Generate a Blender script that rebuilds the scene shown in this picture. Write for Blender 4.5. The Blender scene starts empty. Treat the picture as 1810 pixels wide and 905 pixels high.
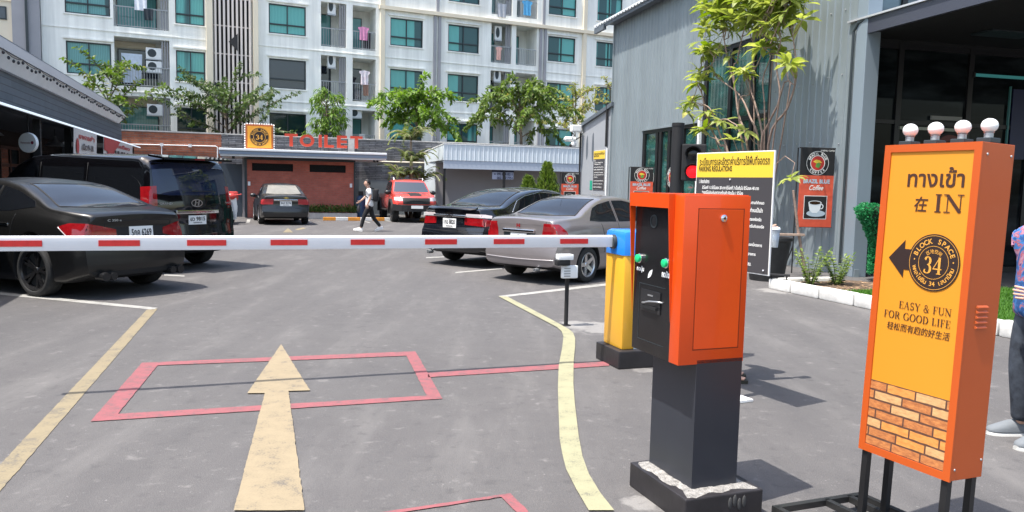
import bpy, bmesh, math, random
from mathutils import Vector, Matrix
from mathutils.bvhtree import BVHTree
PI = math.pi
rad = math.radians
S = bpy.context.scene
COL = S.collection
# ------------------------------------------------------------------ camera
cam_d = bpy.data.cameras.new('camera')
cam = bpy.data.objects.new('camera', cam_d)
COL.objects.link(cam)
PITCH = math.atan(127 / 1380.0)
ROLL = rad(1.25)
_r0 = Vector((1, 0, 0)); _u0 = Vector((0, math.sin(PITCH), math.cos(PITCH)))
_f = Vector((0, math.cos(PITCH), -math.sin(PITCH)))
_r = _r0 * math.cos(ROLL) + _u0 * math.sin(ROLL)
_u = _u0 * math.cos(ROLL) - _r0 * math.sin(ROLL)
M4 = Matrix.Identity(4)
for i in range(3):
    M4[i][0] = _r[i]; M4[i][1] = _u[i]; M4[i][2] = -_f[i]
M4[2][3] = 1.65
cam.matrix_world = M4
cam_d.sensor_width = 36.0
cam_d.lens = 1380 / 1810 * 36.0
cam_d.clip_end = 600
cam_d.clip_start = 0.05
S.camera = cam
# ------------------------------------------------------------------ world, sun, exposure
SUNV = Vector((-0.33, -0.205, 1.0)).normalized()      # towards the sun
ELEV = math.asin(SUNV.z)
AZ = math.atan2(SUNV.x, SUNV.y)
wd = bpy.data.worlds.new('World'); S.world = wd; wd.use_nodes = True
nt = wd.node_tree
sky = nt.nodes.new('ShaderNodeTexSky'); sky.sky_type = 'NISHITA'; sky.sun_disc = False
sky.sun_elevation = ELEV; sky.sun_rotation = AZ
sky.air_density = 1.3; sky.dust_density = 3.0; sky.ozone_density = 1.0
bg = nt.nodes['Background']; bg.inputs['Strength'].default_value = 0.15
nt.links.new(sky.outputs[0], bg.inputs[0])
sd = bpy.data.lights.new('sun', 'SUN'); sd.energy = 3.6; sd.angle = rad(0.5); sd.color = (1.0, 0.95, 0.88)
sun = bpy.data.objects.new('sun', sd); COL.objects.link(sun)
sun.rotation_euler = (-SUNV).to_track_quat('-Z', 'Y').to_euler()
S.view_settings.view_transform = 'Standard'; S.view_settings.look = 'None'
S.view_settings.gamma = 1; S.view_settings.exposure = 1.12
S.view_settings.use_curve_mapping = False
S.render.engine = 'CYCLES'
S.cycles.max_bounces = 6; S.cycles.diffuse_bounces = 3; S.cycles.glossy_bounces = 3
S.cycles.transparent_max_bounces = 8

# ------------------------------------------------------------------ helpers
def new_obj(name, me, parent=None):
    o = bpy.data.objects.new(name, me); COL.objects.link(o)
    if parent: o.parent = parent
    return o
def tag(o, label=None, cat=None, group=None, kind=None):
    if label: o['label'] = label
    if cat: o['category'] = cat
    if group: o['group'] = group
    if kind: o['kind'] = kind
    return o
def thing(name, label, cat, loc=(0, 0, 0), rz=0.0, group=None):
    o = bpy.data.objects.new(name, None); COL.objects.link(o)
    o.empty_display_size = .2
    o.location = loc; o.rotation_euler = (0, 0, rz)
    return tag(o, label, cat, group)
def kids(o): return [c for c in bpy.data.objects if c.parent == o]
def copy_tree(o, parent=None):
    c = o.copy(); COL.objects.link(c)
    if parent: c.parent = parent
    for ch in kids(o): copy_tree(ch, c)
    return c

class MB:
    """collects simple shapes into one mesh"""
    def __init__(s): s.bm = bmesh.new()
    def poly(s, pts):
        vs = [s.bm.verts.new(p) for p in pts]
        try: return s.bm.faces.new(vs)
        except ValueError: return None
    def box(s, x0, x1, y0, y1, z0, z1, bev=0.0, M=None):
        bm = bmesh.new()
        bmesh.ops.create_cube(bm, size=1)
        bmesh.ops.scale(bm, vec=(x1 - x0, y1 - y0, z1 - z0), verts=bm.verts)
        bmesh.ops.translate(bm, vec=((x0 + x1) / 2, (y0 + y1) / 2, (z0 + z1) / 2), verts=bm.verts)
        if bev > 0:
            bmesh.ops.bevel(bm, geom=list(bm.edges), offset=bev, segments=2, affect='EDGES', profile=.6)
        return s.join(bm, M)
    def join(s, bm, M=None):
        if M is not None: bmesh.ops.transform(bm, matrix=M, verts=bm.verts)
        mp = {v: s.bm.verts.new(v.co) for v in bm.verts}
        for f in bm.faces:
            try: s.bm.faces.new([mp[v] for v in f.verts])
            except ValueError: pass
        bm.free(); return s
    def prism(s, pts, off):
        """closed solid: polygon pts (3-D) extruded by off"""
        off = Vector(off); a = [Vector(p) for p in pts]
        v0 = [s.bm.verts.new(p) for p in a]; v1 = [s.bm.verts.new(p + off) for p in a]
        n = len(a)
        s.bm.faces.new(v0[::-1]); s.bm.faces.new(v1)
        for i in range(n): s.bm.faces.new((v0[i], v0[(i + 1) % n], v1[(i + 1) % n], v1[i]))
        return s
    def tube(s, pts, r, n=8, cap=True):
        pts = [Vector(p) for p in pts]
        rr = r if isinstance(r, (list, tuple)) else [r] * len(pts)
        rings = []; up = None
        for i, p in enumerate(pts):
            d = (pts[min(i + 1, len(pts) - 1)] - pts[max(i - 1, 0)])
            if d.length < 1e-9: d = Vector((0, 0, 1))
            d.normalize()
            if up is None:
                up = Vector((0, 0, 1)) if abs(d.z) < .9 else Vector((1, 0, 0))
            a = d.cross(up)
            if a.length < 1e-6: a = d.orthogonal()
            a.normalize(); b = a.cross(d).normalized(); up = b
            rings.append([s.bm.verts.new(p + (a * math.cos(2 * PI * k / n) + b * math.sin(2 * PI * k / n)) * rr[i]) for k in range(n)])
        for i in range(len(rings) - 1):
            for k in range(n):
                s.bm.faces.new((rings[i][k], rings[i][(k + 1) % n], rings[i + 1][(k + 1) % n], rings[i + 1][k]))
        if cap:
            s.bm.faces.new(rings[0][::-1]); s.bm.faces.new(rings[-1])
        return s
    def lathe(s, prof, c=(0, 0, 0), axis='Z', n=24):
        """prof: (radius, height) pairs"""
        c = Vector(c); rings = []
        for r, h in prof:
            ring = []
            for k in range(n):
                a = 2 * PI * k / n; p, q = r * math.cos(a), r * math.sin(a)
                v = {'Z': (p, q, h), 'Y': (p, h, q), 'X': (h, p, q)}[axis]
                ring.append(s.bm.verts.new(c + Vector(v)))
            rings.append(ring)
        for i in range(len(rings) - 1):
            for k in range(n):
                s.bm.faces.new((rings[i][k], rings[i][(k + 1) % n], rings[i + 1][(k + 1) % n], rings[i + 1][k]))
        if prof[0][0] > 1e-6: s.bm.faces.new(rings[0][::-1])
        if prof[-1][0] > 1e-6: s.bm.faces.new(rings[-1])
        return s
    def ball(s, c, r, sc=(1, 1, 1), u=16, v=10):
        bm = bmesh.new()
        bmesh.ops.create_uvsphere(bm, u_segments=u, v_segments=v, radius=r)
        bmesh.ops.scale(bm, vec=sc, verts=bm.verts)
        bmesh.ops.translate(bm, vec=c, verts=bm.verts)
        return s.join(bm)
    def build(s, name, m, parent=None, smooth=None, fix=True):
        if fix: bmesh.ops.recalc_face_normals(s.bm, faces=s.bm.faces)
        me = bpy.data.meshes.new(name); s.bm.to_mesh(me); s.bm.free()
        for mm in (m if isinstance(m, (list, tuple)) else [m]): me.materials.append(mm)
        if smooth is not None:
            for p in me.polygons: p.use_smooth = True
            if smooth < 180: me.set_sharp_from_angle(angle=rad(smooth))
        return new_obj(name, me, parent)

# ------------------------------------------------------------------ materials
def mat(name, col, rough=.5, metal=0.0, spec=.5, var=None, bump=None, coat=0.0, emit=None, es=1.0, alpha=None, trans=0.0, ior=1.45, sheen=0):
    m = bpy.data.materials.new(name); m.use_nodes = True
    t = m.node_tree; b = t.nodes['Principled BSDF']
    c4 = (*col, 1)
    b.inputs['Base Color'].default_value = c4
    b.inputs['Roughness'].default_value = rough; b.inputs['Metallic'].default_value = metal
    b.inputs['Specular IOR Level'].default_value = spec
    b.inputs['Coat Weight'].default_value = coat; b.inputs['Coat Roughness'].default_value = .03
    b.inputs['IOR'].default_value = ior
    if trans: b.inputs['Transmission Weight'].default_value = trans
    if emit:
        b.inputs['Emission Color'].default_value = (*emit, 1); b.inputs['Emission Strength'].default_value = es
    if var or bump:
        tc = t.nodes.new('ShaderNodeTexCoord')
    if var:
        sc, amt = var[0], var[1]
        n = t.nodes.new('ShaderNodeTexNoise'); n.inputs['Scale'].default_value = sc
        n.inputs['Detail'].default_value = 6; n.inputs['Roughness'].default_value = .65
        t.links.new(tc.outputs['Object'], n.inputs['Vector'])
        r = t.nodes.new('ShaderNodeValToRGB')
        r.color_ramp.elements[0].position = .3; r.color_ramp.elements[1].position = .7
        c2 = var[2] if len(var) > 2 else tuple(min(1, c * (1 + amt)) for c in col)
        c1 = tuple(c * (1 - amt) for c in col)
        r.color_ramp.elements[0].color = (*c1, 1); r.color_ramp.elements[1].color = (*c2, 1)
        t.links.new(n.outputs[0], r.inputs[0]); t.links.new(r.outputs[0], b.inputs['Base Color'])
    if bump:
        n2 = t.nodes.new('ShaderNodeTexNoise'); n2.inputs['Scale'].default_value = bump[0]; n2.inputs['Detail'].default_value = 4
        t.links.new(tc.outputs['Object'], n2.inputs['Vector'])
        bp = t.nodes.new('ShaderNodeBump'); bp.inputs['Strength'].default_value = bump[1]; bp.inputs['Distance'].default_value = bump[2] if len(bump) > 2 else .01
        t.links.new(n2.outputs[0], bp.inputs['Height']); t.links.new(bp.outputs[0], b.inputs['Normal'])
    return m
def streaks(m, sc=(2.2, 2.2, .12), lo=.84, hi=1.04, f0=.38, f1=.62):
    """rain streaks and grime running down a wall"""
    t = m.node_tree; b = t.nodes['Principled BSDF']; tc = t.nodes.new('ShaderNodeTexCoord'); mp = t.nodes.new('ShaderNodeMapping'); mp.inputs['Scale'].default_value = sc
    n = t.nodes.new('ShaderNodeTexNoise'); n.inputs['Scale'].default_value = 1; n.inputs['Detail'].default_value = 8; n.inputs['Roughness'].default_value = .65
    t.links.new(tc.outputs['Object'], mp.inputs[0]); t.links.new(mp.outputs[0], n.inputs['Vector'])
    r = t.nodes.new('ShaderNodeMapRange'); r.inputs[1].default_value = f0; r.inputs[2].default_value = f1; r.inputs[3].default_value = lo; r.inputs[4].default_value = hi; t.links.new(n.outputs[0], r.inputs[0])
    mx = t.nodes.new('ShaderNodeMix'); mx.data_type = 'RGBA'; mx.blend_type = 'MULTIPLY'; mx.inputs[0].default_value = 1; t.links.new(r.outputs[0], mx.inputs[7])
    l = b.inputs['Base Color'].links
    if l: t.links.new(l[0].from_socket, mx.inputs[6])
    else: mx.inputs[6].default_value = b.inputs['Base Color'].default_value
    t.links.new(mx.outputs[2], b.inputs['Base Color']); return m
def bsdf(m): return m.node_tree.nodes['Principled BSDF']
def wall_vec(t):
    """(x+y, z) of the object's own frame, for upright walls"""
    tc = t.nodes.new('ShaderNodeTexCoord'); sp = t.nodes.new('ShaderNodeSeparateXYZ'); t.links.new(tc.outputs['Object'], sp.inputs[0])
    ad = t.nodes.new('ShaderNodeMath'); t.links.new(sp.outputs[0], ad.inputs[0]); t.links.new(sp.outputs[1], ad.inputs[1])
    cb = t.nodes.new('ShaderNodeCombineXYZ'); t.links.new(ad.outputs[0], cb.inputs[0]); t.links.new(sp.outputs[2], cb.inputs[1])
    return cb.outputs[0]
def brick(name, c1, c2, mortar, w=.3, h=.08, ms=.012, rough=.85, bumpd=.01, var=.3):
    m = bpy.data.materials.new(name); m.use_nodes = True; t = m.node_tree; b = t.nodes['Principled BSDF']
    v = wall_vec(t)
    br = t.nodes.new('ShaderNodeTexBrick'); t.links.new(v, br.inputs['Vector'])
    br.inputs['Color1'].default_value = (*c1, 1); br.inputs['Color2'].default_value = (*c2, 1); br.inputs['Mortar'].default_value = (*mortar, 1)
    br.inputs['Scale'].default_value = 1; br.inputs['Brick Width'].default_value = w; br.inputs['Row Height'].default_value = h
    br.inputs['Mortar Size'].default_value = ms; br.inputs['Mortar Smooth'].default_value = .2; br.inputs['Bias'].default_value = 0
    n = t.nodes.new('ShaderNodeTexNoise'); n.inputs['Scale'].default_value = 2.3; n.inputs['Detail'].default_value = 8; n.inputs['Roughness'].default_value = .7
    t.links.new(v, n.inputs['Vector'])
    mx = t.nodes.new('ShaderNodeMix'); mx.data_type = 'RGBA'; mx.blend_type = 'MULTIPLY'; mx.inputs[0].default_value = 1
    mr = t.nodes.new('ShaderNodeMapRange'); mr.inputs[1].default_value = .3; mr.inputs[2].default_value = .7; mr.inputs[3].default_value = 1 - var; mr.inputs[4].default_value = 1 + var
    t.links.new(n.outputs[0], mr.inputs[0]); t.links.new(br.outputs['Color'], mx.inputs[6]); t.links.new(mr.outputs[0], mx.inputs[7])
    t.links.new(mx.outputs[2], b.inputs['Base Color'])
    bp = t.nodes.new('ShaderNodeBump'); bp.inputs['Strength'].default_value = .6; bp.inputs['Distance'].default_value = bumpd; bp.invert = True
    t.links.new(br.outputs['Fac'], bp.inputs['Height']); t.links.new(bp.outputs[0], b.inputs['Normal'])
    b.inputs['Roughness'].default_value = rough
    return m
def leaf_mat(name, c_lo, c_hi, trans=.35, c_old=None):
    m = bpy.data.materials.new(name); m.use_nodes = True; t = m.node_tree; b = t.nodes['Principled BSDF']
    g = t.nodes.new('ShaderNodeNewGeometry'); r = t.nodes.new('ShaderNodeValToRGB')
    r.color_ramp.elements[0].color = (*c_lo, 1); r.color_ramp.elements[1].color = (*c_hi, 1)
    if c_old:
        e = r.color_ramp.elements.new(.93); e.color = (*c_hi, 1); r.color_ramp.elements[2].color = (*c_old, 1)
    t.links.new(g.outputs['Random Per Island'], r.inputs[0]); t.links.new(r.outputs[0], b.inputs['Base Color'])
    b.inputs['Roughness'].default_value = .45; b.inputs['Specular IOR Level'].default_value = .4
    tl = t.nodes.new('ShaderNodeBsdfTranslucent'); hs = t.nodes.new('ShaderNodeHueSaturation'); hs.inputs['Value'].default_value = 1.6; hs.inputs['Saturation'].default_value = 1.15
    t.links.new(r.outputs[0], hs.inputs['Color']); t.links.new(hs.outputs[0], tl.inputs[0])
    mx = t.nodes.new('ShaderNodeMixShader'); mx.inputs[0].default_value = trans
    t.links.new(b.outputs[0], mx.inputs[1]); t.links.new(tl.outputs[0], mx.inputs[2])
    t.links.new(mx.outputs[0], t.nodes['Material Output'].inputs['Surface'])
    return m

def paint_ground(name, col, wear=.45, scale=6.0, asphalt=(.075, .072, .072)):
    """road paint worn through to the asphalt in patches"""
    m = bpy.data.materials.new(name); m.use_nodes = True; t = m.node_tree; b = t.nodes['Principled BSDF']
    tc = t.nodes.new('ShaderNodeTexCoord')
    n = t.nodes.new('ShaderNodeTexNoise'); n.inputs['Scale'].default_value = scale; n.inputs['Detail'].default_value = 9; n.inputs['Roughness'].default_value = .75
    n2 = t.nodes.new('ShaderNodeTexNoise'); n2.inputs['Scale'].default_value = 90; n2.inputs['Detail'].default_value = 3
    t.links.new(tc.outputs['Object'], n.inputs['Vector']); t.links.new(tc.outputs['Object'], n2.inputs['Vector'])
    ad = t.nodes.new('ShaderNodeMath'); ad.operation = 'MULTIPLY_ADD'; ad.inputs[1].default_value = .45
    t.links.new(n2.outputs[0], ad.inputs[0]); t.links.new(n.outputs[0], ad.inputs[2])
    r = t.nodes.new('ShaderNodeValToRGB')
    a = [asphalt[i] * .75 + col[i] * .25 for i in range(3)]
    r.color_ramp.elements[0].position = .56; r.color_ramp.elements[0].color = (*a, 1)
    r.color_ramp.elements[1].position = .56 + wear; r.color_ramp.elements[1].color = (*[c * 1.06 for c in col], 1)
    e = r.color_ramp.elements.new(.56 + wear * .35); e.color = (*[c * .92 for c in col], 1)
    t.links.new(ad.outputs[0], r.inputs[0]); t.links.new(r.outputs[0], b.inputs['Base Color'])
    b.inputs['Roughness'].default_value = .75
    return m

# ------------------------------------------------------------------ lettering
def text_mesh(body, size=1.0, align='CENTER', offset=0.0, ext=.02, shear=0.0, res=3, spacing=1.0):
    c = bpy.data.curves.new('lettering_curve', 'FONT'); c.body = body; c.size = size
    c.align_x = align; c.align_y = 'CENTER'; c.offset = offset; c.extrude = ext; c.resolution_u = res; c.shear = shear
    c.space_character = spacing
    o = bpy.data.objects.new('lettering_curve', c); COL.objects.link(o)
    dg = bpy.context.evaluated_depsgraph_get(); dg.update()
    me = bpy.data.meshes.new_from_object(o.evaluated_get(dg))
    bpy.data.objects.remove(o); bpy.data.curves.remove(c)
    return me
def add_mesh(mb, me, M, free=True):
    bm = bmesh.new(); bm.from_mesh(me); mb.join(bm, M)
    if free: bpy.data.meshes.remove(me)
def frame(o, xd, yd):
    xd = Vector(xd).normalized(); yd = Vector(yd); yd = (yd - xd * yd.dot(xd)).normalized(); n = xd.cross(yd)
    M = Matrix.Identity(4)
    for i in range(3): M[i][0] = xd[i]; M[i][1] = yd[i]; M[i][2] = n[i]; M[i][3] = o[i]
    return M
def write(mb, body, w, h, F, x, y, bold=0.0, align='CENTER', ext=.002, rot=0.0, shear=0.0):
    """text fitted into a w x h box centred (or left-aligned) at (x, y) of frame F; h None keeps proportion"""
    me = text_mesh(body, 1.0, 'CENTER', bold, 0.0, shear)
    if not me.vertices: return
    xs = [v.co.x for v in me.vertices]; ys = [v.co.y for v in me.vertices]
    W = max(xs) - min(xs); Hh = max(ys) - min(ys)
    if w is None: sy = h / Hh; sx = sy
    else:
        sx = w / W; sy = h / Hh if h else sx
    cx = (max(xs) + min(xs)) / 2; cy = (max(ys) + min(ys)) / 2
    if align == 'LEFT': cx = min(xs)
    M = F @ Matrix.Translation((x, y, ext)) @ Matrix.Rotation(rot, 4, 'Z') @ Matrix.Diagonal((sx, sy, 1, 1)) @ Matrix.Translation((-cx, -cy, 0))
    add_mesh(mb, me, M)
def clusters(s):
    out = []
    for ch in s:
        if out and (0x0e31 == ord(ch) or 0x0e34 <= ord(ch) <= 0x0e3a or 0x0e47 <= ord(ch) <= 0x0e4e): out[-1] += ch
        else: out.append(ch)
    return out
def arc_text(mb, s, F, cx, cy, R, h, a0, a1, outward=True, bold=.02, ext=.002):
    """letters along an arc from angle a0 to a1 (degrees)"""
    cl = clusters(s); n = len(cl)
    for i, ch in enumerate(cl):
        if ch == ' ': continue
        a = rad(a0 + (a1 - a0) * (i / (n - 1)))
        me = text_mesh(ch, 1.0, 'CENTER', bold, 0.0)
        xs = [v.co.x for v in me.vertices]; c0 = (max(xs) + min(xs)) / 2
        k = h / .72
        rot = a - PI / 2 if outward else a + PI / 2
        M = F @ Matrix.Translation((cx + R * math.cos(a), cy + R * math.sin(a), ext)) @ Matrix.Rotation(rot, 4, 'Z') @ Matrix.Diagonal((k, k, 1, 1)) @ Matrix.Translation((-c0, -.02, 0))
        add_mesh(mb, me, M)
# a small high-contrast serif alphabet: thick and thin strokes with slab serifs
T_, N_ = .16, .05
def _arc(cx, cy, rx, ry, a0, a1, n=18): return [(cx + rx * math.cos(rad(a0 + (a1 - a0) * i / n)), cy + ry * math.sin(rad(a0 + (a1 - a0) * i / n))) for i in range(n + 1)]
def _ser(x, y, w=.3): return ([(x - w / 2, y), (x + w / 2, y)], N_)
SERIF = {
 'I': (.42, [([(.21, 0), (.21, 1)], T_), _ser(.21, .02), _ser(.21, .98)]),
 'N': (.9, [([(.16, 0), (.16, 1)], N_), ([(.14, .97), (.76, .03)], T_), ([(.76, 0), (.76, 1)], N_), _ser(.16, .02), _ser(.1, .98, .24), _ser(.76, .98)]),
 'E': (.7, [([(.18, 0), (.18, 1)], T_), ([(.04, .98), (.62, .98)], N_), ([(.04, .02), (.64, .02)], N_), ([(.18, .52), (.48, .52)], N_), ([(.61, .98), (.61, .76)], .06), ([(.63, .02), (.63, .27)], .06), ([(.47, .4), (.47, .64)], .05)]),
 'F': (.66, [([(.18, 0), (.18, 1)], T_), ([(.04, .98), (.6, .98)], N_), ([(.18, .5), (.46, .5)], N_), _ser(.18, .02), ([(.59, .98), (.59, .74)], .06), ([(.45, .38), (.45, .62)], .05)]),
 'L': (.66, [([(.18, 0), (.18, 1)], T_), ([(.04, .02), (.6, .02)], N_), _ser(.18, .98), ([(.6, .02), (.6, .3)], .06)]),
 'A': (.84, [([(.1, 0), (.42, 1)], N_), ([(.42, 1), (.7, 0)], T_), ([(.22, .34), (.6, .34)], N_), _ser(.1, .02, .26), _ser(.7, .02)]),
 'Y': (.82, [([(.12, 1), (.42, .45)], T_), ([(.72, 1), (.42, .45)], N_), ([(.42, 0), (.42, .48)], T_), _ser(.42, .02), _ser(.12, .98), _ser(.72, .98, .24)]),
 'U': (.88, [([(.18, 1), (.18, .3)], T_), (_arc(.45, .3, .27, .28, 180, 360), .09), ([(.72, 1), (.72, .3)], N_), _ser(.18, .98), _ser(.72, .98, .26)]),
 'O': (.9, [(_arc(.45, .5, .36, .5, 0, 360, 30), 'O')]),
 'D': (.86, [([(.18, 0), (.18, 1)], T_), ([(.04, .98), (.4, .98)], N_), ([(.04, .02), (.4, .02)], N_), (_arc(.36, .5, .38, .48, 90, -90), 'O')]),
 'G': (.9, [(_arc(.46, .5, .37, .5, 48, 345, 26), 'O'), ([(.76, 0.06), (.76, .4)], T_ * .8), _ser(.76, .42, .3), ([(.73, .72), (.73, .96)], .05)]),
 'R': (.86, [([(.18, 0), (.18, 1)], T_), _ser(.18, .02), ([(.04, .98), (.4, .98)], N_), ([(.18, .5), (.4, .5)], N_), (_arc(.38, .74, .24, .24, 90, -90), 'O'), ([(.42, .5), (.72, .02)], T_), _ser(.76, .02, .14)]),
 'S': (.64, [(_arc(.32, .74, .22, .24, 30, 270, 16) , .1), (_arc(.32, .26, .23, .24, 90, -150, 16), .11), ([(.52, .72), (.52, .97)], .05), ([(.1, .03), (.1, .28)], .05)]),
 '&': (.9, [(_arc(.36, .78, .17, .2, -60, 240, 18), .08), (_arc(.34, .26, .26, .25, 120, 330, 18), .1), ([(.24, .66), (.74, .03)], T_ * .9), ([(.55, .14), (.76, .5)], N_), _ser(.74, .5, .2)]),
 '3': (.66, [(_arc(.32, .75, .2, .23, 150, -90, 18), 'O'), (_arc(.3, .27, .25, .26, 90, -150, 20), 'O'), ([(.12, .8), (.16, .86)], .14), ([(.08, .2), (.14, .15)], .15)]),
 '4': (.72, [([(.5, 0), (.5, 1)], T_), ([(.5, .98), (.05, .3)], N_), ([(.03, .3), (.7, .3)], N_ * 1.4), _ser(.5, .02, .34)]),
}
def serif(mb, s, w, h, F, x, y, ext=.002, align='C', thick=1.0, gap=.06):
    tot = 0
    for ch in s: tot += (.34 if ch == ' ' else SERIF[ch][0]) + gap
    k = w / tot; px = 0
    def q(p, wd):
        X = (x - w / 2) + (px + p[0]) * k; Y = y + (p[1] - .5) * h
        return Vector((X, Y, ext))
    for ch in s:
        if ch == ' ': px += .34 + gap; continue
        adv, strokes = SERIF[ch]
        for si, (pts, wd) in enumerate(strokes):
            L = []; R = []
            zz = ext + si * .0002
            for i, p in enumerate(pts):
                a = pts[max(0, i - 1)]; b = pts[min(len(pts) - 1, i + 1)]
                if wd == 'O' and len(pts) > 25 and pts[0] == pts[-1] or (wd == 'O' and abs(pts[0][0] - pts[-1][0]) + abs(pts[0][1] - pts[-1][1]) < 1e-6):
                    a = pts[i - 1] if i > 0 else pts[-2]; b = pts[i + 1] if i < len(pts) - 1 else pts[1]
                dx, dy = b[0] - a[0], b[1] - a[1]; l = math.hypot(dx, dy) or 1
                nx, ny = -dy / l, dx / l
                ww = (N_ + (T_ - N_) * abs(dy / l) ** 1.3) if wd == 'O' else wd
                ww *= thick
                asp = k / h
                L.append(F @ Vector(((x - w / 2) + (px + p[0] + nx * ww / 2) * k, y + (p[1] - .5 + ny * ww / 2 * (1 if abs(ny) < .7 else min(1.3, asp))) * h, zz)))
                R.append(F @ Vector(((x - w / 2) + (px + p[0] - nx * ww / 2) * k, y + (p[1] - .5 - ny * ww / 2 * (1 if abs(ny) < .7 else min(1.3, asp))) * h, zz)))
            for i in range(len(L) - 1): mb.poly((L[i], L[i + 1], R[i + 1], R[i]))
        px += adv + gap
def disc(mb, F, cx, cy, r0, r1, ext, n=40):
    for k in range(n):
        a, b = 2 * PI * k / n, 2 * PI * (k + 1) / n
        P = lambda r, t: F @ Vector((cx + r * math.cos(t), cy + r * math.sin(t), ext))
        if r0 <= 0: mb.poly((P(0, 0), P(r1, a), P(r1, b)))
        else: mb.poly((P(r0, a), P(r1, a), P(r1, b), P(r0, b)))
def flat(mb, F, pts, ext): mb.poly([F @ Vector((p[0], p[1], ext)) for p in pts])
def rect(mb, F, x0, x1, y0, y1, ext): flat(mb, F, ((x0, y0), (x1, y0), (x1, y1), (x0, y1)), ext)

# ------------------------------------------------------------------ shared materials
M = {}
M['white'] = mat('white_paint', (.78, .79, .78), .45, var=(3, .05))
M['facade'] = mat('facade_paint', (.88, .88, .825), .8, var=(.35, .05), bump=(30, .08))
streaks(M['facade'])
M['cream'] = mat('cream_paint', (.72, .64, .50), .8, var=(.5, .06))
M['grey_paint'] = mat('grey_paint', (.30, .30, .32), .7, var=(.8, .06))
M['black'] = mat('black_paint', (.014, .014, .015), .35, var=(8, .2))
M['matt_black'] = mat('matt_black', (.012, .012, .013), .7)
M['rubber'] = mat('tyre_rubber', (.022, .022, .022), .85, var=(20, .25))
M['chrome'] = mat('chrome', (.75, .75, .76), .12, 1.0)
M['alloy'] = mat('alloy', (.62, .62, .63), .3, .9)
M['dark_alloy'] = mat('dark_alloy', (.03, .03, .032), .25, .6)
M['frame'] = mat('dark_window_frame', (.03, .04, .045), .4)
M['steel'] = mat('galvanised_steel', (.42, .43, .44), .4, .7)
M['plate'] = mat('plate_white', (.78, .78, .76), .4)
M['ink'] = mat('plate_ink', (.02, .02, .025), .5)
M['skin'] = mat('skin', (.55, .33, .24), .5, var=(12, .07))
M['hair'] = mat('hair', (.01, .008, .007), .5, bump=(120, .6))
M['concrete'] = mat('concrete', (.40, .39, .37), .9, var=(3, .18), bump=(40, .3))
M['carglass'] = mat('tinted_glass', (.006, .007, .009), .03, spec=.6)
M['tail'] = mat('red_lens', (.25, .006, .009), .08, coat=.8, var=(14, .25))
M['lens'] = mat('clear_lens', (.62, .55, .55), .1, coat=.8)
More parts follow.
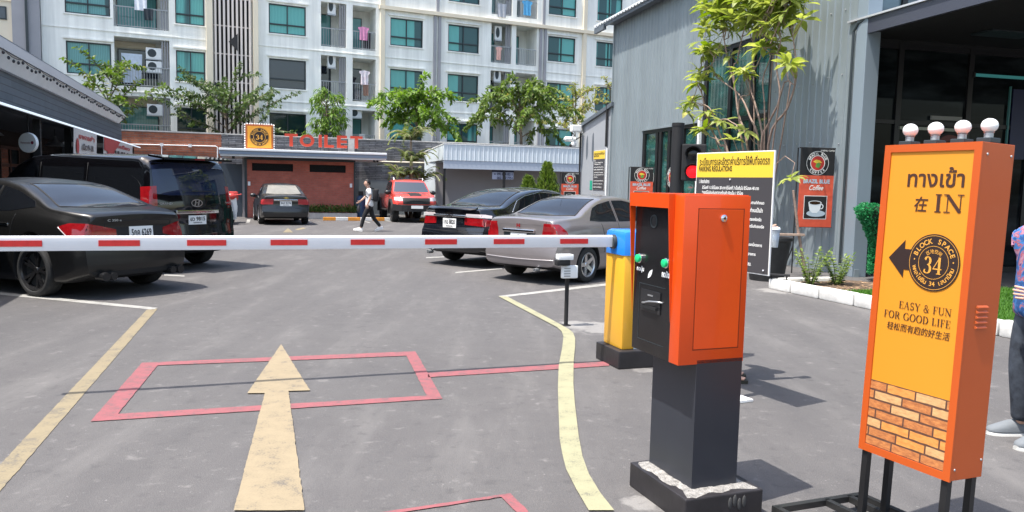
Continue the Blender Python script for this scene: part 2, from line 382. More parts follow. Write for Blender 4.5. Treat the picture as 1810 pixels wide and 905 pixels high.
# ================================================================== ground
def asphalt_mat():
    m = bpy.data.materials.new('asphalt'); m.use_nodes = True; t = m.node_tree; b = t.nodes['Principled BSDF']
    tc = t.nodes.new('ShaderNodeTexCoord'); O = tc.outputs['Object']
    def noise(sc, det=6, ro=.6):
        n = t.nodes.new('ShaderNodeTexNoise'); n.inputs['Scale'].default_value = sc; n.inputs['Detail'].default_value = det; n.inputs['Roughness'].default_value = ro
        t.links.new(O, n.inputs['Vector']); return n.outputs[0]
    def rng(v, a, c, lo, hi):
        r = t.nodes.new('ShaderNodeMapRange'); r.inputs[1].default_value = a; r.inputs[2].default_value = c; r.inputs[3].default_value = lo; r.inputs[4].default_value = hi
        t.links.new(v, r.inputs[0]); return r.outputs[0]
    def op(o, a, c):
        n = t.nodes.new('ShaderNodeMath'); n.operation = o
        for i, v in enumerate((a, c)):
            if isinstance(v, float): n.inputs[i].default_value = v
            else: t.links.new(v, n.inputs[i])
        return n.outputs[0]
    def mix(f, a, c):
        n = t.nodes.new('ShaderNodeMix'); n.data_type = 'RGBA'; t.links.new(f, n.inputs[0])
        for i, v in ((6, a), (7, c)):
            if isinstance(v, tuple): n.inputs[i].default_value = (*v, 1)
            else: t.links.new(v, n.inputs[i])
        return n.outputs[2]
    big = noise(.45, 8, .62); mid = noise(3.2, 9, .7); fine = noise(140, 3, .6); sp = noise(55, 2, .5)
    base = mix(rng(big, .35, .68, 0, 1), (.092, .087, .086), (.111, .106, .104))
    base = mix(rng(mid, .42, .75, 0, .42), base, (.138, .131, .126))
    base = mix(rng(fine, .35, .7, 0, .75), base, (.057, .054, .055))
    base = mix(op('MULTIPLY', rng(sp, .66, .72, 0, 1), rng(mid, .48, .62, 0, .8)), base, (.26, .25, .24))
    # dried cement spills round the bases of the gate and the camera post
    def spill(x, y, r, seed):
        vm = t.nodes.new('ShaderNodeVectorMath'); vm.operation = 'DISTANCE'; t.links.new(O, vm.inputs[0]); vm.inputs[1].default_value = (x, y, 0)
        d = op('ADD', vm.outputs['Value'], rng(noise(4.0 + seed, 7, .7), .25, .75, -r * .55, r * .55))
        return rng(d, r * .75, r * 1.05, .8, 0)
    for k, (x, y, r) in enumerate(((1.02, 9.0, .40), (.78, 9.25, .22), (.70, 3.95, .10), (1.2, 6.95, .10), (4.4, 12.7, .35))):
        base = mix(op('MULTIPLY', spill(x, y, r, k * .7), rng(fine, .3, .6, .55, 1)), base, (.27, .26, .245))
    # darker oily patches, pale dusty streaks and a few hairline cracks
    mp = t.nodes.new('ShaderNodeMapping'); mp.inputs['Rotation'].default_value = (0, 0, rad(18)); mp.inputs['Scale'].default_value = (1.3, .22, 1); t.links.new(O, mp.inputs[0])
    ns = t.nodes.new('ShaderNodeTexNoise'); ns.inputs['Scale'].default_value = 1.6; ns.inputs['Detail'].default_value = 7; ns.inputs['Roughness'].default_value = .6; t.links.new(mp.outputs[0], ns.inputs['Vector'])
    base = mix(rng(ns.outputs[0], .50, .68, 0, .50), base, (.066, .063, .064))
    base = mix(rng(ns.outputs[0], .47, .30, 0, .55), base, (.150, .143, .137))
    spots = noise(7.5, 5, .62)
    base = mix(rng(spots, .57, .68, 0, .50), base, (.055, .053, .054))
    base = mix(rng(spots, .40, .28, 0, .65), base, (.185, .175, .168))
    vo = t.nodes.new('ShaderNodeTexVoronoi'); vo.feature = 'DISTANCE_TO_EDGE'; vo.inputs['Scale'].default_value = .16
    ad = t.nodes.new('ShaderNodeVectorMath'); ad.operation = 'ADD'
    nv = t.nodes.new('ShaderNodeTexNoise'); nv.inputs['Scale'].default_value = 1.1; nv.inputs['Detail'].default_value = 6
    t.links.new(O, nv.inputs['Vector']); t.links.new(O, ad.inputs[0]); t.links.new(nv.outputs[1], ad.inputs[1]); t.links.new(ad.outputs[0], vo.inputs['Vector'])
    base = mix(op('MULTIPLY', rng(vo.outputs[0], 0.0, .0022, .35, 0), rng(big, .56, .60, 0, 1)), base, (.04, .04, .04))
    grit = noise(320, 2, .5)
    base = mix(rng(grit, .57, .66, 0, .75), base, (.175, .168, .162))
    t.links.new(base, b.inputs['Base Color'])
    b.inputs['Roughness'].default_value = .82; b.inputs['Specular IOR Level'].default_value = .35
    bp = t.nodes.new('ShaderNodeBump'); bp.inputs['Strength'].default_value = .5; bp.inputs['Distance'].default_value = .006
    t.links.new(fine, bp.inputs['Height']); t.links.new(bp.outputs[0], b.inputs['Normal'])
    return m
M['asphalt'] = asphalt_mat()
g = MB(); g.poly(((-150, -60, 0), (150, -60, 0), (150, 160, 0), (-150, 160, 0)))
tag(g.build('ground', M['asphalt']), 'grey asphalt of the parking lot and entrance lane', kind='structure')
MARKS = {'yellow':[[(-4.417,9.655),(-4.505,9.555),(-2.879,4.297),(-2.722,3.797),(-2.508,3.491),(-2.635,3.926)]],'arrow':[[(-2.285,7.676),(-2.008,5.865),(-1.877,5.876),(-1.353,3.739),(-1.007,3.757),(-1.717,5.954),(-1.557,5.984)]],'red':[[(-3.254,6.789),(-0.923,7.505),(-0.981,7.297),(-3.077,6.704)],[(-0.923,7.505),(-0.508,5.845),(-0.636,5.92),(-0.981,7.297)],[(-0.508,5.845),(-2.801,5.102),(-2.708,5.285),(-0.636,5.92)],[(-2.801,5.102),(-3.254,6.789),(-3.077,6.704),(-2.708,5.285)],[(-0.704,6.648),(-0.687,6.491),(0.915,7.064),(0.937,7.248)],[(-0.713,3.726),(0.019,4.038),(-0.029,3.987),(-0.667,3.702)],[(0.019,4.038),(0.141,3.737),(0.079,3.734),(-0.029,3.987)]],'white':[[(-7.087,10.719),(-4.443,9.719),(-4.436,9.565),(-6.938,10.493)],[(-0.187,11.416),(1.62,13.211),(1.584,12.907),(-0.119,11.282)],[(-1.044,14.412),(-0.184,15.273),(-0.181,15.069),(-1.031,14.229)],[(-5.885,13.129),(-5.501,13.036),(-5.423,12.849),(-5.801,12.939)],[(-1.895,17.137),(-1.522,17.428),(-1.504,17.229),(-1.874,16.944)],[(-10.693,31.423),(-10.575,31.48),(-9.802,29.05),(-9.912,29.001)],[(-8.471,31.984),(-8.388,32.023),(-7.7,29.977),(-7.778,29.943)],[(-6.543,32.902),(-6.456,32.944),(-5.607,30.902),(-5.69,30.865)],[(-5.615,33.344),(-5.526,33.387),(-4.967,32.127),(-5.054,32.087)]],'faint':[[(-7.635,26.502),(-6.84,24.289),(-7.127,24.187)],[(-7.216,25.828),(-7.25,27.003),(-6.995,26.409),(-7.012,25.425)]],'curve':[[(-0.186,11.352),(0.223,9.999),(0.439,9.284),(0.542,8.947),(0.579,8.687),(0.58,8.395),(0.529,7.798),(0.449,7.017),(0.396,6.216),(0.368,5.642),(0.336,4.951),(0.335,4.665),(0.341,4.409),(0.376,4.11),(0.418,3.832)],[(-0.06,11.345),(0.308,10.112),(0.546,9.297),(0.667,8.851),(0.703,8.626),(0.701,8.31),(0.666,7.874),(0.598,7.184),(0.535,6.389),(0.5,5.785),(0.465,5.011),(0.456,4.628),(0.467,4.338),(0.502,4.065),(0.548,3.839)]]}
M['p_yellow'] = paint_ground('yellow_road_paint', (.22, .18, .11), .40, 5)
M['p_yellow2'] = paint_ground('fresh_yellow_road_paint', (.26, .25, .155), .22, 5)
M['p_red'] = paint_ground('red_road_paint', (.25, .078, .085), .50, 9)
M['p_white'] = paint_ground('white_road_paint', (.31, .305, .285), .30, 5)
def mark(name, polys, m, z):
    b = MB(); rj = random.Random(len(name))
    for p in polys:                                   # slightly ragged brush edges
        q = []
        for i in range(len(p)):
            A = Vector((*p[i], z)); B = Vector((*p[(i + 1) % len(p)], z)); n = max(1, int((B - A).length / .035)) if name != 'curved_lane_line' and (A - Vector((0, 5, 0))).length < 14 else 1
            pr = Vector((A.y - B.y, B.x - A.x, 0)).normalized() if (B - A).length > 0 else Vector()
            for k in range(n): q.append(A.lerp(B, k / n) + pr * (rj.gauss(0, .0016) if k else 0))
        b.poly(q)
    tag(b.build(name, m), name.replace('_', ' ') + ' painted on the asphalt', kind='structure')
mark('lane_edge_line', MARKS['yellow'], M['p_yellow'], .004)
mark('loop_marking', MARKS['red'], M['p_red'], .006)
mark('lane_arrow', MARKS['arrow'], paint_ground('arrow_road_paint', (.25, .20, .125), .30, 6), .010)
mark('parking_line', MARKS['white'], M['p_white'], .004)
mark('turn_arrow', MARKS['faint'], M['p_yellow'], .004)
le, ri = MARKS['curve']
mark('curved_lane_line', [(le[i], le[i + 1], ri[i + 1], ri[i]) for i in range(len(le) - 1)], M['p_yellow2'], .010)

# kerb with white and orange blocks in front of the toilet
VX, VY = math.cos(rad(18)), math.sin(rad(18))
M['orange_kerb'] = mat('orange_kerb_paint', (.62, .25, .03), .7, var=(6, .2))
M['white_kerb'] = mat('white_kerb_paint', (.66, .65, .62), .7, var=(6, .12))
for mi in (0, 1):
    b = MB()
    for k in range(14):
        if k % 2 == mi or k in (6, 7): continue
        x0 = k * .5
        b.box(x0, x0 + .5, -.06, .06, 0, .14, .015)
    o = b.build('kerb' if mi else 'kerb', M['orange_kerb' if mi else 'white_kerb'], None)
    o.location = (-7.75, 31.9, 0); o.rotation_euler = (0, 0, rad(18)); tag(o, 'orange and white painted kerb blocks before the toilet', kind='structure')

M['shaft'] = mat('black_panel_and_stair_shade', (.035, .033, .034), .8)  # black of the louvre panels, and shade painted behind the slats
# ================================================================== apartment block
PHI = rad(26)
APT = thing('apartment_building', 'white apartment block of many storeys with teal curtained windows behind the car park', 'building', (-12.19, 43.0, 0), PHI)
S0, S1, ZT = -11.6, 30.0, 16.6
FL = 2.872
def zr(k): return 3.66 + FL * k          # window sill of row k
wins = []; bals = []
wcols = [('W1', -10.6, -8.66), ('W2', -5.72, -4.33), ('W3', -1.14, .81), ('W4', 5.55, 7.5), ('W5', 9.07, 11.05), ('W6', 15.75, 17.73), ('W7', 19.3, 21.2), ('W8', 23.4, 25.4)]
bcols = [('B1', -8.52, -6.02), ('B2', 1.62, 3.02), ('B3', 3.38, 4.71), ('B4', 11.85, 13.22), ('B5', 13.53, 14.96)]
for k in range(-1, 4):
    for n, a, c in wcols:
        if n == 'W8' and k < 1: pass
        z0 = zr(k) + (.0 if k >= 0 else .25)
        wins.append((n, k, a, c, zr(k), zr(k) + 1.55))
    for n, a, c in bcols:
        bals.append((n, k, a, c, zr(k) - .42, zr(k) + 1.97))
rects = [(a, c, z0, z1, .12) for _, _, a, c, z0, z1 in wins] + [(a, c, z0, z1, 1.5) for _, _, a, c, z0, z1 in bals] + [(-3.9, -2.05, .2, ZT - .4, .5)]
def facade(rects, s0, s1, z0, z1, mb):
    xs = sorted({s0, s1} | {r[0] for r in rects} | {r[1] for r in rects}); zs = sorted({z0, z1} | {max(z0, r[2]) for r in rects} | {min(z1, r[3]) for r in rects})
    for i in range(len(xs) - 1):
        for j in range(len(zs) - 1):
            cx, cz = (xs[i] + xs[i + 1]) / 2, (zs[j] + zs[j + 1]) / 2
            if any(r[0] < cx < r[1] and r[2] < cz < r[3] for r in rects): continue
            mb.poly(((xs[i], 0, zs[j]), (xs[i + 1], 0, zs[j]), (xs[i + 1], 0, zs[j + 1]), (xs[i], 0, zs[j + 1])))
    for a, c, b0, b1, d in rects:
        b0 = max(b0, z0); b1 = min(b1, z1)
        if d <= 0: continue
        mb.poly(((a, 0, b0), (a, d, b0), (a, d, b1), (a, 0, b1))); mb.poly(((c, 0, b0), (c, 0, b1), (c, d, b1), (c, d, b0)))
        mb.poly(((a, 0, b0), (c, 0, b0), (c, d, b0), (a, d, b0))); mb.poly(((a, 0, b1), (a, d, b1), (c, d, b1), (c, 0, b1)))
        if d > .2: mb.poly(((a, d, b0), (c, d, b0), (c, d, b1), (a, d, b1)))
b = MB(); facade(rects, S0, S1, 0, ZT, b)
# end walls, back and top
b.poly(((S0, 0, 0), (S0, 12, 0), (S0, 12, ZT), (S0, 0, ZT))); b.poly(((S1, 0, 0), (S1, 12, 0), (S1, 12, ZT), (S1, 0, ZT)))
b.poly(((S0, 12, 0), (S1, 12, 0), (S1, 12, ZT), (S0, 12, ZT))); b.poly(((S0, 0, ZT), (S1, 0, ZT), (S1, 12, ZT), (S0, 12, ZT)))
b.build('wall', M['facade'], APT, fix=False)
# hoods over windows, floor grooves
b = MB()
for n, k, a, c, z0, z1 in wins:
    b.box(a - .12, c + .12, -.09, -.001, z1 + .10, z1 + .17)
    b.box(a - .06, c + .06, -.05, -.001, z0 - .07, z0 - .02)
for k in range(-1, 4):
    zz = zr(k) - .72
    for a, c in ((S0, -4.0), (-1.9, 4.9), (5.2, 8.1), (8.6, 15.1), (15.65, 18.22), (18.5, S1)):
        b.box(a + .02, c - .02, -.035, -.002, zz, zz + .05)
b.build('ledge', M['facade'], APT)
b = MB()
b.box(4.94, 5.19, -.16, .0, 0, ZT); b.box(18.22, 18.47, -.16, 0, 0, ZT)
b.box(4.86, S1, -.2, -.004, 11.33, 11.53); b.box(-4.28, -3.98, -.3, 0, 0, ZT); b.box(-1.97, -1.72, -.3, 0, 0, ZT)
b.build('cream_band', M['cream'], APT)
for s, za, zb in ((8.14, 0, 11.3), (8.42, 0, 11.3), (15.12, 0, 11.3), (15.44, 0, 11.3), (8.3, 11.55, ZT), (15.3, 11.55, ZT)):
    b = MB(); b.box(s, s + .17, -.1, 0, za, zb); b.build('downpipe', M['grey_paint'], APT)
b = MB(); b.box(-3.88, -2.07, .40, .49, .25, ZT - .45); b.build('stair_shade_sheet', M['shaft'], APT)  # near-black sheet, the shade behind the louvres put into its colour
# louvre screen in front of the stairs
M['louvre'] = mat('louvre_paint', (.72, .64, .58), .6)
b = MB()
for i in range(9):
    s = -3.88 + i * .212
    b.box(s, s + .1, -.22, -.12, .3, ZT)
for j in range(11):
    b.box(-3.98, -1.97, -.12, -.08, .9 + j * 1.43, .96 + j * 1.43)
b.build('louvre_screen', M['louvre'], APT)
b = MB(); b.prism(((-3.2, -.235, 8.7), (-2.75, -.235, 9.15), (-2.75, -.235, 8.25)), (0, -.03, 0)); b.build('panel', M['shaft'], APT); b = MB(); b.prism(((-3.9, -.235, 5.9), (-3.9, -.235, 6.6), (-3.3, -.235, 6.2)), (0, -.03, 0))
b.build('panel', M['shaft'], APT)
# panes : curtain under a glass coat, light and shade of its folds in the colour
def curtain_mat(name, c1, c2, dark, gap):
    m = bpy.data.materials.new(name); m.use_nodes = True; t = m.node_tree; bs = t.nodes['Principled BSDF']
    tc = t.nodes.new('ShaderNodeTexCoord'); w = t.nodes.new('ShaderNodeTexWave'); w.bands_direction = 'X'; w.inputs['Scale'].default_value = 4.2; w.inputs['Distortion'].default_value = 2.2; w.inputs['Detail'].default_value = 2; w.inputs['Detail Scale'].default_value = .5
    t.links.new(tc.outputs['Object'], w.inputs['Vector'])
    mx = t.nodes.new('ShaderNodeMix'); mx.data_type = 'RGBA'; mx.inputs[6].default_value = (*c1, 1); mx.inputs[7].default_value = (*c2, 1); t.links.new(w.outputs[0], mx.inputs[0])
    mpg = t.nodes.new('ShaderNodeMapping'); mpg.inputs['Scale'].default_value = (1, 1, .03); t.links.new(tc.outputs['Object'], mpg.inputs[0]); n = t.nodes.new('ShaderNodeTexNoise'); n.inputs['Scale'].default_value = 1.15; n.inputs['Detail'].default_value = 1; t.links.new(mpg.outputs[0], n.inputs['Vector'])
    r = t.nodes.new('ShaderNodeMapRange'); r.inputs[1].default_value = gap; r.inputs[2].default_value = gap + .03; t.links.new(n.outputs[0], r.inputs[0])
    m2 = t.nodes.new('ShaderNodeMix'); m2.data_type = 'RGBA'; t.links.new(r.outputs[0], m2.inputs[0]); t.links.new(mx.outputs[2], m2.inputs[6]); m2.inputs[7].default_value = (*dark, 1)
    t.links.new(m2.outputs[2], bs.inputs['Base Color']); bs.inputs['Roughness'].default_value = .55
    bs.inputs['Coat Weight'].default_value = 1; bs.inputs['Coat Roughness'].default_value = .02; bs.inputs['Coat Tint'].default_value = (.55, .95, .9, 1)
    return m
CUR = [curtain_mat('teal_curtain_glass', (.12, .31, .30), (.24, .48, .46), (.02, .06, .07), .54),
       curtain_mat('teal_curtain_glass_open', (.13, .33, .32), (.26, .50, .48), (.02, .06, .07), .47),
       curtain_mat('grey_curtain_glass', (.13, .23, .24), (.22, .34, .35), (.02, .04, .05), .6)]
M['dark_glass'] = mat('dark_window_glass', (.02, .028, .045), .04, coat=1)
M['green_dark_glass'] = mat('dark_green_glass', (.01, .03, .03), .04)
rng = random.Random(4)
for n, k, a, c, z0, z1 in wins:
    m = rng.choice([CUR[0], CUR[0], CUR[1]])
    if n == 'W3' and k == 1: m = M['dark_glass']
    if n in ('W2', 'W3') and k == 0: m = M['green_dark_glass']
    if n == 'W1': m = CUR[2]
    f = MB(); w = .055
    y0, y1 = .05, .115
    f.box(a + .004, a + w, y0, y1, z0 + .004, z1 - .004); f.box(c - w, c - .004, y0, y1, z0 + .004, z1 - .004)
    f.box(a + w, c - w, y0, y1, z0 + .004, z0 + w); f.box(a + w, c - w, y0, y1, z1 - w, z1 - .004)
    mid = (a + c) / 2; tr = z0 + .5
    f.box(mid - .025, mid + .025, y0 + .003, y1, z0 + w, z1 - w) if not (n == 'W3' and k == 1) else None
    f.box(a + w, c - w, y0 - .004, y1, tr - .035, tr + .035)
    fo = f.build('window', M['frame'], APT)
    p = MB(); p.box(a + .01, c - .01, .118, .135, z0 + .01, z1 - .01)
    p.build('pane', m, fo)
# balcony doors, slab fronts and railings
M['rail'] = mat('grey_railing', (.35, .36, .37), .4, .3)
M['balc_in'] = mat('balcony_inner_wall', (.62, .56, .48), .8)
for n, k, a, c, z0, z1 in bals:
    p = MB(); wdt = .62 if n != 'B1' else 1.5
    x0 = a + .12 if n in ('B1', 'B3', 'B5') else a + .1
    p.box(x0, min(c - .1, x0 + wdt * 1.25), 1.44, 1.49, z0 + .03, z0 + 2.0); d = p.build('balcony_door', M['frame'], APT)
    p = MB(); p.box(x0 + .05, min(c - .1, x0 + wdt * 1.25) - .05, 1.42, 1.438, z0 + .08, z0 + 1.95); p.build('pane', CUR[2] if k != 1 else M['dark_glass'], d)
    if n == 'B1':
        p = MB(); p.box(a + .01, c - .6, 1.40, 1.436, z0 + 2.05, z1 - .01); p.build('beam', M['cream'], APT)
    r = MB(); h = 1.0
    r.box(a + .01, c - .01, .05, .09, z0 + h - .03, z0 + h + .02)
    r.box(a + .01, c - .01, .055, .085, z0 + .06, z0 + .09)
    nb = int((c - a) / .13)
    for i in range(nb + 1):
        s = a + .02 + (c - a - .06) * i / nb
        r.box(s, s + .02, .06, .08, z0 + .09, z0 + h - .03)
    r.build('balcony_railing', M['rail'], APT)
    if n in ('B1', 'B2', 'B4'):                     # grey slatted service shaft beside the balcony
        r = MB()
        for i in range(3): r.box(c - .36 + i * .12, c - .30 + i * .12, .1, .16, z0 + .02, z1 - .02)
        r.build('service_screen', M['grey_paint'], APT)
# darker band of the neighbour on the far left
NB = thing('apartment_building', 'beige and grey neighbouring block at the far left edge with one small window', 'building', (-12.19, 43.0, 0), PHI)
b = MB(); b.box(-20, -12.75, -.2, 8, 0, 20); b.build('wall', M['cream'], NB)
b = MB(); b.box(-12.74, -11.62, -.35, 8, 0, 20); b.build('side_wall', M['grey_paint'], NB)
b = MB(); b.box(-12.2, -12.1, -.46, -.352, 0, 20); b.build('downpipe', M['frame'], NB)
b = MB(); b.box(-13.75, -12.95, -.24, -.205, 8.75, 9.35); w = b.build('window', M['frame'], NB)
b = MB(); b.box(-13.69, -13.01, -.25, -.242, 8.81, 9.29); b.build('pane', M['dark_glass'], w)
b = MB()
for z in (6.7, 9.6, 12.5): b.box(-20, -12.76, -.26, -.202, z, z + .06)
b.build('ledge', M['cream'], NB)

# things on the balconies (frame of the apartment block: a point (s, y, z) in world)
APM = Matrix.Translation((-12.19, 43.0, 0)) @ Matrix.Rotation(PHI, 4, 'Z')
def apt(s, y, z): return APM @ Vector((s, y, z))
M['ac'] = mat('aircon_white', (.72, .73, .72), .5)
def make_ac():
    t = thing('air_conditioner', '', 'air conditioner', (0, 0, 0), PHI, 'air conditioner units on the balconies')
    b = MB(); b.box(-.36, .36, -.13, .13, 0, .54, .02); b.build('casing', M['ac'], t)
    b = MB(); b.lathe([(.19, -.137), (.205, -.131)], (-.08, 0, .28), 'Y', 20); b.lathe([(.0, -.138), (.05, -.14), (.06, -.13)], (-.08, 0, .28), 'Y', 12)
    for i in range(6):
        a = i * PI / 3; b.box(-.012, .012, -.142, -.138, .02, .19, 0, Matrix.Translation((-.08, 0, .28)) @ Matrix.Rotation(a, 4, 'Y'))
    b.build('fan_grille', M['frame'], t)
    b = MB(); b.box(-.38, .38, -.15, .13, -.05, -.003); b.build('bracket', M['steel'], t)
    return t
acs = [(-6.75, .2, 7.55, 'upper of two stacked left of the louvre screen'), (-6.75, .2, 6.9, 'lower of two stacked left of the louvre screen'), (-6.75, .2, 4.75, 'white unit on the wide balcony right above the brick wall'),
       (-6.75, .2, 10.6, 'white unit at the top of the picture beside the clothes horse'), (2.25, .3, 10.8, 'white slatted unit on the upper balcony left of the pink shirt'), (2.25, .3, 7.9, 'white unit on the balcony above the narrow mango tree'),
       (12.4, .3, 7.9, 'white unit in the shaded balcony above the broad drooping tree'), (12.4, .3, 10.4, 'white unit beside the peach shirt balcony'), (3.6, .3, 5.2, 'white unit on the low balcony above the white chair')]
ac0 = make_ac()
for i, (s, y, z, lab) in enumerate(acs):
    o = ac0 if i == 0 else copy_tree(ac0)
    o.location = apt(s, y, z); o['label'] = 'air conditioner, ' + lab
    if i in (4, 5, 6, 7): o.scale = (.62, 1, 1.5)
def garment(name, label, cat, s, z, w, h, col, shirt=True, y=-.06, col2=None, group='laundry on the balconies'):
    """cloth hanging in folds, a little thick"""
    m = mat(name + '_cloth', col, .85, var=(7, .14) if not col2 else (5, .1, col2))
    nx, nz = 14, 10; b = MB(); r = random.Random(hash(label) % 999)
    ph = r.random() * 6
    def P(u, v, back):
        hw = w / 2 * (1 - .12 * (1 - v))
        if shirt: hw = w / 2 * (1.0 if v > .72 else .7)
        return apt(s + (u - .5) * 2 * hw, y + .03 * math.sin(u * 13 + ph + v) * (1.1 - v) + (.012 if back else 0), z - h * (1 - v) - (.06 * abs(u - .5) * 2 if v > .9 and shirt else 0))
    for back in (0, 1):
        for i in range(nx):
            for j in range(nz):
                q = [P((i + di) / nx, (j + dj) / nz, back) for di, dj in ((0, 0), (1, 0), (1, 1), (0, 1))]
                b.poly(q)
    bmesh.ops.remove_doubles(b.bm, verts=b.bm.verts, dist=.0005)
    o = b.build(name, m, None, 180); tag(o, label, cat, group); return o
garment('shirt', 'pink shirt hanging on the upper balcony right of the white pillar', 'shirt', 3.98, 10.25, .62, .75, (.62, .25, .42))
garment('shirt', 'white and pink striped shirt hanging one floor below the pink shirt', 'shirt', 4.05, 7.85, .6, .8, (.72, .55, .6), col2=(.85, .82, .84))
garment('trousers', 'brown trousers hanging under the white and pink shirt', 'trousers', 4.12, 7.15, .34, .7, (.28, .16, .12), False, -.03)
garment('shirt', 'peach shirt on the balcony railing above the broad drooping tree', 'shirt', 12.35, 9.95, .42, .8, (.72, .42, .36))
garment('bedsheet', 'pale blue bedsheet hung at the wide balcony left of the louvre screen', 'bedsheet', -7.75, 7.75, .95, 1.45, (.55, .62, .72), False, .3)
garment('shirt', 'white shirt on the clothes horse at the top of the picture', 'shirt', -7.3, 10.75, .8, .9, (.72, .74, .78))
garment('shirt', 'bright blue shirt hanging at the top edge above the grey pipes', 'shirt', 14.2, 12.9, .7, .9, (.1, .38, .66))
garment('towel', 'grey towel over the railing at the top edge of the white block', 'towel', 12.5, 12.5, .6, .8, (.4, .42, .46), False)
garment('dress', 'dark skirt hanging behind the pink shirt', 'skirt', 4.25, 10.0, .5, .9, (.03, .025, .03), False, .2)
garment('shorts', 'dark folded laundry piled below the white shirt', 'shorts', -6.95, 9.95, .45, .55, (.03, .04, .05), False, -.12)
# white plastic chair on the low balcony
t = thing('plastic_chair', 'white plastic chair standing on the low balcony above the toilet sign', 'chair', apt(3.95, .35, 3.3), PHI + PI)
b = MB(); b.box(-.22, .22, -.2, .2, .40, .44, .01); b.build('seat', M['white'], t)
b = MB(); b.prism(((-.2, .2, .44), (.2, .2, .44), (.16, .28, 1.0), (-.16, .28, 1.0)), (0, .03, 0)); b.build('backrest', M['white'], t)
for sx in (-.19, .19):
    for sy in (-.17, .17):
        b = MB(); b.box(sx - .02, sx + .02, sy - .02, sy + .02, 0, .4); b.build('leg', M['white'], t)

# ================================================================== boundary wall
BW = (-12.44, 37.0, 0); BPHI = rad(18)
M['orange_brick'] = brick('orange_brick', (.28, .085, .045), (.36, .12, .06), (.20, .13, .10), .34, .11, .012)
M['grey_block'] = brick('grey_stone_strips', (.085, .085, .09), (.20, .20, .205), (.05, .05, .055), .62, .085, .014, var=.5)
t = thing('brick_wall', 'orange brick boundary wall with a white pipe on the left behind the van', 'wall', BW, BPHI)
b = MB(); b.box(-9.0, -1.25, 0, .25, 0, 3.66); b.build('wall', M['orange_brick'], t)
b = MB(); b.box(-9.02, -1.25, -.03, .28, 3.66, 3.72); b.build('coping', M['concrete'], t)
b = MB(); b.tube([(-6.5, -.05, 3.05), (-1.5, -.05, 3.1), (-1.42, -.05, 3.05), (-1.42, -.05, 2.0)], .025); b.tube([(-3.8, -.05, 3.06), (-3.8, -.05, 1.5)], .022)
for s in (-5.3, -3.8, -2.6): b.box(s - .07, s + .07, -.08, -.02, 3.02, 3.15)
b.build('pipe', M['white'], t)
t = thing('stone_wall', 'dark grey stone strip boundary wall behind the toilet and the palm', 'wall', BW, BPHI)
b = MB(); b.box(-1.25, 20, .0, .25, 1.7, 3.66); b.build('wall', M['grey_block'], t)
b = MB(); b.box(-1.25, 20, .0, .25, 0, 1.7); b.build('plinth_wall', mat('grey_rendered_wall', (.15, .17, .185), .8, var=(1.2, .12)), t)
b = MB(); b.box(-1.25, 20, -.03, .28, 3.66, 3.71); b.build('coping', M['concrete'], t)
b = MB(); b.box(4.55, 4.85, -.06, -.001, 0, 3.65); b.build('pier', M['concrete'], t)
b = MB(); b.tube([(5.2, -.06, 2.62), (9.2, -.06, 2.62)], .035); b.build('pipe', M['cream'], t)

# ================================================================== toilet block
TL = thing('toilet_building', 'small red brick toilet block with a white flat roof', 'building', (-11.22, 33.0, 0), rad(17))
TW = 4.42; TH = 2.52
M['red_brick'] = brick('red_brick', (.40, .108, .075), (.47, .135, .092), (.33, .15, .115), .24, .08, .007, var=.18)
b = MB(); facade([(.2, 1.87, 1.98, 2.3, .14), (2.55, 4.08, 1.98, 2.3, .14)], 0, TW, 0, TH, b)
b.poly(((0, 0, 0), (0, 3, 0), (0, 3, TH), (0, 0, TH))); b.poly(((TW, 0, 0), (TW, 3, 0), (TW, 3, TH), (TW, 0, TH))); b.poly(((0, 3, 0), (TW, 3, 0), (TW, 3, TH), (0, 3, TH)))
b.build('wall', M['red_brick'], TL, fix=False)
for a, c in ((.2, 1.87), (2.55, 4.08)):
    b = MB(); b.box(a, c, .15, .18, 1.98, 2.3)
    for i in range(5): b.box(a + .02, c - .02, .08, .14, 1.99 + i * .065, 2.0 + i * .065, 0, None)
    b.build('vent_window', M['matt_black'], TL)
b = MB(); b.box(-.10, -.001, -.03, .06, 0, TH); b.box(TW + .001, TW + .06, -.03, .06, 0, TH); b.box(-.1, TW + .06, -.05, -.004, TH - .08, TH); b.build('corner_trim', M['frame'], TL)
b = MB(); b.box(-1.0, TW + 1.28, -.95, 3.4, TH + .03, TH + .12); b.build('soffit', M['white'], TL)
M['fascia'] = mat('grey_blue_fascia', (.22, .27, .34), .4)
b = MB(); b.box(-1.04, TW + 1.3, -1.0, -.951, TH + .1, TH + .24); b.build('fascia', M['fascia'], TL)
b = MB(); b.box(-1.04, TW + 1.3, -1.05, 3.45, TH + .243, TH + .34, .02); b.build('roof', M['white'], TL)
b = MB(); b.box(-.55, -.45, -.7, -.6, TH - .08, TH + .028); b.box(TW + .75, TW + .85, -.7, -.6, TH - .05, TH + .028); b.box(TW + .9, TW + .98, -.7, -.6, TH - .05, TH + .028); b.build('spotlight', M['matt_black'], TL)
for x in (.08, TW - .12):
    b = MB(); b.box(x - .05, x + .05, -.03, -.004, 1.35, 1.52); b.build('notice', M['white'], TL)
b = MB(); b.box(-1.55, -.22, .6, .7, 0, 2.25); b.build('door', mat('dark_blue_door', (.05, .065, .085), .5), TL)
b = MB(); b.box(-.2, -.11, .5, .7, 0, TH); b.box(-1.7, -1.56, .5, .7, 0, TH); b.build('door_frame', M['grey_paint'], TL)
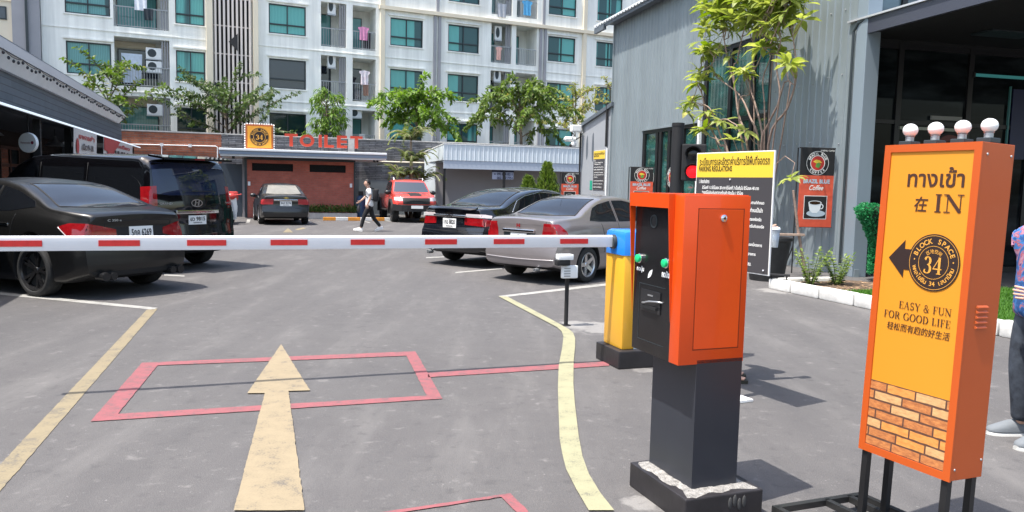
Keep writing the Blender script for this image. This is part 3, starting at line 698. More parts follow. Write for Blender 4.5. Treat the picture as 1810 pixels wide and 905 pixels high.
# planter with low hedge along the toilet
pl = thing('planter', 'low grey concrete planter with clipped green plants along the toilet wall', 'planter', (-11.22, 33.0, 0), rad(17))
b = MB(); b.box(2.3, 4.5, -.75, -.15, 0, .25, .01); b.build('trough', M['concrete'], pl)
M['hedge_leaf'] = leaf_mat('hedge_leaf', (.02, .05, .008), (.10, .16, .03), .25)
def leafquad(b, p, d, n, L, W):
    d = d.normalized(); s = d.cross(n)
    if s.length < 1e-5: s = d.orthogonal()
    s.normalize(); n2 = s.cross(d)
    tip = p + d * L - n2 * L * .12
    b.poly((p, p + d * L * .5 + s * W * .5 , tip, p + d * L * .5 - s * W * .5))
def rvec(r): 
    while 1:
        v = Vector((r.uniform(-1, 1), r.uniform(-1, 1), r.uniform(-1, 1)))
        if .05 < v.length < 1: return v.normalized()
def tuft(b, r, n, fn, L, W):
    for _ in range(n):
        p, out = fn(); d = (out + rvec(r) * .8).normalized()
        leafquad(b, p, d, (Vector((0, 0, 1)) + rvec(r) * .6), L * r.uniform(.6, 1.3), W * r.uniform(.7, 1.2))
r = random.Random(3); b = MB()
tuft(b, r, 1500, lambda: (Vector((r.uniform(2.3, 4.5), r.uniform(-.75, -.15), .25 + r.random() ** .7 * (.2 + .12 * math.sin(r.random() * 30)))), Vector((0, -.3, 1))), .12, .05)
b.build('foliage', M['hedge_leaf'], pl, None, False)
# TOILET letters on the roof
M['letter_red'] = mat('letter_red', (.55, .06, .03), .4)
LT = thing('sign_letters', 'red TOILET letters standing on thin rods along the white roof', 'sign', (-11.22, 33.0, TH + .34), rad(17))
FT = frame(Vector((0, -.7, 0)), (1, 0, 0), (0, 0, 1))
xx = [1.78, 2.42, 2.96, 3.32, 3.86, 4.46]
for ch, x in zip('TOILET', xx):
    b = MB(); me = text_mesh(ch, 1.0, 'CENTER', .035, .06)
    w = {'T': .52, 'O': .6, 'I': .13, 'L': .4, 'E': .42}[ch]; xs = [v.co.x for v in me.vertices]; ys = [v.co.y for v in me.vertices]
    Mx = FT @ Matrix.Translation((x, .42, 0)) @ Matrix.Diagonal((w / (max(xs) - min(xs)), .52 / (max(ys) - min(ys)), 1, 1)) @ Matrix.Translation((-(max(xs) + min(xs)) / 2, -(max(ys) + min(ys)) / 2, 0))
    add_mesh(b, me, Mx)
    b.build('letter', M['letter_red'], LT)
b = MB()
for x in xx: b.tube([(x, -.69, 0), (x, -.69, .3)], .012, 6)
b.build('rod', M['matt_black'], LT)
# square 34 sign with bulbs on the roof
M['amber'] = mat('amber_sign_face', (.78, .34, .035), .45)
M['ink_brown'] = mat('dark_brown_print', (.022, .012, .010), .5)
M['amber_print'] = mat('amber_print', (.80, .40, .06), .5)
M['bulb'] = mat('frosted_bulb', (.86, .85, .82), .25, coat=.5)
LS = thing('roof_sign', 'square amber sign with round 34 logo and small bulbs on the toilet roof', 'sign', (-11.22, 33.0, TH + .34), rad(17))
b = MB(); b.box(-.02, 1.06, -.62, -.42, 0, 1.0, .01); b.build('box', mat('sign_box_rust', (.42, .12, .03), .5), LS)
b = MB(); b.box(.05, .99, -.632, -.621, .06, .94); b.build('panel', M['amber'], LS)
FS = frame(Vector((.52, -.633, .5)), (1, 0, 0), (0, 0, 1))
b = MB(); disc(b, FS, 0, 0, 0, .38, .002); b.build('logo_disc', M['ink_brown'], LS)
b = MB(); disc(b, FS, 0, 0, .225, .24, .004); disc(b, FS, 0, 0, .36, .368, .004); serif(b, '34', .3, .2, FS, 0, -.01, .005, thick=1.15)
arc_text(b, 'BLOCK SPACE', FS, 0, 0, .3, .075, 160, 20, True, .02, .004); arc_text(b, 'พหลโยธิน 34 เสนานิคม', FS, 0, 0, .3, .07, 200, 340, False, .02, .004)
b.build('lettering', M['amber_print'], LS)
bd = None
for i in range(11):
    for side in (0, 1, 2):
        p = ((-.05, -.55, .05 + i * .095), (1.09, -.55, .05 + i * .095), (.05 + i * .095, -.55, 1.03))[side]
        if bd is None:
            q = MB(); q.ball((0, 0, 0), .035, u=10, v=6); bd = q.build('bulb', M['bulb'], LS, 180); bd.location = p
        else:
            o = bd.copy(); COL.objects.link(o); o.parent = LS; o.location = p
# gas cylinder beside the toilet
t = thing('gas_cylinder', 'dark blue gas cylinder standing at the right corner of the toilet block', 'gas cylinder', (-6.62, 34.0, 0), 0)
b = MB(); b.lathe([(.13, 0), (.19, .04), (.2, .1), (.2, .85), (.17, .97), (.07, 1.03), (.07, 1.06)], n=20); b.build('tank', mat('cylinder_blue', (.015, .045, .10), .4), t, 40)
b = MB(); b.lathe([(.10, 1.02), (.11, 1.05), (.11, 1.2), (.10, 1.2), (.095, 1.06)], n=16); b.build('collar', M['matt_black'], t, 40)
b = MB(); b.box(-.05, .05, -.01, .01, 1.5, 2.0)
# ================================================================== grey metal building on the right
GPHI = rad(90 + 14.2)
GB = thing('metal_building', 'tall grey corrugated metal building with dark glazing and a canopy on the right', 'building', (6.63, 15.03, 0), GPHI)
M['metal_grey'] = mat('grey_corrugated_metal', (.245, .285, .305), .42, .25, var=(.7, .06))
streaks(M['metal_grey'], (1.5, 1.5, .15), .88, 1.04)
M['metal_dark'] = mat('dark_grey_metal', (.12, .14, .165), .45, .2, var=(.9, .08))
GL = 13.1; GH = 7.3
# local x runs away along the lane; +y is the lane side (left)
holes = [(6.62, 10.4, 0.02, 3.42), (3.2, 6.45, .1, 5.25)]
b = MB()
def gface(rects, s0, s1, z0, z1, y, mb):
    xs = sorted({s0, s1} | {q for r in rects for q in r[:2]}); zs = sorted({z0, z1} | {q for r in rects for q in r[2:]})
    for i in range(len(xs) - 1):
        for j in range(len(zs) - 1):
            cx, cz = (xs[i] + xs[i + 1]) / 2, (zs[j] + zs[j + 1]) / 2
            if any(r[0] < cx < r[1] and r[2] < cz < r[3] for r in rects): continue
            mb.poly(((xs[i], y, zs[j]), (xs[i], y, zs[j + 1]), (xs[i + 1], y, zs[j + 1]), (xs[i + 1], y, zs[j])))
gface(holes, 0, GL, .15, GH, 0, b)
x = .1
while x < GL - .1:                       # standing ribs of the cladding
    segs = [(.15, GH)]
    for a, c, z0, z1 in holes:
        if a - .06 < x < c + .02:
            ns = []
            for s0, s1 in segs:
                if z0 > s0: ns.append((s0, min(z0, s1)))
                if z1 < s1: ns.append((max(z1, s0), s1))
            segs = ns
    for s0, s1 in segs:
        if s1 - s0 > .05: b.prism(((x, .0, s0), (x + .05, .0, s0), (x + .038, .022, s0), (x + .012, .022, s0)), (0, 0, s1 - s0))
    x += .235
b.build('wall', M['metal_grey'], GB, fix=False)
b = MB()
b.box(GL, GL + .1, -6, .03, 0, GH); b.box(-.02, GL, -.1, .012, 0, .15)
for a, c, z0, z1 in holes: b.box(a - .04, c + .04, -.02, .03, z1, z1 + .05)
b.build('edge_trim', M['metal_grey'], GB)
# screws
b = MB(); rr = random.Random(2)
for i in range(9):
    for z in (1.3, 2.6, 3.9, 5.2, 6.5):
        xx = .22 + i * .47 + rr.uniform(-.03, .03)
        if xx < 3.1: b.ball((xx, .012, z + rr.uniform(-.05, .05)), .014, u=6, v=4)
b.build('screw', M['steel'], GB)['kind'] = 'stuff'
b = MB()
b.box(.0, .30, -.26, .05, 0, 9.4, .01)
b.build('corner_post', mat('corner_post_grey', (.23, .28, .32), .45, .2), GB)
b = MB(); b.tube([(.36, .07, .2), (.36, .07, 4.7), (.25, .06, 4.85), (.05, 0.02, 4.9)], .025, 8); b.build('pipe', M['frame'], GB)
# upper wall towards the picture edge, roof with overhanging corrugated eave
b = MB()
nse = 60; EA, EB = GL + 1.05, -.4
for i in range(nse):
    for k, (h0) in enumerate((0, .12)):
        x0 = EB + (EA - EB) * (i + k * .5) / nse; x1 = EB + (EA - EB) * (i + k * .5 + .5) / nse
        y1 = .42; dz = .035 * (k)
        b.prism(((x0, y1, GH - .02 + dz), (x1, y1, GH - .02 + dz), (x1, y1, GH + .03 + dz), (x0, y1, GH + .03 + dz)), (0, -5.5, 2.7))
b.build('roof', mat('white_roof_sheet', (.70, .72, .73), .4, .1), GB)
b = MB(); b.box(GL + .1, EA, .30, .40, GH - .22, GH - .03); b.box(EB, GL + .1, .30, .36, GH - .12, GH - .025); b.box(-.2, GL, .03, .30, GH - .09, GH - .03); b.build('eave', M['metal_dark'], GB)
# glazing in the lane side : frames and panes
def glazed(parent, a, c, z0, z1, y, xs, zs, frame_m, pane_m, name='window', fw=.09):
    f = MB()
    f.box(a + .003, c - .003, y - .06, y + .05, z0 + .003, z0 + .1); f.box(a + .003, c - .003, y - .06, y + .05, z1 - .1, z1 - .003)
    for x in [a + fw / 2 + .003] + xs + [c - fw / 2 - .003]: f.box(x - fw / 2, x + fw / 2, y - .057, y + .053, z0 + .1, z1 - .1)
    for z in zs: f.box(a + fw, c - fw, y - .05, y + .046, z - .05, z + .05)
    fo = f.build(name, frame_m, parent)
    p = MB(); p.box(a + .02, c - .02, y - .03, y - .012, z0 + .05, z1 - .05); p.build('pane', pane_m, fo)
    return fo
def shopglass(name, tint, rough=.02, cw=1, sp_=.5):
    m = mat(name, tint, rough, coat=cw, spec=sp_)
    t = m.node_tree; bs = bsdf(m)
    tc = t.nodes.new('ShaderNodeTexCoord'); n = t.nodes.new('ShaderNodeTexNoise'); n.inputs['Scale'].default_value = .8; n.inputs['Detail'].default_value = 3
    mp = t.nodes.new('ShaderNodeMapping'); mp.inputs['Scale'].default_value = (1.6, 1, 4); t.links.new(tc.outputs['Object'], mp.inputs[0]); t.links.new(mp.outputs[0], n.inputs['Vector'])
    r = t.nodes.new('ShaderNodeValToRGB'); r.color_ramp.elements[0].position = .45; r.color_ramp.elements[1].position = .75
    r.color_ramp.elements[0].color = (*tint, 1); r.color_ramp.elements[1].color = (*[min(1, q * 3 + .01) for q in tint], 1)
    t.links.new(n.outputs[0], r.inputs[0]); t.links.new(r.outputs[0], bs.inputs['Base Color']); return m
M['green_glass'] = shopglass('green_shop_glass', (.012, .05, .045))
M['black_glass'] = shopglass('black_shop_glass', (.005, .007, .008), .03, 0, .12)
M['black_frame'] = mat('black_window_frame', (.010, .010, .012), .35)
DW = glazed(GB, 6.62, 10.4, 0.02, 3.42, -.06, [7.6, 8.5, 9.1, 9.35], [], M['black_frame'], M['green_glass'], 'glass_door', .16)
glazed(GB, 3.2, 6.45, .1, 5.25, -.06, [4.05, 5.1], [3.38], M['black_frame'], M['green_glass'], 'window', .14)
b = MB(); b.box(6.50, 6.60, -.03, .06, .1, 3.6); b.build('white_post', M['white'], GB)
# round door stickers
M['stk_red'] = mat('sticker_red', (.45, .03, .02), .4); M['stk_white'] = mat('sticker_white', (.75, .74, .70), .4); M['stk_green'] = mat('sticker_green', (.10, .30, .05), .4); M['stk_yel'] = mat('sticker_yellow', (.72, .52, .05), .4)
def emblem(parent, F, r, ext=.002):
    """round coffee badge: black ring with white letters round a red field with a bird"""
    b = MB(); disc(b, F, 0, 0, 0, r, ext); b.build('emblem', M['stk_white'], parent)
    b = MB(); disc(b, F, 0, 0, r * .66, r * .96, ext + .001); b.build('emblem_ring', M['matt_black'], parent)
    b = MB(); arc_text(b, 'BRAZIL BLUE', F, 0, 0, r * .81, r * .2, 155, 25, True, .03, ext + .002); arc_text(b, 'COFFEE', F, 0, 0, r * .81, r * .2, 225, 315, False, .03, ext + .002); b.build('lettering', M['stk_white'], parent)
    b = MB(); disc(b, F, 0, 0, 0, r * .6, ext + .001); b.build('emblem_field', M['stk_red'], parent)
    b = MB(); flat(b, F, [(-.42 * r, .12 * r), (-.15 * r, .3 * r), (.2 * r, .22 * r), (.42 * r, .02 * r), (.1 * r, .06 * r), (-.1 * r, -.02 * r)], ext + .002); b.build('emblem_beak', M['stk_yel'], parent)
    b = MB(); flat(b, F, [(-.1 * r, -.02 * r), (.1 * r, .05 * r), (.3 * r, -.1 * r), (.12 * r, -.42 * r), (-.2 * r, -.3 * r)], ext + .002); b.build('emblem_body', M['stk_green'], parent)
for lab, x in (('round coffee sticker on the left leaf of the dark glass doors', 9.75), ('round coffee sticker beside the black lamp post on the dark glass doors', 8.22)):
    t = thing('door_sticker', lab, 'sticker', (6.63, 15.03, 0), GPHI, 'round stickers on the glass doors')
    emblem(t, frame(Vector((x, -.006, 1.95)), (-1, 0, 0), (0, 0, 1)), .30)
# front wing : dark recessed shop front with canopy, facing the street
FW = GB
FM = []
b = MB()
# its local frame: -y' runs to the right along the front ; build in GB frame: right = -y
def gp(r, z, d=0): return (.25 + d, -.26 - r, z)       # r metres to the right, d metres back
def gbox(mb, r0, r1, d0, d1, z0, z1): mb.box(.25 + d0, .25 + d1, -.26 - r1, -.26 - r0, z0, z1)
gbox(b, .0, 14, 3.0, 3.1, 0, 9.4); gbox(b, 0, .06, .05, 3.0, 0, 9.4); gbox(b, 0, 14, .3, 3.0, 4.62, 4.72)
b.build('inner_wall', M['matt_black'], GB)
f = MB()
for r0 in (.04, .9, 2.6, 4.2, 5.9, 7.6, 9.3): gbox(f, r0, r0 + .12, .30, .42, 0, 9.3)
gbox(f, 0, 14, .31, .41, 3.02, 3.1); gbox(f, 0, 14, .31, .41, 4.5, 4.64); gbox(f, 0, 14, .31, .41, 0, .12); gbox(f, 0, 14, .31, .41, 6.35, 6.47)
fo = f.build('shop_window', M['black_frame'], GB)
p = MB(); gbox(p, .03, 14, .35, .37, .06, 4.56); p.build('pane', M['black_glass'], fo)
p = MB(); gbox(p, .03, 14, .35, .37, 4.64, 9.3); p.build('upper_pane', shopglass('upper_shop_glass', (.03, .05, .06)), fo)
# canopy
c = MB()
gbox(c, -.30, -.22, -7.5, .02, 4.62, 4.90); gbox(c, -.30, 14, -7.58, -7.5, 4.62, 4.90)
c.build('canopy_beam', mat('canopy_beam', (.05, .055, .075), .35), GB)
c = MB(); gbox(c, -.34, 14, -7.6, .3, 4.905, 4.94); c.build('canopy_roof', mat('canopy_sheet', (.55, .57, .6), .35, .4), GB)
c = MB(); gbox(c, -.2, 14, -7.45, .25, 4.66, 4.7); c.build('canopy_ceiling', M['matt_black'], GB)
for r0, d0 in ((1.6, -1.2), (3.6, -1.2), (1.6, -3.4), (3.6, -3.4)):
    c = MB(); gbox(c, r0, r0 + 1.1, d0, d0 + .5, 4.63, 4.658); c.build('ceiling_panel', M['frame'], GB)
# things behind / on the dark glass
M['teal_glow'] = mat('teal_tube', (.03, .16, .16), .4, emit=(.12, .62, .62), es=.07)
t = thing('tube_lamp', 'pale teal tube lamp behind the dark shop front above the globe bulbs', 'lamp', (6.63, 15.03, 0), GPHI)
b = MB(); gbox(b, 2.75, 4.1, .30, .33, 4.06, 4.12); b.build('tube', M['teal_glow'], t)
for z in (0,):
    b = MB(); gbox(b, 2.7, 2.75, .28, .34, 4.04, 4.14); b.build('end_cap', M['black_frame'], t)
t = thing('round_sign', 'round dark red coffee badge on the black glass behind the globe bulbs', 'sign', (6.63, 15.03, 0), GPHI)
F = frame(Vector(gp(2.25, 2.45, .295)), (0, -1, 0), (0, 0, 1)); b = MB(); disc(b, F, 0, 0, 0, .45, 0); b.build('disc', M['matt_black'], t)
b = MB(); disc(b, F, 0, 0, .27, .40, .003); b.build('ring', mat('dark_red_ring', (.10, .02, .018), .4), t)
b = MB(); disc(b, F, 0, 0, 0, .24, .003); b.build('centre', mat('dim_centre', (.12, .07, .04), .4), t)
t = thing('menu_board', 'pale long notice hanging inside the dark shop front above the left bulbs', 'notice', (6.63, 15.03, 0), GPHI)
b = MB(); gbox(b, .98, 2.35, .30, .33, 2.92, 2.98); b.build('strip', mat('dim_strip', (.30, .31, .25), .5), t)
b = MB(); gbox(b, 1.75, 2.5, .29, .32, 3.14, 3.22); b.build('panel', mat('dim_panel', (.22, .22, .20), .5), t)
t = thing('blue_poster', 'dim blue poster with a pale frame behind the dark glass at the right edge', 'poster', (6.63, 15.03, 0), GPHI)
b = MB(); gbox(b, 3.75, 4.15, .30, .33, 2.4, 3.85); b.build('sheet', mat('dim_blue', (.012, .02, .07), .4), t)
b = MB(); gbox(b, 3.66, 3.69, .29, .33, 2.35, 3.9); b.build('frame', mat('teal_trim', (.06, .2, .2), .4), t)

# ---- second, lower grey building farther along
GB2 = thing('metal_building', 'low grey building with sloping roof edge, cameras and a parking notice at its end', 'building', (3.46, 27.65, 0), GPHI)
b = MB(); b.prism(((.06, .02, 0), (3.3, .02, 0), (3.3, .02, 3.95), (.06, .02, 4.48)), (0, -6, 0)); b.build('wall', mat('flat_grey_wall', (.30, .315, .335), .6, var=(1.5, .05)), GB2)
b = MB(); b.prism(((-.02, .12, 4.44), (3.4, .12, 3.9), (3.4, .12, 4.02), (-.02, .12, 4.58)), (0, -6.2, 0)); b.build('roof', M['metal_dark'], GB2)
b = MB(); b.tube([(.35, .08, 0), (.35, .08, 3.0)], .03); b.build('pipe', M['white'], GB2)
b = MB(); b.tube([(.45, .09, 3.05), (.45, .09, 4.6)], .045); b.build('pipe', M['matt_black'], GB2)
b = MB(); b.tube([(3.22, .1, 0), (3.22, .1, 3.8)], .04); b.build('pipe', M['matt_black'], GB2)
for x, h in ((2.0, 1.3), (2.65, 1.1)):       # painted leaf shapes
    b = MB(); b.prism([(x + .11 * math.sin(a), .022, 3.1 + .42 * h * math.cos(a)) for a in [k * PI / 8 for k in range(16)]], (0, .004, 0)); b.build('painted_leaf', M['metal_dark'], GB2)
t = thing('security_camera', 'white security cameras and spotlight on the corner of the low grey building', 'camera', (3.46, 27.65, 0), GPHI)
b = MB(); b.box(2.95, 3.25, .15, .55, 3.72, 3.98, .04); b.build('spotlight', M['white'], t)
b = MB(); b.lathe([(.06, -.22), (.10, -.2), (.10, .2), (.03, .26)], (3.45, .45, 3.45), 'Y', 12); b.build('camera', M['white'], t, 40)
b = MB(); b.ball((3.3, .35, 3.25), .11); b.build('dome', M['white'], t, 180)
b = MB(); b.tube([(3.2, .02, 3.7), (3.2, .3, 3.75), (3.35, .4, 3.5)], .03); b.build('bracket', M['white'], t)
b = MB(); b.ball((3.3, .47, 3.2), .06); b.build('lens', M['matt_black'], t, 180)

# ---- notice boards
M['board_yellow'] = mat('board_yellow', (.74, .50, .05), .35); M['board_dark'] = mat('board_dark', (.055, .052, .056), .35); M['board_white'] = mat('board_white', (.80, .79, .76), .45)
def notice(name, label, loc, rz, W, z0, z1, big):
    t = thing(name, label, 'notice board', loc, rz)
    b = MB(); b.box(-W / 2, W / 2, 0, .012, z0, z1); b.build('border', M['board_white'], t)
    zy = z1 - (z1 - z0) * .215
    b = MB(); b.box(-W / 2 + .008, W / 2 - .008, -.003, -.0005, zy, z1 - .008); b.build('yellow_header', M['board_yellow'], t)
    b = MB(); b.box(-W / 2 + .008, W / 2 - .008, -.003, -.0005, z0 + .008, zy - .0005); b.build('dark_panel', M['board_dark'], t)
    F = frame(Vector((0, -.003, 0)), (1, 0, 0), (0, 0, 1)); k = W / .84; H = (z1 - z0) / .906
    b = MB(); write(b, 'ระเบียบการและอัตราค่าบริการใช้พื้นที่จอดรถ', .76 * k, .068 * H, F, 0, z1 - .068 * H, .012); write(b, 'PARKING REGULATIONS', .38 * k, .042 * H, F, -.385 * k, z1 - .128 * H, .02, 'LEFT'); b.build('lettering', M['ink_brown'], t)
    b = MB()
    lines = ['1. อัตราค่าบริการ', 'ชั่วโมงที่ 1-2 ชั่วโมงละ 20 บาท ชั่วโมงที่ 3 เป็นต้นไป ชั่วโมงละ 40 บาท', '*กรณีไม่ประทับตราจากร้านค้า คิดเป็น 1 ชั่วโมง', '2. กรุณาเก็บบัตรจอดรถไว้กับตัว ห้ามทิ้งไว้ในรถ บัตรหายปรับตามที่กำหนด', '3. ห้ามจอดรถค้างคืน หากฝ่าฝืนคิดค่าบริการตามอัตราที่บริษัทกำหนดไว้แล้ว',
             '4. โปรดจอดรถในช่องจอดที่จัดไว้และปฏิบัติตามป้ายสัญญาณโดยเคร่งครัด', '5. บริษัทไม่รับผิดชอบต่อความเสียหายหรือสูญหายใดๆ ที่เกิดขึ้นกับรถหรือ', 'ทรัพย์สินภายในรถ', '6. ห้ามนำวัตถุไวไฟหรือสิ่งผิดกฎหมายเข้ามาในพื้นที่จอดรถของโครงการ', '7. เวลาเปิดบริการ 06.00 - 24.00 น. ทุกวัน ไม่เว้นวันหยุดราชการ', '8. โปรดขับรถด้วยความระมัดระวัง ความเร็วไม่เกิน 10 กม./ชม.']
    y = z1 - .225 * H
    ws = [.12, .62, .46, .72, .71, .70, .73, .25, .72, .66, .62]
    for i, (s, w) in enumerate(zip(lines, ws)):
        write(b, s, w * k, (.03 if i in (1, 2) else .034) * H, F, (-.375 if i not in (1, 2, 7) else -.335) * k, y, .02, 'LEFT')
        y -= (.048, .039, .07, .052, .07, .052, .052, .085, .07, .07, .07)[i] * H
    b.build('body_text', M['board_white'], t)
    return t
nb1 = notice('notice_board', 'parking regulations board with yellow header standing behind the orange ticket kiosk', (1.672, 6.0, 0), rad(-63), .84, 1.027, 1.933, True)
b = MB(); b.box(-.03, .03, .014, .06, .02, 1.8); b.build('post', M['matt_black'], nb1)
b = MB(); b.box(-.14, .14, -.09, .19, .004, .022); b.build('base_plate', M['board_white'], nb1)
for x, z in ((-.02, 1.72), (-.37, 1.06), (.37, 1.06)):
    b = MB(); b.ball((x, -.006, z), .009, u=8, v=6); b.build('bolt', M['chrome'], nb1, 180)
nb2 = notice('notice_board', 'small parking notice with yellow header mounted on the low grey building', (3.46, 27.65, 0), GPHI, 1.2, 1.5, 2.95, False)
for c in kids(nb2):          # hung on the wall, facing the lane
    c.matrix_local = Matrix.Translation((1.25, .035, 0)) @ Matrix.Rotation(PI, 4, 'Z')
b = MB(); b.box(1.95, 2.2, .022, .03, 1.5, 1.85); b.build('green_sign', mat('exit_green', (.02, .32, .20), .4), GB2)

# ---- coffee banners on stands
M['banner_red'] = mat('banner_red', (.60, .09, .045), .5, var=(4, .12), bump=(5, .25, .05)); M['cup_white'] = mat('cup_white', (.66, .70, .72), .4); M['coffee'] = mat('coffee_brown', (.03, .012, .006), .2); M['saucer_grey'] = mat('saucer_grey', (.40, .48, .54), .4)
def banner(label, loc, rz, W, z0, z1):
    t = thing('coffee_banner', label, 'banner', loc, rz, 'coffee banners along the grey building')
    H = z1 - z0
    zr_ = z1 - .345 * H
    b = MB(); b.box(-W / 2, W / 2, 0, .008, zr_, z1); b.build('black_panel', M['matt_black'], t)
    b = MB(); b.box(-W / 2, W / 2, 0, .008, z0, zr_); b.build('red_panel', M['banner_red'], t)
    F = frame(Vector((0, -.001, 0)), (1, 0, 0), (0, 0, 1))
    emblem(t, frame(Vector((0, -.001, z1 - .19 * H)), (1, 0, 0), (0, 0, 1)), .235 * W / .72)
    k = W / .72
    b = MB(); write(b, 'Y NEPAL COFFEE', .3 * k, .03 * k, F, .2 * k, z1 - .03 * H, .01)
    disc(b, F, 0, 0, 0, .001, .001); b.build('lettering', M['stk_white'], t)
    b = MB(); write(b, 'BRAZIL BLUE', .56 * k, .085 * k, F, 0, zr_ - .075 * H, .05); b.build('lettering', M['saucer_grey'], t)
    b = MB(); write(b, 'Coffee', .30 * k, .1 * k, F, 0, zr_ - .155 * H, .015, shear=.35); b.build('lettering', M['stk_white'], t)
    c0 = z0 + .25 * H; r_ = .245 * k
    b = MB(); rect(b, F, -r_, r_, c0 - r_ * .95, c0 + r_ * .95, .001); b.build('photo_border', M['stk_white'], t)
    b = MB(); rect(b, F, -r_ * .95, r_ * .95, c0 - r_ * .9, c0 + r_ * .9, .002); b.build('photo_ground', M['matt_black'], t)
    def ell(cx, cy, rx, ry, n=28, a0=0, a1=360): return [(cx + rx * math.cos(rad(a0 + (a1 - a0) * i / n)), cy + ry * math.sin(rad(a0 + (a1 - a0) * i / n))) for i in range(n + (a1 - a0 != 360))]
    b = MB(); flat(b, F, ell(.02 * k, c0 - .12 * k, .2 * k, .065 * k), .003); b.build('saucer', M['saucer_grey'], t)
    b = MB(); flat(b, F, [(-.15 * k, c0 + .09 * k), (-.12 * k, c0 - .06 * k), (-.06 * k, c0 - .11 * k), (.04 * k, c0 - .11 * k), (.1 * k, c0 - .05 * k), (.13 * k, c0 + .09 * k)], .004)
    flat(b, F, ell(-.01 * k, c0 + .09 * k, .14 * k, .045 * k), .005)
    for i in range(10):
        a = [rad(-100 + i * 22), rad(-100 + (i + 1) * 22)]
        flat(b, F, [(.12 * k + .055 * k * math.cos(q) * s_, c0 + .02 * k + .055 * k * math.sin(q) * s_) for q, s_ in ((a[0], 1), (a[1], 1), (a[1], .65), (a[0], .65))], .0035)
    b.build('cup', M['cup_white'], t)
    b = MB(); flat(b, F, ell(-.01 * k, c0 + .09 * k, .12 * k, .034 * k), .006); b.build('coffee', M['coffee'], t)
    b = MB(); b.tube([(-W / 2 - .02, .02, z1), (W / 2 + .02, .02, z1)], .012, 8); b.tube([(-W / 2 - .02, .02, z0), (W / 2 + .02, .02, z0)], .01, 8)
    b.build('rod', M['matt_black'], t)
    b = MB(); b.tube([(-W / 2 - .04, .04, 0), (-W / 2 - .04, .04, z1)], .014, 8); b.tube([(-W / 2 - .04, .04, .55), (-W / 2 - .04, .4, .0)], .012, 8); b.build('stand', M['matt_black'], t)
    return t
banner('large coffee banner with a black cup picture hanging beside the planter', (6.0, 15.55, 0), rad(8), .72, .93, 2.49)
banner('coffee banner seen between the orange kiosk and the glass doors', (3.72, 22.8, 0), rad(0), .66, 1.02, 2.22)
banner('coffee banner half hidden behind the black and silver sedans near the low grey building', (2.0, 27.8, 0), rad(6), .62, .95, 2.1)

# ================================================================== white corrugated awning store
AW = thing('storage_shed', 'white corrugated awning shed with a grey wall beside the red pickup', 'shed', (-3.23, 36.0, 0), rad(15))
M['white_metal'] = mat('white_corrugated', (.60, .66, .70), .45, .1, var=(1.0, .05)); M['shed_wall'] = mat('shed_wall_grey', (.30, .28, .285), .8, var=(.6, .05))
b = MB(); AL = 7.3
def corr(mb, p0, p1, z0, z1, n, depth, z0b=None, z1b=None):
    p0 = Vector(p0); p1 = Vector(p1); d = (p1 - p0); nrm = Vector((d.y, -d.x, 0)).normalized()
    pr = []
    for i in range(n):
        for u, dd in ((0, 0), (.62, 0), (.74, depth), (.88, depth)): pr.append((p0 + d * ((i + u) / n) + nrm * dd, (i + u) / n))
    pr.append((p1, 1))
    for (a, ua), (c, uc) in zip(pr, pr[1:]):
        L = lambda z, zb, u: z if zb is None else z + (zb - z) * u
        mb.poly((a + Vector((0, 0, L(z0, z0b, ua))), c + Vector((0, 0, L(z0, z0b, uc))), c + Vector((0, 0, L(z1, z1b, uc))), a + Vector((0, 0, L(z1, z1b, ua)))))
corr(b, (0, 0, 0), (AL, 0, 0), 2.68, 3.40, 34, .014)
corr(b, (-.35, 3.6, 0), (0, 0, 0), 2.62, 3.1, 12, .014, 2.68, 3.4)
corr(b, (-.35, 3.55, 0), (-.1, 1.6, 0), 0, 2.62, 7, .014)
b.build('cladding', M['white_metal'], AW, fix=False)
b = MB(); b.prism(((-.02, -.03, 3.40), (AL, -.03, 3.40), (AL, 3.6, 3.14), (-.37, 3.6, 3.14)), (0, 0, .04)); b.build('roof', M['white'], AW)
b = MB(); b.box(0.01, AL, .02, .1, 2.30, 2.675); b.box(-.0, AL, .1, 3.4, 2.6, 2.66); b.build('beam', mat('pale_blue_beam', (.42, .47, .54), .5), AW)
b = MB(); b.box(-.08, AL, 1.5, 1.6, 0, 2.6); b.build('wall', M['shed_wall'], AW)
for x in (.06, 2.9, 6.9):
    b = MB(); b.box(x - .05, x + .05, .04, .14, 0, 2.3); b.build('post', M['matt_black'], AW)
t = thing('phone_sign', 'white and navy sign with two phone numbers hanging under the shed awning', 'sign', (-3.23, 36.0, 0), rad(15))
b = MB(); b.box(2.35, 3.38, .2, .22, 1.86, 2.28); b.build('panel', mat('sign_pale_blue', (.34, .36, .46), .5), t)
b = MB(); b.box(2.33, 3.40, .19, .23, 2.2, 2.29); b.build('top_bar', mat('navy', (.01, .012, .04), .5), t)
F = frame(Vector((2.9, .199, 0)), (1, 0, 0), (0, 0, 1)); b = MB(); write(b, '091 004 8211', .76, .13, F, .06, 2.11, .03); write(b, '062 117 7751', .76, .13, F, .06, 1.93, .03); rect(b, F, -.46, -.38, 2.08, 2.13, .001); b.build('lettering', mat('navy_print', (.012, .015, .05), .5), t)

# ================================================================== shop on the left
SPHI = rad(90 + 19.5)
SH = thing('shop_building', 'low dark shop on the left with grey overhanging roof, lit awning edge and string lights', 'building', (-9.05, 13.7, 0), SPHI)
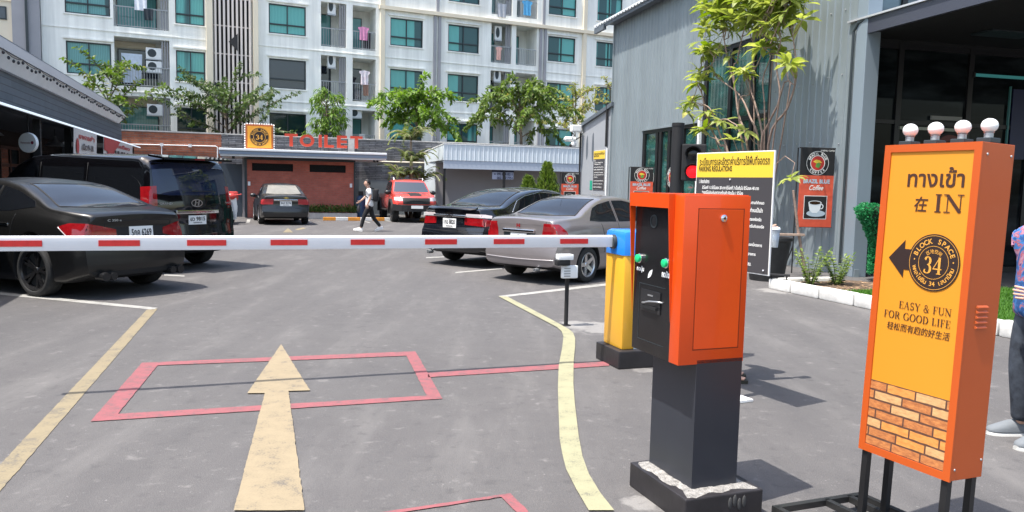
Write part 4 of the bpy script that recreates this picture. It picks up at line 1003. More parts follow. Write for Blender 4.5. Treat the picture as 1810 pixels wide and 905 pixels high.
# local x = along (away), local y = + to the left (away from the lane) is... +y here points left-back
M['shop_siding'] = brick('shop_siding', (.095, .115, .14), (.12, .14, .165), (.05, .06, .075), 3.2, .16, .01, .6, .006, .12)
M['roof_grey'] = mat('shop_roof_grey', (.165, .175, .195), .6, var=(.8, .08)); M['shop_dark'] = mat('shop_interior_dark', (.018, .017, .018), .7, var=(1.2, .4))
b = MB(); b.box(-9, 21.6, .66, .86, 2.98, 3.84); b.box(21.42, 21.6, .86, 8, 0, 4.10); b.build('siding', M['shop_siding'], SH)
b = MB(); b.prism(((-9, .40, 4.12), (20.9, .40, 4.12), (20.1, .56, 3.79), (-9, .56, 3.79)), (0, .07, 0)); b.box(-9, 20.1, .63, 1.0, 3.79, 3.84); b.build('fascia_board', M['white'], SH)
b = MB(); b.prism(((-9, .36, 4.10), (21.0, .36, 4.10), (21.0, .66, 4.50), (-9, .66, 4.50)), (0, .08, 0)); b.prism(((-9, .70, 4.50), (21.0, .70, 4.50), (21.0, 6.0, 5.0), (-9, 6.0, 5.0)), (0, 0, .05)); b.prism(((20.9, .45, 4.10), (20.9, .75, 4.5), (20.9, 6, 4.99), (20.9, 6, 4.1)), (.06, 0, 0)); b.build('roof', M['roof_grey'], SH)
b = MB(); b.prism(((-9, 0, 2.86), (-9, .66, 2.97), (-9, .66, 3.02), (-9, 0, 2.91)), (31, 0, 0)); b.box(-9, 21.4, .66, 2.9, 3.0, 3.06); b.build('awning', M['metal_dark'], SH)
b = MB(); b.box(-9, 22, -.03, -.002, 2.87, 2.91); b.build('light_strip', mat('light_strip', (.8, .85, .9), .4, emit=(.8, .9, 1), es=.35), SH)
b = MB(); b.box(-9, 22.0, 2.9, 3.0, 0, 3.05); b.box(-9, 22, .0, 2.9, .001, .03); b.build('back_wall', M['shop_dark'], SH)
for i in range(9):
    b = MB(); x = -6 + i * 3.4; b.box(x - .07, x + .07, .15, .29, .03, 2.86); b.build('post', M['matt_black'], SH)
for i in range(6):
    x0 = -5 + i * 4.2
    glazed(SH, x0, x0 + 2.2, .15, 2.5, 2.84, [x0 + 1.1], [1.9], M['black_frame'], M['black_glass'], 'window', .08)
# lamps, signs under the awning
t = thing('round_sign', 'white oval hanging sign with a red mark under the shop awning', 'sign', (-10.28, 16.65, 2.30), rad(-8))
b = MB(); b.lathe([(0, -.04), (.205, -.04), (.215, 0), (.205, .04), (0, .04)], n=32, axis='Y'); b.build('disc', M['white'], t, 40)
b = MB(); F = frame(Vector((0, -.042, 0)), (1, 0, 0), (0, 0, 1)); write(b, 'Homemade', .22, .04, F, -.04, 0, .01); disc(b, F, .12, 0, 0, .035, .001, 16); b.build('lettering', mat('maroon_print', (.2, .02, .05), .5), t)
b = MB(); b.tube([(0, 0, .2), (0, 0, .58)], .012); b.build('hanger', M['matt_black'], t)
def shoplamp(label, x, y):
    t = thing('pendant_lamp', label, 'lamp', Matrix.Translation((-9.05, 13.7, 0)) @ Matrix.Rotation(SPHI, 4, 'Z') @ Vector((x, y, 2.5)), 0, 'pendant lamps in the shop')
    b = MB(); b.lathe([(.30, 0), (.24, .06), (.09, .16), (.05, .22), (.03, .3)], n=18); b.build('shade', M['steel'], t, 40)
    b = MB(); b.tube([(0, 0, .3), (0, 0, .6)], .012, 6); b.build('cord', M['matt_black'], t)
shoplamp('grey metal pendant lamp above the white oval sign', 4.8, 1.3); shoplamp('grey metal pendant lamp just left of the first hanging banner', 11.2, 1.2)
M['ban_white'] = mat('banner_cream', (.62, .58, .55), .6, var=(2, .06)); M['ban_red'] = mat('banner_print_red', (.46, .06, .06), .6); 
def shopbanner(label, x0, x1, zb, words):
    t = thing('shop_banner', label, 'banner', (-9.05, 13.7, 0), SPHI, 'banners hanging along the shop awning')
    b = MB(); b.prism(((x0, -.05, 2.86), (x1, -.05, 2.86), (x1, -.02, zb), (x0, -.02, zb)), (0, .008, 0)); b.build('sheet', M['ban_white'], t)
    F = frame(Vector((0, -.056, 0)), (-1, 0, 0), (0, .03, -1)); F = frame(Vector((0, -.056, 0)), (1, 0, 0), (0, 0, 1))
    # read from the lane: right-hand side is farther away
    h = 2.86 - zb; b = MB(); w = x1 - x0
    write(b, words[0], w * .7, h * .17, F, x0 + w * .52, 2.86 - h * .2, .04, ext=.003); rect(b, F, x0 + .05, x1 - .05, zb + h * .12, zb + h * .16, .012)
    disc(b, F, x0 + w * .12, 2.86 - h * .5, 0, h * .22, .004, 16); b.build('lettering', M['ban_red'], t)
    b = MB(); write(b, words[1], w * .5, h * .2, F, x0 + w * .55, 2.86 - h * .5, .04, ext=.006); b.build('lettering', M['ink'], t)
shopbanner('cream shop banner with a red heading hanging nearest under the awning', 6.9, 10.4, 1.95, ('อาหารเช้า', 'เปิด 9-18'))
shopbanner('red and cream shop banner farther along the awning near the brick wall', 11.7, 19.0, 1.98, ('ก๋วยเตี๋ยว', 'เมนู'))
b = MB(); b.prism(((11.7, -.062, 2.85), (15.4, -.062, 2.85), (13.6, -.058, 2.35), (11.7, -.058, 2.45)), (0, .002, 0)); b.build('red_print', M['ban_red'], bpy.data.objects['shop_banner.001'])
t = thing('string_lights', 'black string of small bulbs looped along the white roof edge of the shop', 'string lights', (-9.05, 13.7, 0), SPHI)
pts = []; bp_ = []
for i in range(12):
    for k in range(8):
        u = k / 8; x = 2.2 + (i + u) * 1.52; z = 4.09 - .07 * 4 * u * (1 - u)
        pts.append((x, .34, z));
        if k % 2 == 0: bp_.append((x, .34, z - .07))
b = MB(); b.tube(pts, .008, 4); b.build('cable', M['matt_black'], t)
q = MB(); q.ball((0, 0, 0), .030, (1, 1, 1.3), 8, 6); b0 = q.build('bulb', mat('unlit_bulb', (.05, .05, .055), .2), t, 180); b0.location = bp_[0]
for p in bp_[1:]:
    o = b0.copy(); COL.objects.link(o); o.parent = t; o.location = p
# ================================================================== planter bed on the right
b = MB()
ku = Vector((-.334, .943, 0)); 
kb = thing('planter_kerb', 'white painted stone kerb round the planter beside the grey building', 'kerb', (4.3, 13.0, 0), math.atan2(-.943, .334))
M['kerb_white'] = mat('kerb_white', (.62, .61, .58), .8, var=(5, .2), bump=(14, .4))
rr = random.Random(8); x = 0
for i in range(9):
    L = rr.uniform(.5, .72); b = MB(); b.box(x + .008, x + L - .008, 0, .15 + rr.uniform(-.01, .01), 0, .185 + rr.uniform(-.012, .012), .03); b.build('kerbstone', M['kerb_white'], kb, 50); x += L
KLEN = x
x = 0
for i in range(2):
    L = .55; b = MB(); b.box(.0, .15, .16 + x, .16 + x + L - .015, 0, .18, .03); b.build('kerbstone', M['kerb_white'], kb, 50); x += L
M['soil'] = mat('soil', (.11, .075, .05), .95, var=(9, .5), bump=(30, .8, .03)); M['turf'] = mat('turf_base', (.045, .12, .02), .9, var=(18, .35))
KM = Matrix.Translation((4.3, 13.0, 0)) @ Matrix.Rotation(math.atan2(-.943, .334), 4, 'Z')
b = MB(); b.poly([KM @ Vector(p) for p in ((.1, .13, .12), (1.55, .13, .12), (1.55, 2.8, .12), (.1, 1.6, .12))]); tag(b.build('soil_bed', M['soil']), 'bare soil in the planter', kind='structure')
rr = random.Random(12); b = MB()
nx, ny = 30, 16
def gz(u, v): return .14 + .08 * math.sin(u * 3) * v + .04 * v
for i in range(nx):
    for j in range(ny):
        P = lambda u, v: KM @ Vector((1.5 + u * 4.0, .13 + v * 2.6, gz(u, v)))
        b.poly((P(i / nx, j / ny), P((i + 1) / nx, j / ny), P((i + 1) / nx, (j + 1) / ny), P(i / nx, (j + 1) / ny)))
for A, B in (((0, 0), (1, 0)), ((1, 0), (1, 1)), ((1, 1), (0, 1))):
    for i in range(20):
        q = [(A[0] + (B[0] - A[0]) * k / 20, A[1] + (B[1] - A[1]) * k / 20) for k in (i, i + 1)]
        a_, c_ = P(*q[0]), P(*q[1]); b.poly((a_, c_, Vector((c_.x, c_.y, 0)), Vector((a_.x, a_.y, 0))))
tag(b.build('turf_bed', M['turf'], None, 180), 'green turf in the planter', kind='structure')
b = MB()
for _ in range(26000):
    u, v = rr.random(), rr.random() ** 1.3
    p = KM @ Vector((1.45 + u * 4.0 * .75 , .13 + v * 2.6, gz(u * .75, v) - .005)); a = rr.random() * 2 * PI
    d = Vector((math.cos(a) * .35, math.sin(a) * .35, 1)).normalized(); s = Vector((-math.sin(a), math.cos(a), 0)) * .006; L = rr.uniform(.03, .06)
    b.poly((p - s, p + s, p + d * L))
M['blade'] = leaf_mat('turf_blade', (.04, .12, .012), (.11, .24, .03), .3)
tag(b.build('grass', M['blade'], None, None, False), 'bright green turf growing behind the white kerb', 'grass', kind='stuff')
b = MB()
for _ in range(260):
    p = KM @ Vector((rr.uniform(.15, 1.5), rr.uniform(.2, 1.7), .125)); a = rr.random() * 6.3; s = rr.uniform(.02, .05)
    b.poly((p + Vector((math.cos(a), math.sin(a), .1)) * s, p + Vector((-math.sin(a), math.cos(a), .2)) * s * .6, p - Vector((math.cos(a), math.sin(a), 0)) * s, p - Vector((-math.sin(a), math.cos(a), -.2)) * s * .6))
tag(b.build('wood_chips', mat('wood_chip', (.34, .22, .13), .9, var=(30, .4)), None, None, False), 'wood chips and dry leaves scattered on the planter soil', 'mulch', kind='stuff')
t = thing('ground_spotlight', 'small black floodlight on the corner of the white kerb', 'lamp', KM @ Vector((.15, .1, .17)), rad(-20))
b = MB(); b.box(-.17, .17, -.05, .06, .06, .09, .008); b.build('head', M['matt_black'], t)
b = MB(); b.tube([(-.12, 0, .0), (-.12, .02, .06)], .012); b.tube([(.12, 0, .0), (.12, .02, .06)], .012); b.build('bracket', M['matt_black'], t)
# ================================================================== trees and plants
M['bark'] = mat('bark', (.13, .10, .075), .9, var=(8, .35), bump=(25, .6))
M['bark_pale'] = mat('pale_bark', (.30, .22, .17), .8, var=(10, .25), bump=(30, .4))
M['leaf_dark'] = leaf_mat('dark_tree_leaf', (.030, .060, .018), (.105, .155, .045), .3)
M['leaf_mid'] = leaf_mat('mid_tree_leaf', (.045, .085, .015), (.15, .22, .045), .35, (.30, .27, .08))
M['leaf_bright'] = leaf_mat('bright_tree_leaf', (.055, .115, .015), (.19, .30, .05), .4)
M['leaf_yellow'] = leaf_mat('yellowing_leaf', (.10, .14, .03), (.34, .33, .10), .4, (.35, .2, .08))
UP = Vector((0, 0, 1))
def leaf(b, p, d, up, L, W, droop=.25):
    """folded pointed leaf of four faces"""
    d = d.normalized(); s = d.cross(up)
    if s.length < 1e-4: s = d.orthogonal()
    s.normalize(); n = s.cross(d).normalized()
    m1 = p + d * L * .38 - n * L * droop * .12; m2 = p + d * L * .72 - n * L * droop * .4; tip = p + d * L - n * L * droop
    l1 = m1 + s * W * .46 + n * W * .10; r1 = m1 - s * W * .46 + n * W * .10; l2 = m2 + s * W * .40 + n * W * .08; r2 = m2 - s * W * .40 + n * W * .08
    V = [b.bm.verts.new(q) for q in (p, l1, m1, r1, l2, m2, r2, tip)]
    F = b.bm.faces.new
    F((V[0], V[2], V[1])); F((V[0], V[3], V[2])); F((V[1], V[2], V[5], V[4])); F((V[2], V[3], V[6], V[5])); F((V[4], V[5], V[7])); F((V[5], V[6], V[7]))
def frond(b, bs, r, p, d, L, droop, nl, LL, LW, tube_r=.008):
    """a drooping twig with leaves in two rows"""
    pts = [Vector(p)]; d = d.normalized(); q = Vector(p)
    n = 6
    for i in range(n):
        d = (d - UP * droop / n).normalized(); q = q + d * L / n; pts.append(q.copy())
    bs.tube(pts, [tube_r * (1 - .7 * i / n) for i in range(n + 1)], 4, False)
    for i in range(nl):
        t = (i + .6) / nl * n; k = min(n - 1, int(t)); a = pts[k].lerp(pts[k + 1], t - k); dd = (pts[k + 1] - pts[k]).normalized()
        s = dd.cross(UP); s = s.normalized() if s.length > .01 else Vector((1, 0, 0))
        for sg in (-1, 1):
            ld = (dd * .75 + s * sg * 1.0 - UP * r.uniform(.05, .5) + rvec(r) * .25)
            leaf(b, a, ld, UP + rvec(r) * .3, LL * r.uniform(.75, 1.2) * (1 - .35 * i / nl), LW * r.uniform(.8, 1.2), .3)
    leaf(b, pts[-1], d, UP, LL * .7, LW)
def branch_pts(p, d, L, bend, r, n=5):
    pts = [Vector(p)]; q = Vector(p); d = d.normalized()
    for i in range(n):
        d = (d + bend / n + rvec(r) * .10).normalized(); q = q + d * L / n; pts.append(q.copy())
    return pts
def spray(b, bs, r, p, d, L, droop, nl, LL, LW, tr=.02, flat_=.35):
    """a long limb clothed in leaves all along"""
    pts = [Vector(p)]; d = d.normalized(); q = Vector(p); n = 9
    for i in range(n):
        d = (d - UP * droop * (.35 + 1.3 * i / n) / n + rvec(r) * .05).normalized(); q = q + d * L / n; pts.append(q.copy())
    bs.tube(pts, [tr * (1 - .8 * i / n) for i in range(n + 1)], 5, False)
    for i in range(nl):
        t = (.16 + .84 * (i + .5) / nl) * n; k = min(n - 1, int(t)); a = pts[k].lerp(pts[k + 1], t - k); dd = (pts[k + 1] - pts[k]).normalized()
        s = dd.cross(UP); s = s.normalized() if s.length > .01 else Vector((1, 0, 0)); up2 = s.cross(dd)
        for sg in (-1, 1, 0):
            ld = dd * .6 + s * sg * 1.0 + up2 * r.uniform(-.55, .55) + rvec(r) * .35 - UP * .12
            if sg == 0: ld = dd * .5 + up2 * r.choice((1, -.8)) + rvec(r) * .4
            leaf(b, a, ld, UP + rvec(r) * .5, LL * r.uniform(.7, 1.25) * (1 - .3 * i / nl), LW * r.uniform(.8, 1.2), .35)
    return pts
def frond_tree(name, label, x, y, zb, zt, W, leafm, seed, nb=14, subs=3, LL=.26, LW=.11, droop=.9, lift=.5, trunk_r=.11, dens=8, reachy=.8):
    r = random.Random(seed); t = thing(name, label, 'tree', (x, y, 0), r.random() * .3)
    tr = MB(); lf = MB(); top = zt - .6
    tp = [Vector((r.uniform(-.12, .12) * (i > 0), r.uniform(-.08, .08) * (i > 0), top * i / 6)) for i in range(7)]
    tr.tube(tp, [trunk_r * (1 - .75 * i / 6) for i in range(7)], 8)
    for k in range(nb):
        f = (k + .5) / nb; h = zb + (top - zb) * f; u = h / top * 6; i0 = min(5, int(u)); p = tp[i0].lerp(tp[i0 + 1], u - i0)
        az = k * 2.4 + r.uniform(-.4, .4); L = W / 2 * 1.2 * (1.0 - .45 * f ** 1.5) * r.uniform(.75, 1.12)
        d = Vector((math.cos(az), math.sin(az) * reachy, lift + .5 * f + r.uniform(-.15, .3)))
        pts = spray(lf, tr, r, p, d, L, droop * r.uniform(.7, 1.2), int(L * dens), LL, LW, .035)
        for j in range(subs):
            v = r.uniform(.2, .75) * 9; q = pts[int(v)]; a2 = az + r.choice((-1, 1)) * r.uniform(.5, 1.3)
            spray(lf, tr, r, q, Vector((math.cos(a2), math.sin(a2), r.uniform(.1, .8))), L * r.uniform(.4, .65), droop * r.uniform(.8, 1.3), int(L * .5 * dens), LL, LW, .018)
    for j in range(4):
        a2 = j * 1.6 + r.random(); spray(lf, tr, r, tp[-1], Vector((math.cos(a2) * .5, math.sin(a2) * .5, 1)), .9, droop * 1.2, int(.9 * dens), LL, LW)
    tr.build('trunk', M['bark'], t, 60); lf.build('crown', leafm, t, None, False)
    return t
frond_tree('tree', 'thin light green tree with long arching shoots behind the shop roof', -18.9, 37.0, 3.5, 6.7, 5.6, M['leaf_mid'], 11, 8, 1, .32, .15, .75, .9, .08, 7)
frond_tree('tree', 'dark layered spreading tree in front of the louvre screen', -14.1, 38.8, 3.5, 5.7, 7.2, M['leaf_dark'], 5, 13, 2, .24, .11, .40, .45, .12, 11)
frond_tree('tree', 'bright tree with drooping fronds behind the palm', -5.1, 41.3, 4.1, 6.5, 5.8, M['leaf_bright'], 21, 15, 2, .34, .14, 2.2, 1.0, .11, 11)
frond_tree('tree', 'broad drooping tree above the white shed roof', .3, 42.3, 4.1, 6.9, 6.3, M['leaf_mid'], 31, 19, 2, .30, .13, 2.2, .9, .14, 12)
frond_tree('tree', 'sparse thin tree with yellowing leaves beside the low grey building', 3.3, 43.4, 4.0, 7.0, 4.2, M['leaf_yellow'], 41, 9, 2, .26, .11, .9, .6, .09, 8)
frond_tree('tree', 'small bare branched tree with few leaves beside the metal building corner', 5.0, 42.0, 4.6, 7.4, 2.6, M['leaf_yellow'], 47, 7, 1, .22, .1, .8, .8, .06, 6)
# long reaching shoots of the layered tree
# mango-like narrow tree
r = random.Random(9); t = thing('tree', 'narrow upright bright green tree behind the TOILET letters', 'tree', (-9.6, 40.2, 0))
tr = MB(); lf = MB(); tr.tube([(0, 0, 0), (.05, 0, 3), (0, 0, 5.8)], [.09, .06, .02], 8)
for k in range(85):
    h = r.uniform(3.3, 6.2); a = r.random() * 6.3; rad_ = 1.0 * (1 - ((h - 4.5) / 2.2) ** 2) ** .5 * r.uniform(.35, 1.05)
    p = Vector((0, 0, h - .35)); q = Vector((math.cos(a) * rad_, math.sin(a) * rad_, h)); tr.tube([p, q], [.018, .008], 4, False)
    for j in range(13):
        d = Vector((math.cos(a + r.uniform(-1.6, 1.6)), math.sin(a + r.uniform(-1.6, 1.6)), r.uniform(-1.1, .5))); leaf(lf, q + rvec(r) * .12, d, UP + rvec(r) * .3, .34 * r.uniform(.7, 1.2), .085, .5)
tr.build('trunk', M['bark'], t, 60); lf.build('crown', M['leaf_bright'], t, None, False)
# feathery palm beside the pickup
t = thing('palm_tree', 'feathery palm clump with arching fronds behind the red pickup', 'palm', (-4.75, 36.2, 0))
tr = MB(); lf = MB(); r = random.Random(14)
M['palm_leaf'] = leaf_mat('palm_leaf', (.07, .09, .03), (.20, .25, .075), .35, (.34, .30, .13))
for (dx, dy, h, nf, L) in ((0, 0, 3.5, 13, 1.55), (-.45, -.2, 1.8, 9, 1.35), (.5, -.15, 1.65, 9, 1.5), (.1, -.4, 2.5, 9, 1.5)):
    tr.tube([(dx * .3, dy * .3, 0), (dx * .8, dy * .8, h * .6), (dx, dy, h)], [.085, .07, .055], 9)
    for k in range(nf):
        a = k * 2.4 + r.uniform(-.3, .3); d = Vector((math.cos(a) * .6, math.sin(a) * .6, r.uniform(.7, 1.5))).normalized(); p = Vector((dx, dy, h)); pts = [p]; n = 10; drp = r.uniform(.16, .27)
        for i in range(n):
            d = (d - UP * drp * (.6 + i * .11)).normalized(); p = p + d * L / n; pts.append(p)
        tr.tube(pts, [.014 * (1 - .8 * i / n) for i in range(n + 1)], 4, False)
        for i in range(2, 34):
            u = i / 34 * n; j = min(n - 1, int(u)); q = pts[j].lerp(pts[j + 1], u - j); dd = (pts[j + 1] - pts[j]).normalized(); s = dd.cross(UP); s = s.normalized() if s.length > .02 else Vector((1, 0, 0))
            for sg in (-1, 1):
                ld = (dd * .8 + s * sg - UP * r.uniform(.1, .5)).normalized(); LL = .42 * math.sin(min(1, (i + 4) / 26) * PI * .85 + .2) * r.uniform(.8, 1.1); w = .018
                ws = ld.cross(UP).normalized() * w
                lf.poly((q - ws, q + ws, q + ld * LL * .6 + ws * .8 - UP * .02, q + ld * LL - UP * LL * .2, q + ld * LL * .6 - ws * .8 - UP * .02))
tr.build('trunk', M['bark_pale'], t, 60); lf.build('crown', M['palm_leaf'], t, None, False)
# conical conifers before the shed
M['thuja'] = leaf_mat('conifer_leaf', (.05, .10, .015), (.20, .27, .06), .3)
def thuja(label, x, y, h, w, seed):
    r = random.Random(seed); t = thing('conifer_shrub', label, 'shrub', (x, y, 0), 0, None); lf = MB()
    for _ in range(int(2600 * w)):
        u = r.random() ** .8; z = .15 + (h - .15) * u; rr_ = w / 2 * (1 - u ** 1.5) * (.55 + .45 * r.random()) * (1 + .18 * math.sin(r.random() * 40 + z * 9)) + .03; a = r.random() * 6.3
        p = Vector((math.cos(a) * rr_, math.sin(a) * rr_, z)); leaf(lf, p, Vector((math.cos(a) * .6, math.sin(a) * .6, 1.1)) + rvec(r) * .45, rvec(r), .16 * r.uniform(.7, 1.3), .05, .1)
    tr = MB(); tr.tube([(0, 0, 0), (0, 0, h * .8)], [.05, .015], 8); tr.build('trunk', M['bark'], t, 60)
    lf.build('foliage', M['thuja'], t, None, False)
thuja('tall pointed light green conifer shrub behind the black sedan with chrome trim', 1.15, 27.0, 2.32, 1.2, 3)
thuja('short rounded light green conifer shrub left of the pointed one', .5, 26.6, 1.85, 1.0, 4)

# multi-stemmed tree in a black tub beside the metal building
def at(x, y, Y):
    """point at depth Y on the line of sight of the 1810 x 905 photograph"""
    d = _f + _r * ((x - 905) / 1380.0) - _u * ((y - 452.5) / 1380.0)
    return Vector((0, 0, 1.65)) + d * (Y / d.y)
M['rosette'] = leaf_mat('rosette_leaf', (.13, .19, .025), (.40, .44, .12), .42, (.50, .48, .20))
M['stem'] = mat('stem_bark', (.27, .19, .15), .75, var=(14, .3), bump=(40, .4))
TK = 17.2 / 14.3
t = thing('multi_stem_tree', 'tall tree of many bare stems tipped with light green leaf whorls beside the grey building', 'tree', (5.5, 17.2, 0))
base = Vector((5.5, 17.2, 0)); r = random.Random(77); at0 = at
def at(x, y, Y): return at0(x, y, (10.11 - max(.25, min(1.6, .8 + (14.3 - Y) * .55))) / ((x - 905) / 1380 * .97 + .245))
st = MB(); lf = MB()
Z4 = lambda x, y: (1060 + x / 3.017, y / 3.017)
def stem(zp, Y0, Y1, r0, r1):
    pts = [base + Vector((r.uniform(-.15, .15), r.uniform(-.15, .15), 0))]
    n = len(zp)
    for i, (x, y) in enumerate(zp): pts.append(at(*Z4(x, y), Y0 + (Y1 - Y0) * i / max(1, n - 1)))
    P = []
    for i in range(len(pts) - 1):                # smooth
        p0 = pts[max(0, i - 1)]; p1 = pts[i]; p2 = pts[i + 1]; p3 = pts[min(len(pts) - 1, i + 2)]
        for k in range(4):
            u = k / 4; P.append(.5 * ((2 * p1) + (p2 - p0) * u + (2 * p0 - 5 * p1 + 4 * p2 - p3) * u * u + (3 * p1 - p0 - 3 * p2 + p3) * u ** 3))
    P.append(pts[-1])
    st.tube([q - base for q in P], [r0 + (r1 - r0) * i / (len(P) - 1) for i in range(len(P))], 7)
    return P
def whorl(c, n=9, L=.30, W=.105, axis=None):
    ax = axis or (UP + rvec(r) * .45).normalized(); s = ax.orthogonal().normalized(); q = ax.cross(s); ph = r.random() * 6
    for k in range(n):
        a = ph + k * 2 * PI / n + r.uniform(-.2, .2); el = r.uniform(-.25, .75)
        d = s * math.cos(a) + q * math.sin(a) + ax * el
        leaf(lf, c - base + d * .015, d, ax, L * TK * r.uniform(.72, 1.15), W * TK * r.uniform(.85, 1.15), r.uniform(.15, .6))
stems = [([(690, 830), (640, 770), (575, 640), (545, 500), (515, 440), (520, 390)], 14.3, 14.0), ([(545, 500), (610, 330), (580, 270)], 14.2, 14.0), ([(790, 800), (740, 610), (720, 460), (680, 300), (650, 130), (640, 45)], 14.3, 14.4),
         ([(740, 610), (800, 500), (790, 400), (770, 385)], 14.2, 13.7), ([(860, 800), (900, 660), (960, 520), (940, 330), (965, 220), (940, 130)], 14.3, 14.2), ([(900, 770), (1000, 580), (1050, 400), (1035, 230), (1015, 100)], 14.3, 14.5),
         ([(850, 800), (800, 620), (740, 500), (620, 400), (585, 270)], 14.5, 14.6), ([(870, 790), (830, 560), (800, 430), (860, 300), (900, 90)], 14.5, 14.9), ([(720, 460), (735, 320), (770, 160), (820, 60)], 14.3, 14.2), ([(880, 650), (870, 430), (910, 300), (870, 250)], 14.2, 13.9),
         ([(960, 520), (1040, 450), (1010, 345)], 14.1, 13.9), ([(820, 330), (810, 210), (775, 100), (760, 20)], 14.8, 14.9), ([(680, 800), (650, 740), (600, 600), (560, 560), (490, 545)], 14.2, 13.9), ([(760, 760), (700, 650), (640, 640), (560, 690)], 14.1, 13.8), ([(1000, 560), (1005, 420), (965, 290)], 14.5, 14.6), ([(900, 700), (915, 400), (935, 230), (960, 40)], 14.8, 15.0)]
for zp, a, c in stems:
    k0 = len(zp)
    P = stem(zp, a, c, .030 if k0 > 4 else .018, .009)
    whorl(P[-1])
W_ = [(540, 270, 14.0), (600, 60, 14.3), (570, 140, 14.3), (520, 390, 14.0), (480, 545, 13.9), (560, 600, 14), (650, 650, 14.1), (720, 740, 13.9), (545, 690, 13.8), (770, 370, 13.6), (760, 400, 13.7), (590, 250, 14), (560, 300, 13.9), (870, 250, 13.9), (940, 130, 14.1), (960, 45, 14.4), (840, 60, 14.3), (760, 60, 14.6), (690, 80, 14.4), (640, 40, 14.3), (900, 80, 14.8), (1000, 60, 14.6), (1040, 20, 14.6), (1075, 110, 14.4), (1000, 340, 13.9), (960, 290, 14.4), (770, 690, 13.9), (700, 290, 14.5), (660, 170, 14.4), (820, 150, 14.5), (890, 170, 14.1), (640, 270, 14.6), (610, 380, 14.5), (720, 180, 14.8), (560, 20, 14.5), (720, 10, 14.6), (870, 10, 14.5), (1100, 10, 14.9), (610, 130, 14.2), (690, 140, 14.2), (980, 110, 14.2), (540, 210, 14.1), (470, 590, 13.9), (520, 440, 13.9), (790, 100, 14.1), (850, 110, 14.9), (920, 20, 14.2), (660, 20, 14.8), (1015, 0, 14.2), (950, 230, 14.3), (900, 40, 14.0), (740, 120, 14.9)]
for x, y, Y in W_:
    c = at(*Z4(x + r.uniform(-12, 12), y + r.uniform(-12, 12)), Y)
    whorl(c, r.choice((7, 8, 9, 10)), r.uniform(.26, .36))
    # twig joining the nearest stem below
    cand = [v.co + base for v in random.Random(int(x)).sample(list(st.bm.verts), 60) if v.co.z + base.z < c.z - .1]
    if cand:
        q = min(cand, key=lambda v: (v - c).length); m = (q + c) / 2 - UP * .05
        st.tube([q - base, m - base, c - base], [.012, .009, .007], 5, False)
for k in range(60):                                # leaves filling the upper crown and above the frame
    c = at(*Z4(r.uniform(560, 1010), r.uniform(-260, 150)), r.uniform(13.9, 14.6)); whorl(c, 8, r.uniform(.24, .34))
for k in range(24):                                # right-hand crown close to the wall
    c = at(r.uniform(1355, 1412), r.uniform(-70, 45), r.uniform(13.9, 14.9)); whorl(c, 8, r.uniform(.24, .32))
    st.tube([c - base, c - base + Vector((-.15, .3, -.55))], [.007, .012], 5, False)
# a low branch arching to the right
P = [at0(1372, 290, 15.2), at0(1388, 276, 15.0), at0(1405, 288, 14.8), at0(1398, 315, 14.8)]
st.tube([q - base for q in P], [.010, .009, .008, .007], 5); whorl(P[-1], 9, .27)
st.build('trunk', M['stem'], t, 60); lf.build('crown', M['rosette'], t, None, False)
at = at0
t2 = thing('plant_tub', 'large black tapered tub standing left of the white kerb', 'plant pot', (4.68, 14.25, 0))
b = MB(); b.lathe([(.30, 0), (.40, .72), (.43, .74), (.43, .79), (.38, .79), (.37, .70), (0, .70)], n=28); b.build('tub', mat('tub_black', (.02, .02, .021), .55, var=(6, .3)), t2, 40)
b = MB(); b.lathe([(.365, .705), (.2, .735), (0, .74)], n=20); b.build('soil', M['soil'], t2, 60)
t3 = thing('support_stick', 'brown bamboo stick leaning between the tub and the grey wall', 'stick', (4.98, 13.9, .0))
b = MB(); b.tube([(.32, .1, 0.12), (.1, 0.02, 1.0), (-.02, 0, 1.65)], [.028, .026, .022], 8); b.build('pole', M['stem'], t3, 60)
b = MB(); b.box(-.25, .22, -.04, .05, .84, .88, .005); b.build('cross_bar', M['bark_pale'], t3)
# two young plants behind the kerb
M['zz'] = leaf_mat('pinnate_leaf', (.06, .12, .02), (.26, .33, .09), .35, (.40, .40, .15))
def zz(label, x, y, seed, h):
    r = random.Random(seed); t = thing('young_plant', label, 'plant', (x, y, .12), 0, None); lf = MB(); tr = MB()
    for k in range(11):
        a = k * 2.4 + r.uniform(-.3, .3); d = Vector((math.cos(a) * .35, math.sin(a) * .35, 1)); frond(lf, tr, r, Vector((math.cos(a) * .03, math.sin(a) * .03, 0)), d, h * r.uniform(.7, 1.1), .45, 9, .12, .05, .009)
    tr.build('stem', M['leaf_mid'], t, 60); lf.build('foliage', M['zz'], t, None, False)
zz('left of two young leafy plants in the planter, beside the black tub', 4.90, 12.7, 5, .62)
zz('right of two young leafy plants in the planter, below the coffee banner', 5.35, 12.75, 6, .52)
# topiary behind the entrance sign
M['topiary'] = leaf_mat('artificial_leaf', (.015, .15, .05), (.08, .38, .16), .25)
t = thing('topiary', 'emerald green topiary flaring out at the top beside the dark shop front', 'topiary', (6.72, 14.3, .15)); r = random.Random(5); b = MB()
for _ in range(6500):
    z = r.random(); rr_ = .13 + .36 * max(0, (z - .42) / .58) ** 1.15 if z < .93 else .44 * (1 - (z - .93) * 5); a = r.random() * 6.3
    rr_ *= r.uniform(.8, 1.04)
    leafquad(b, Vector((math.cos(a) * rr_, math.sin(a) * rr_ * .8, z * 1.28)), Vector((math.cos(a), math.sin(a), .5)) + rvec(r) * .8, rvec(r), .06, .04)
b.build('foliage', M['topiary'], t, None, False)
b = MB(); b.lathe([(.09, 0), (.09, .55), (.36, 1.18), (.34, 1.22), (0, 1.24)], n=16); b.build('core', mat('topiary_core', (.01, .03, .012), .9), t, 60)
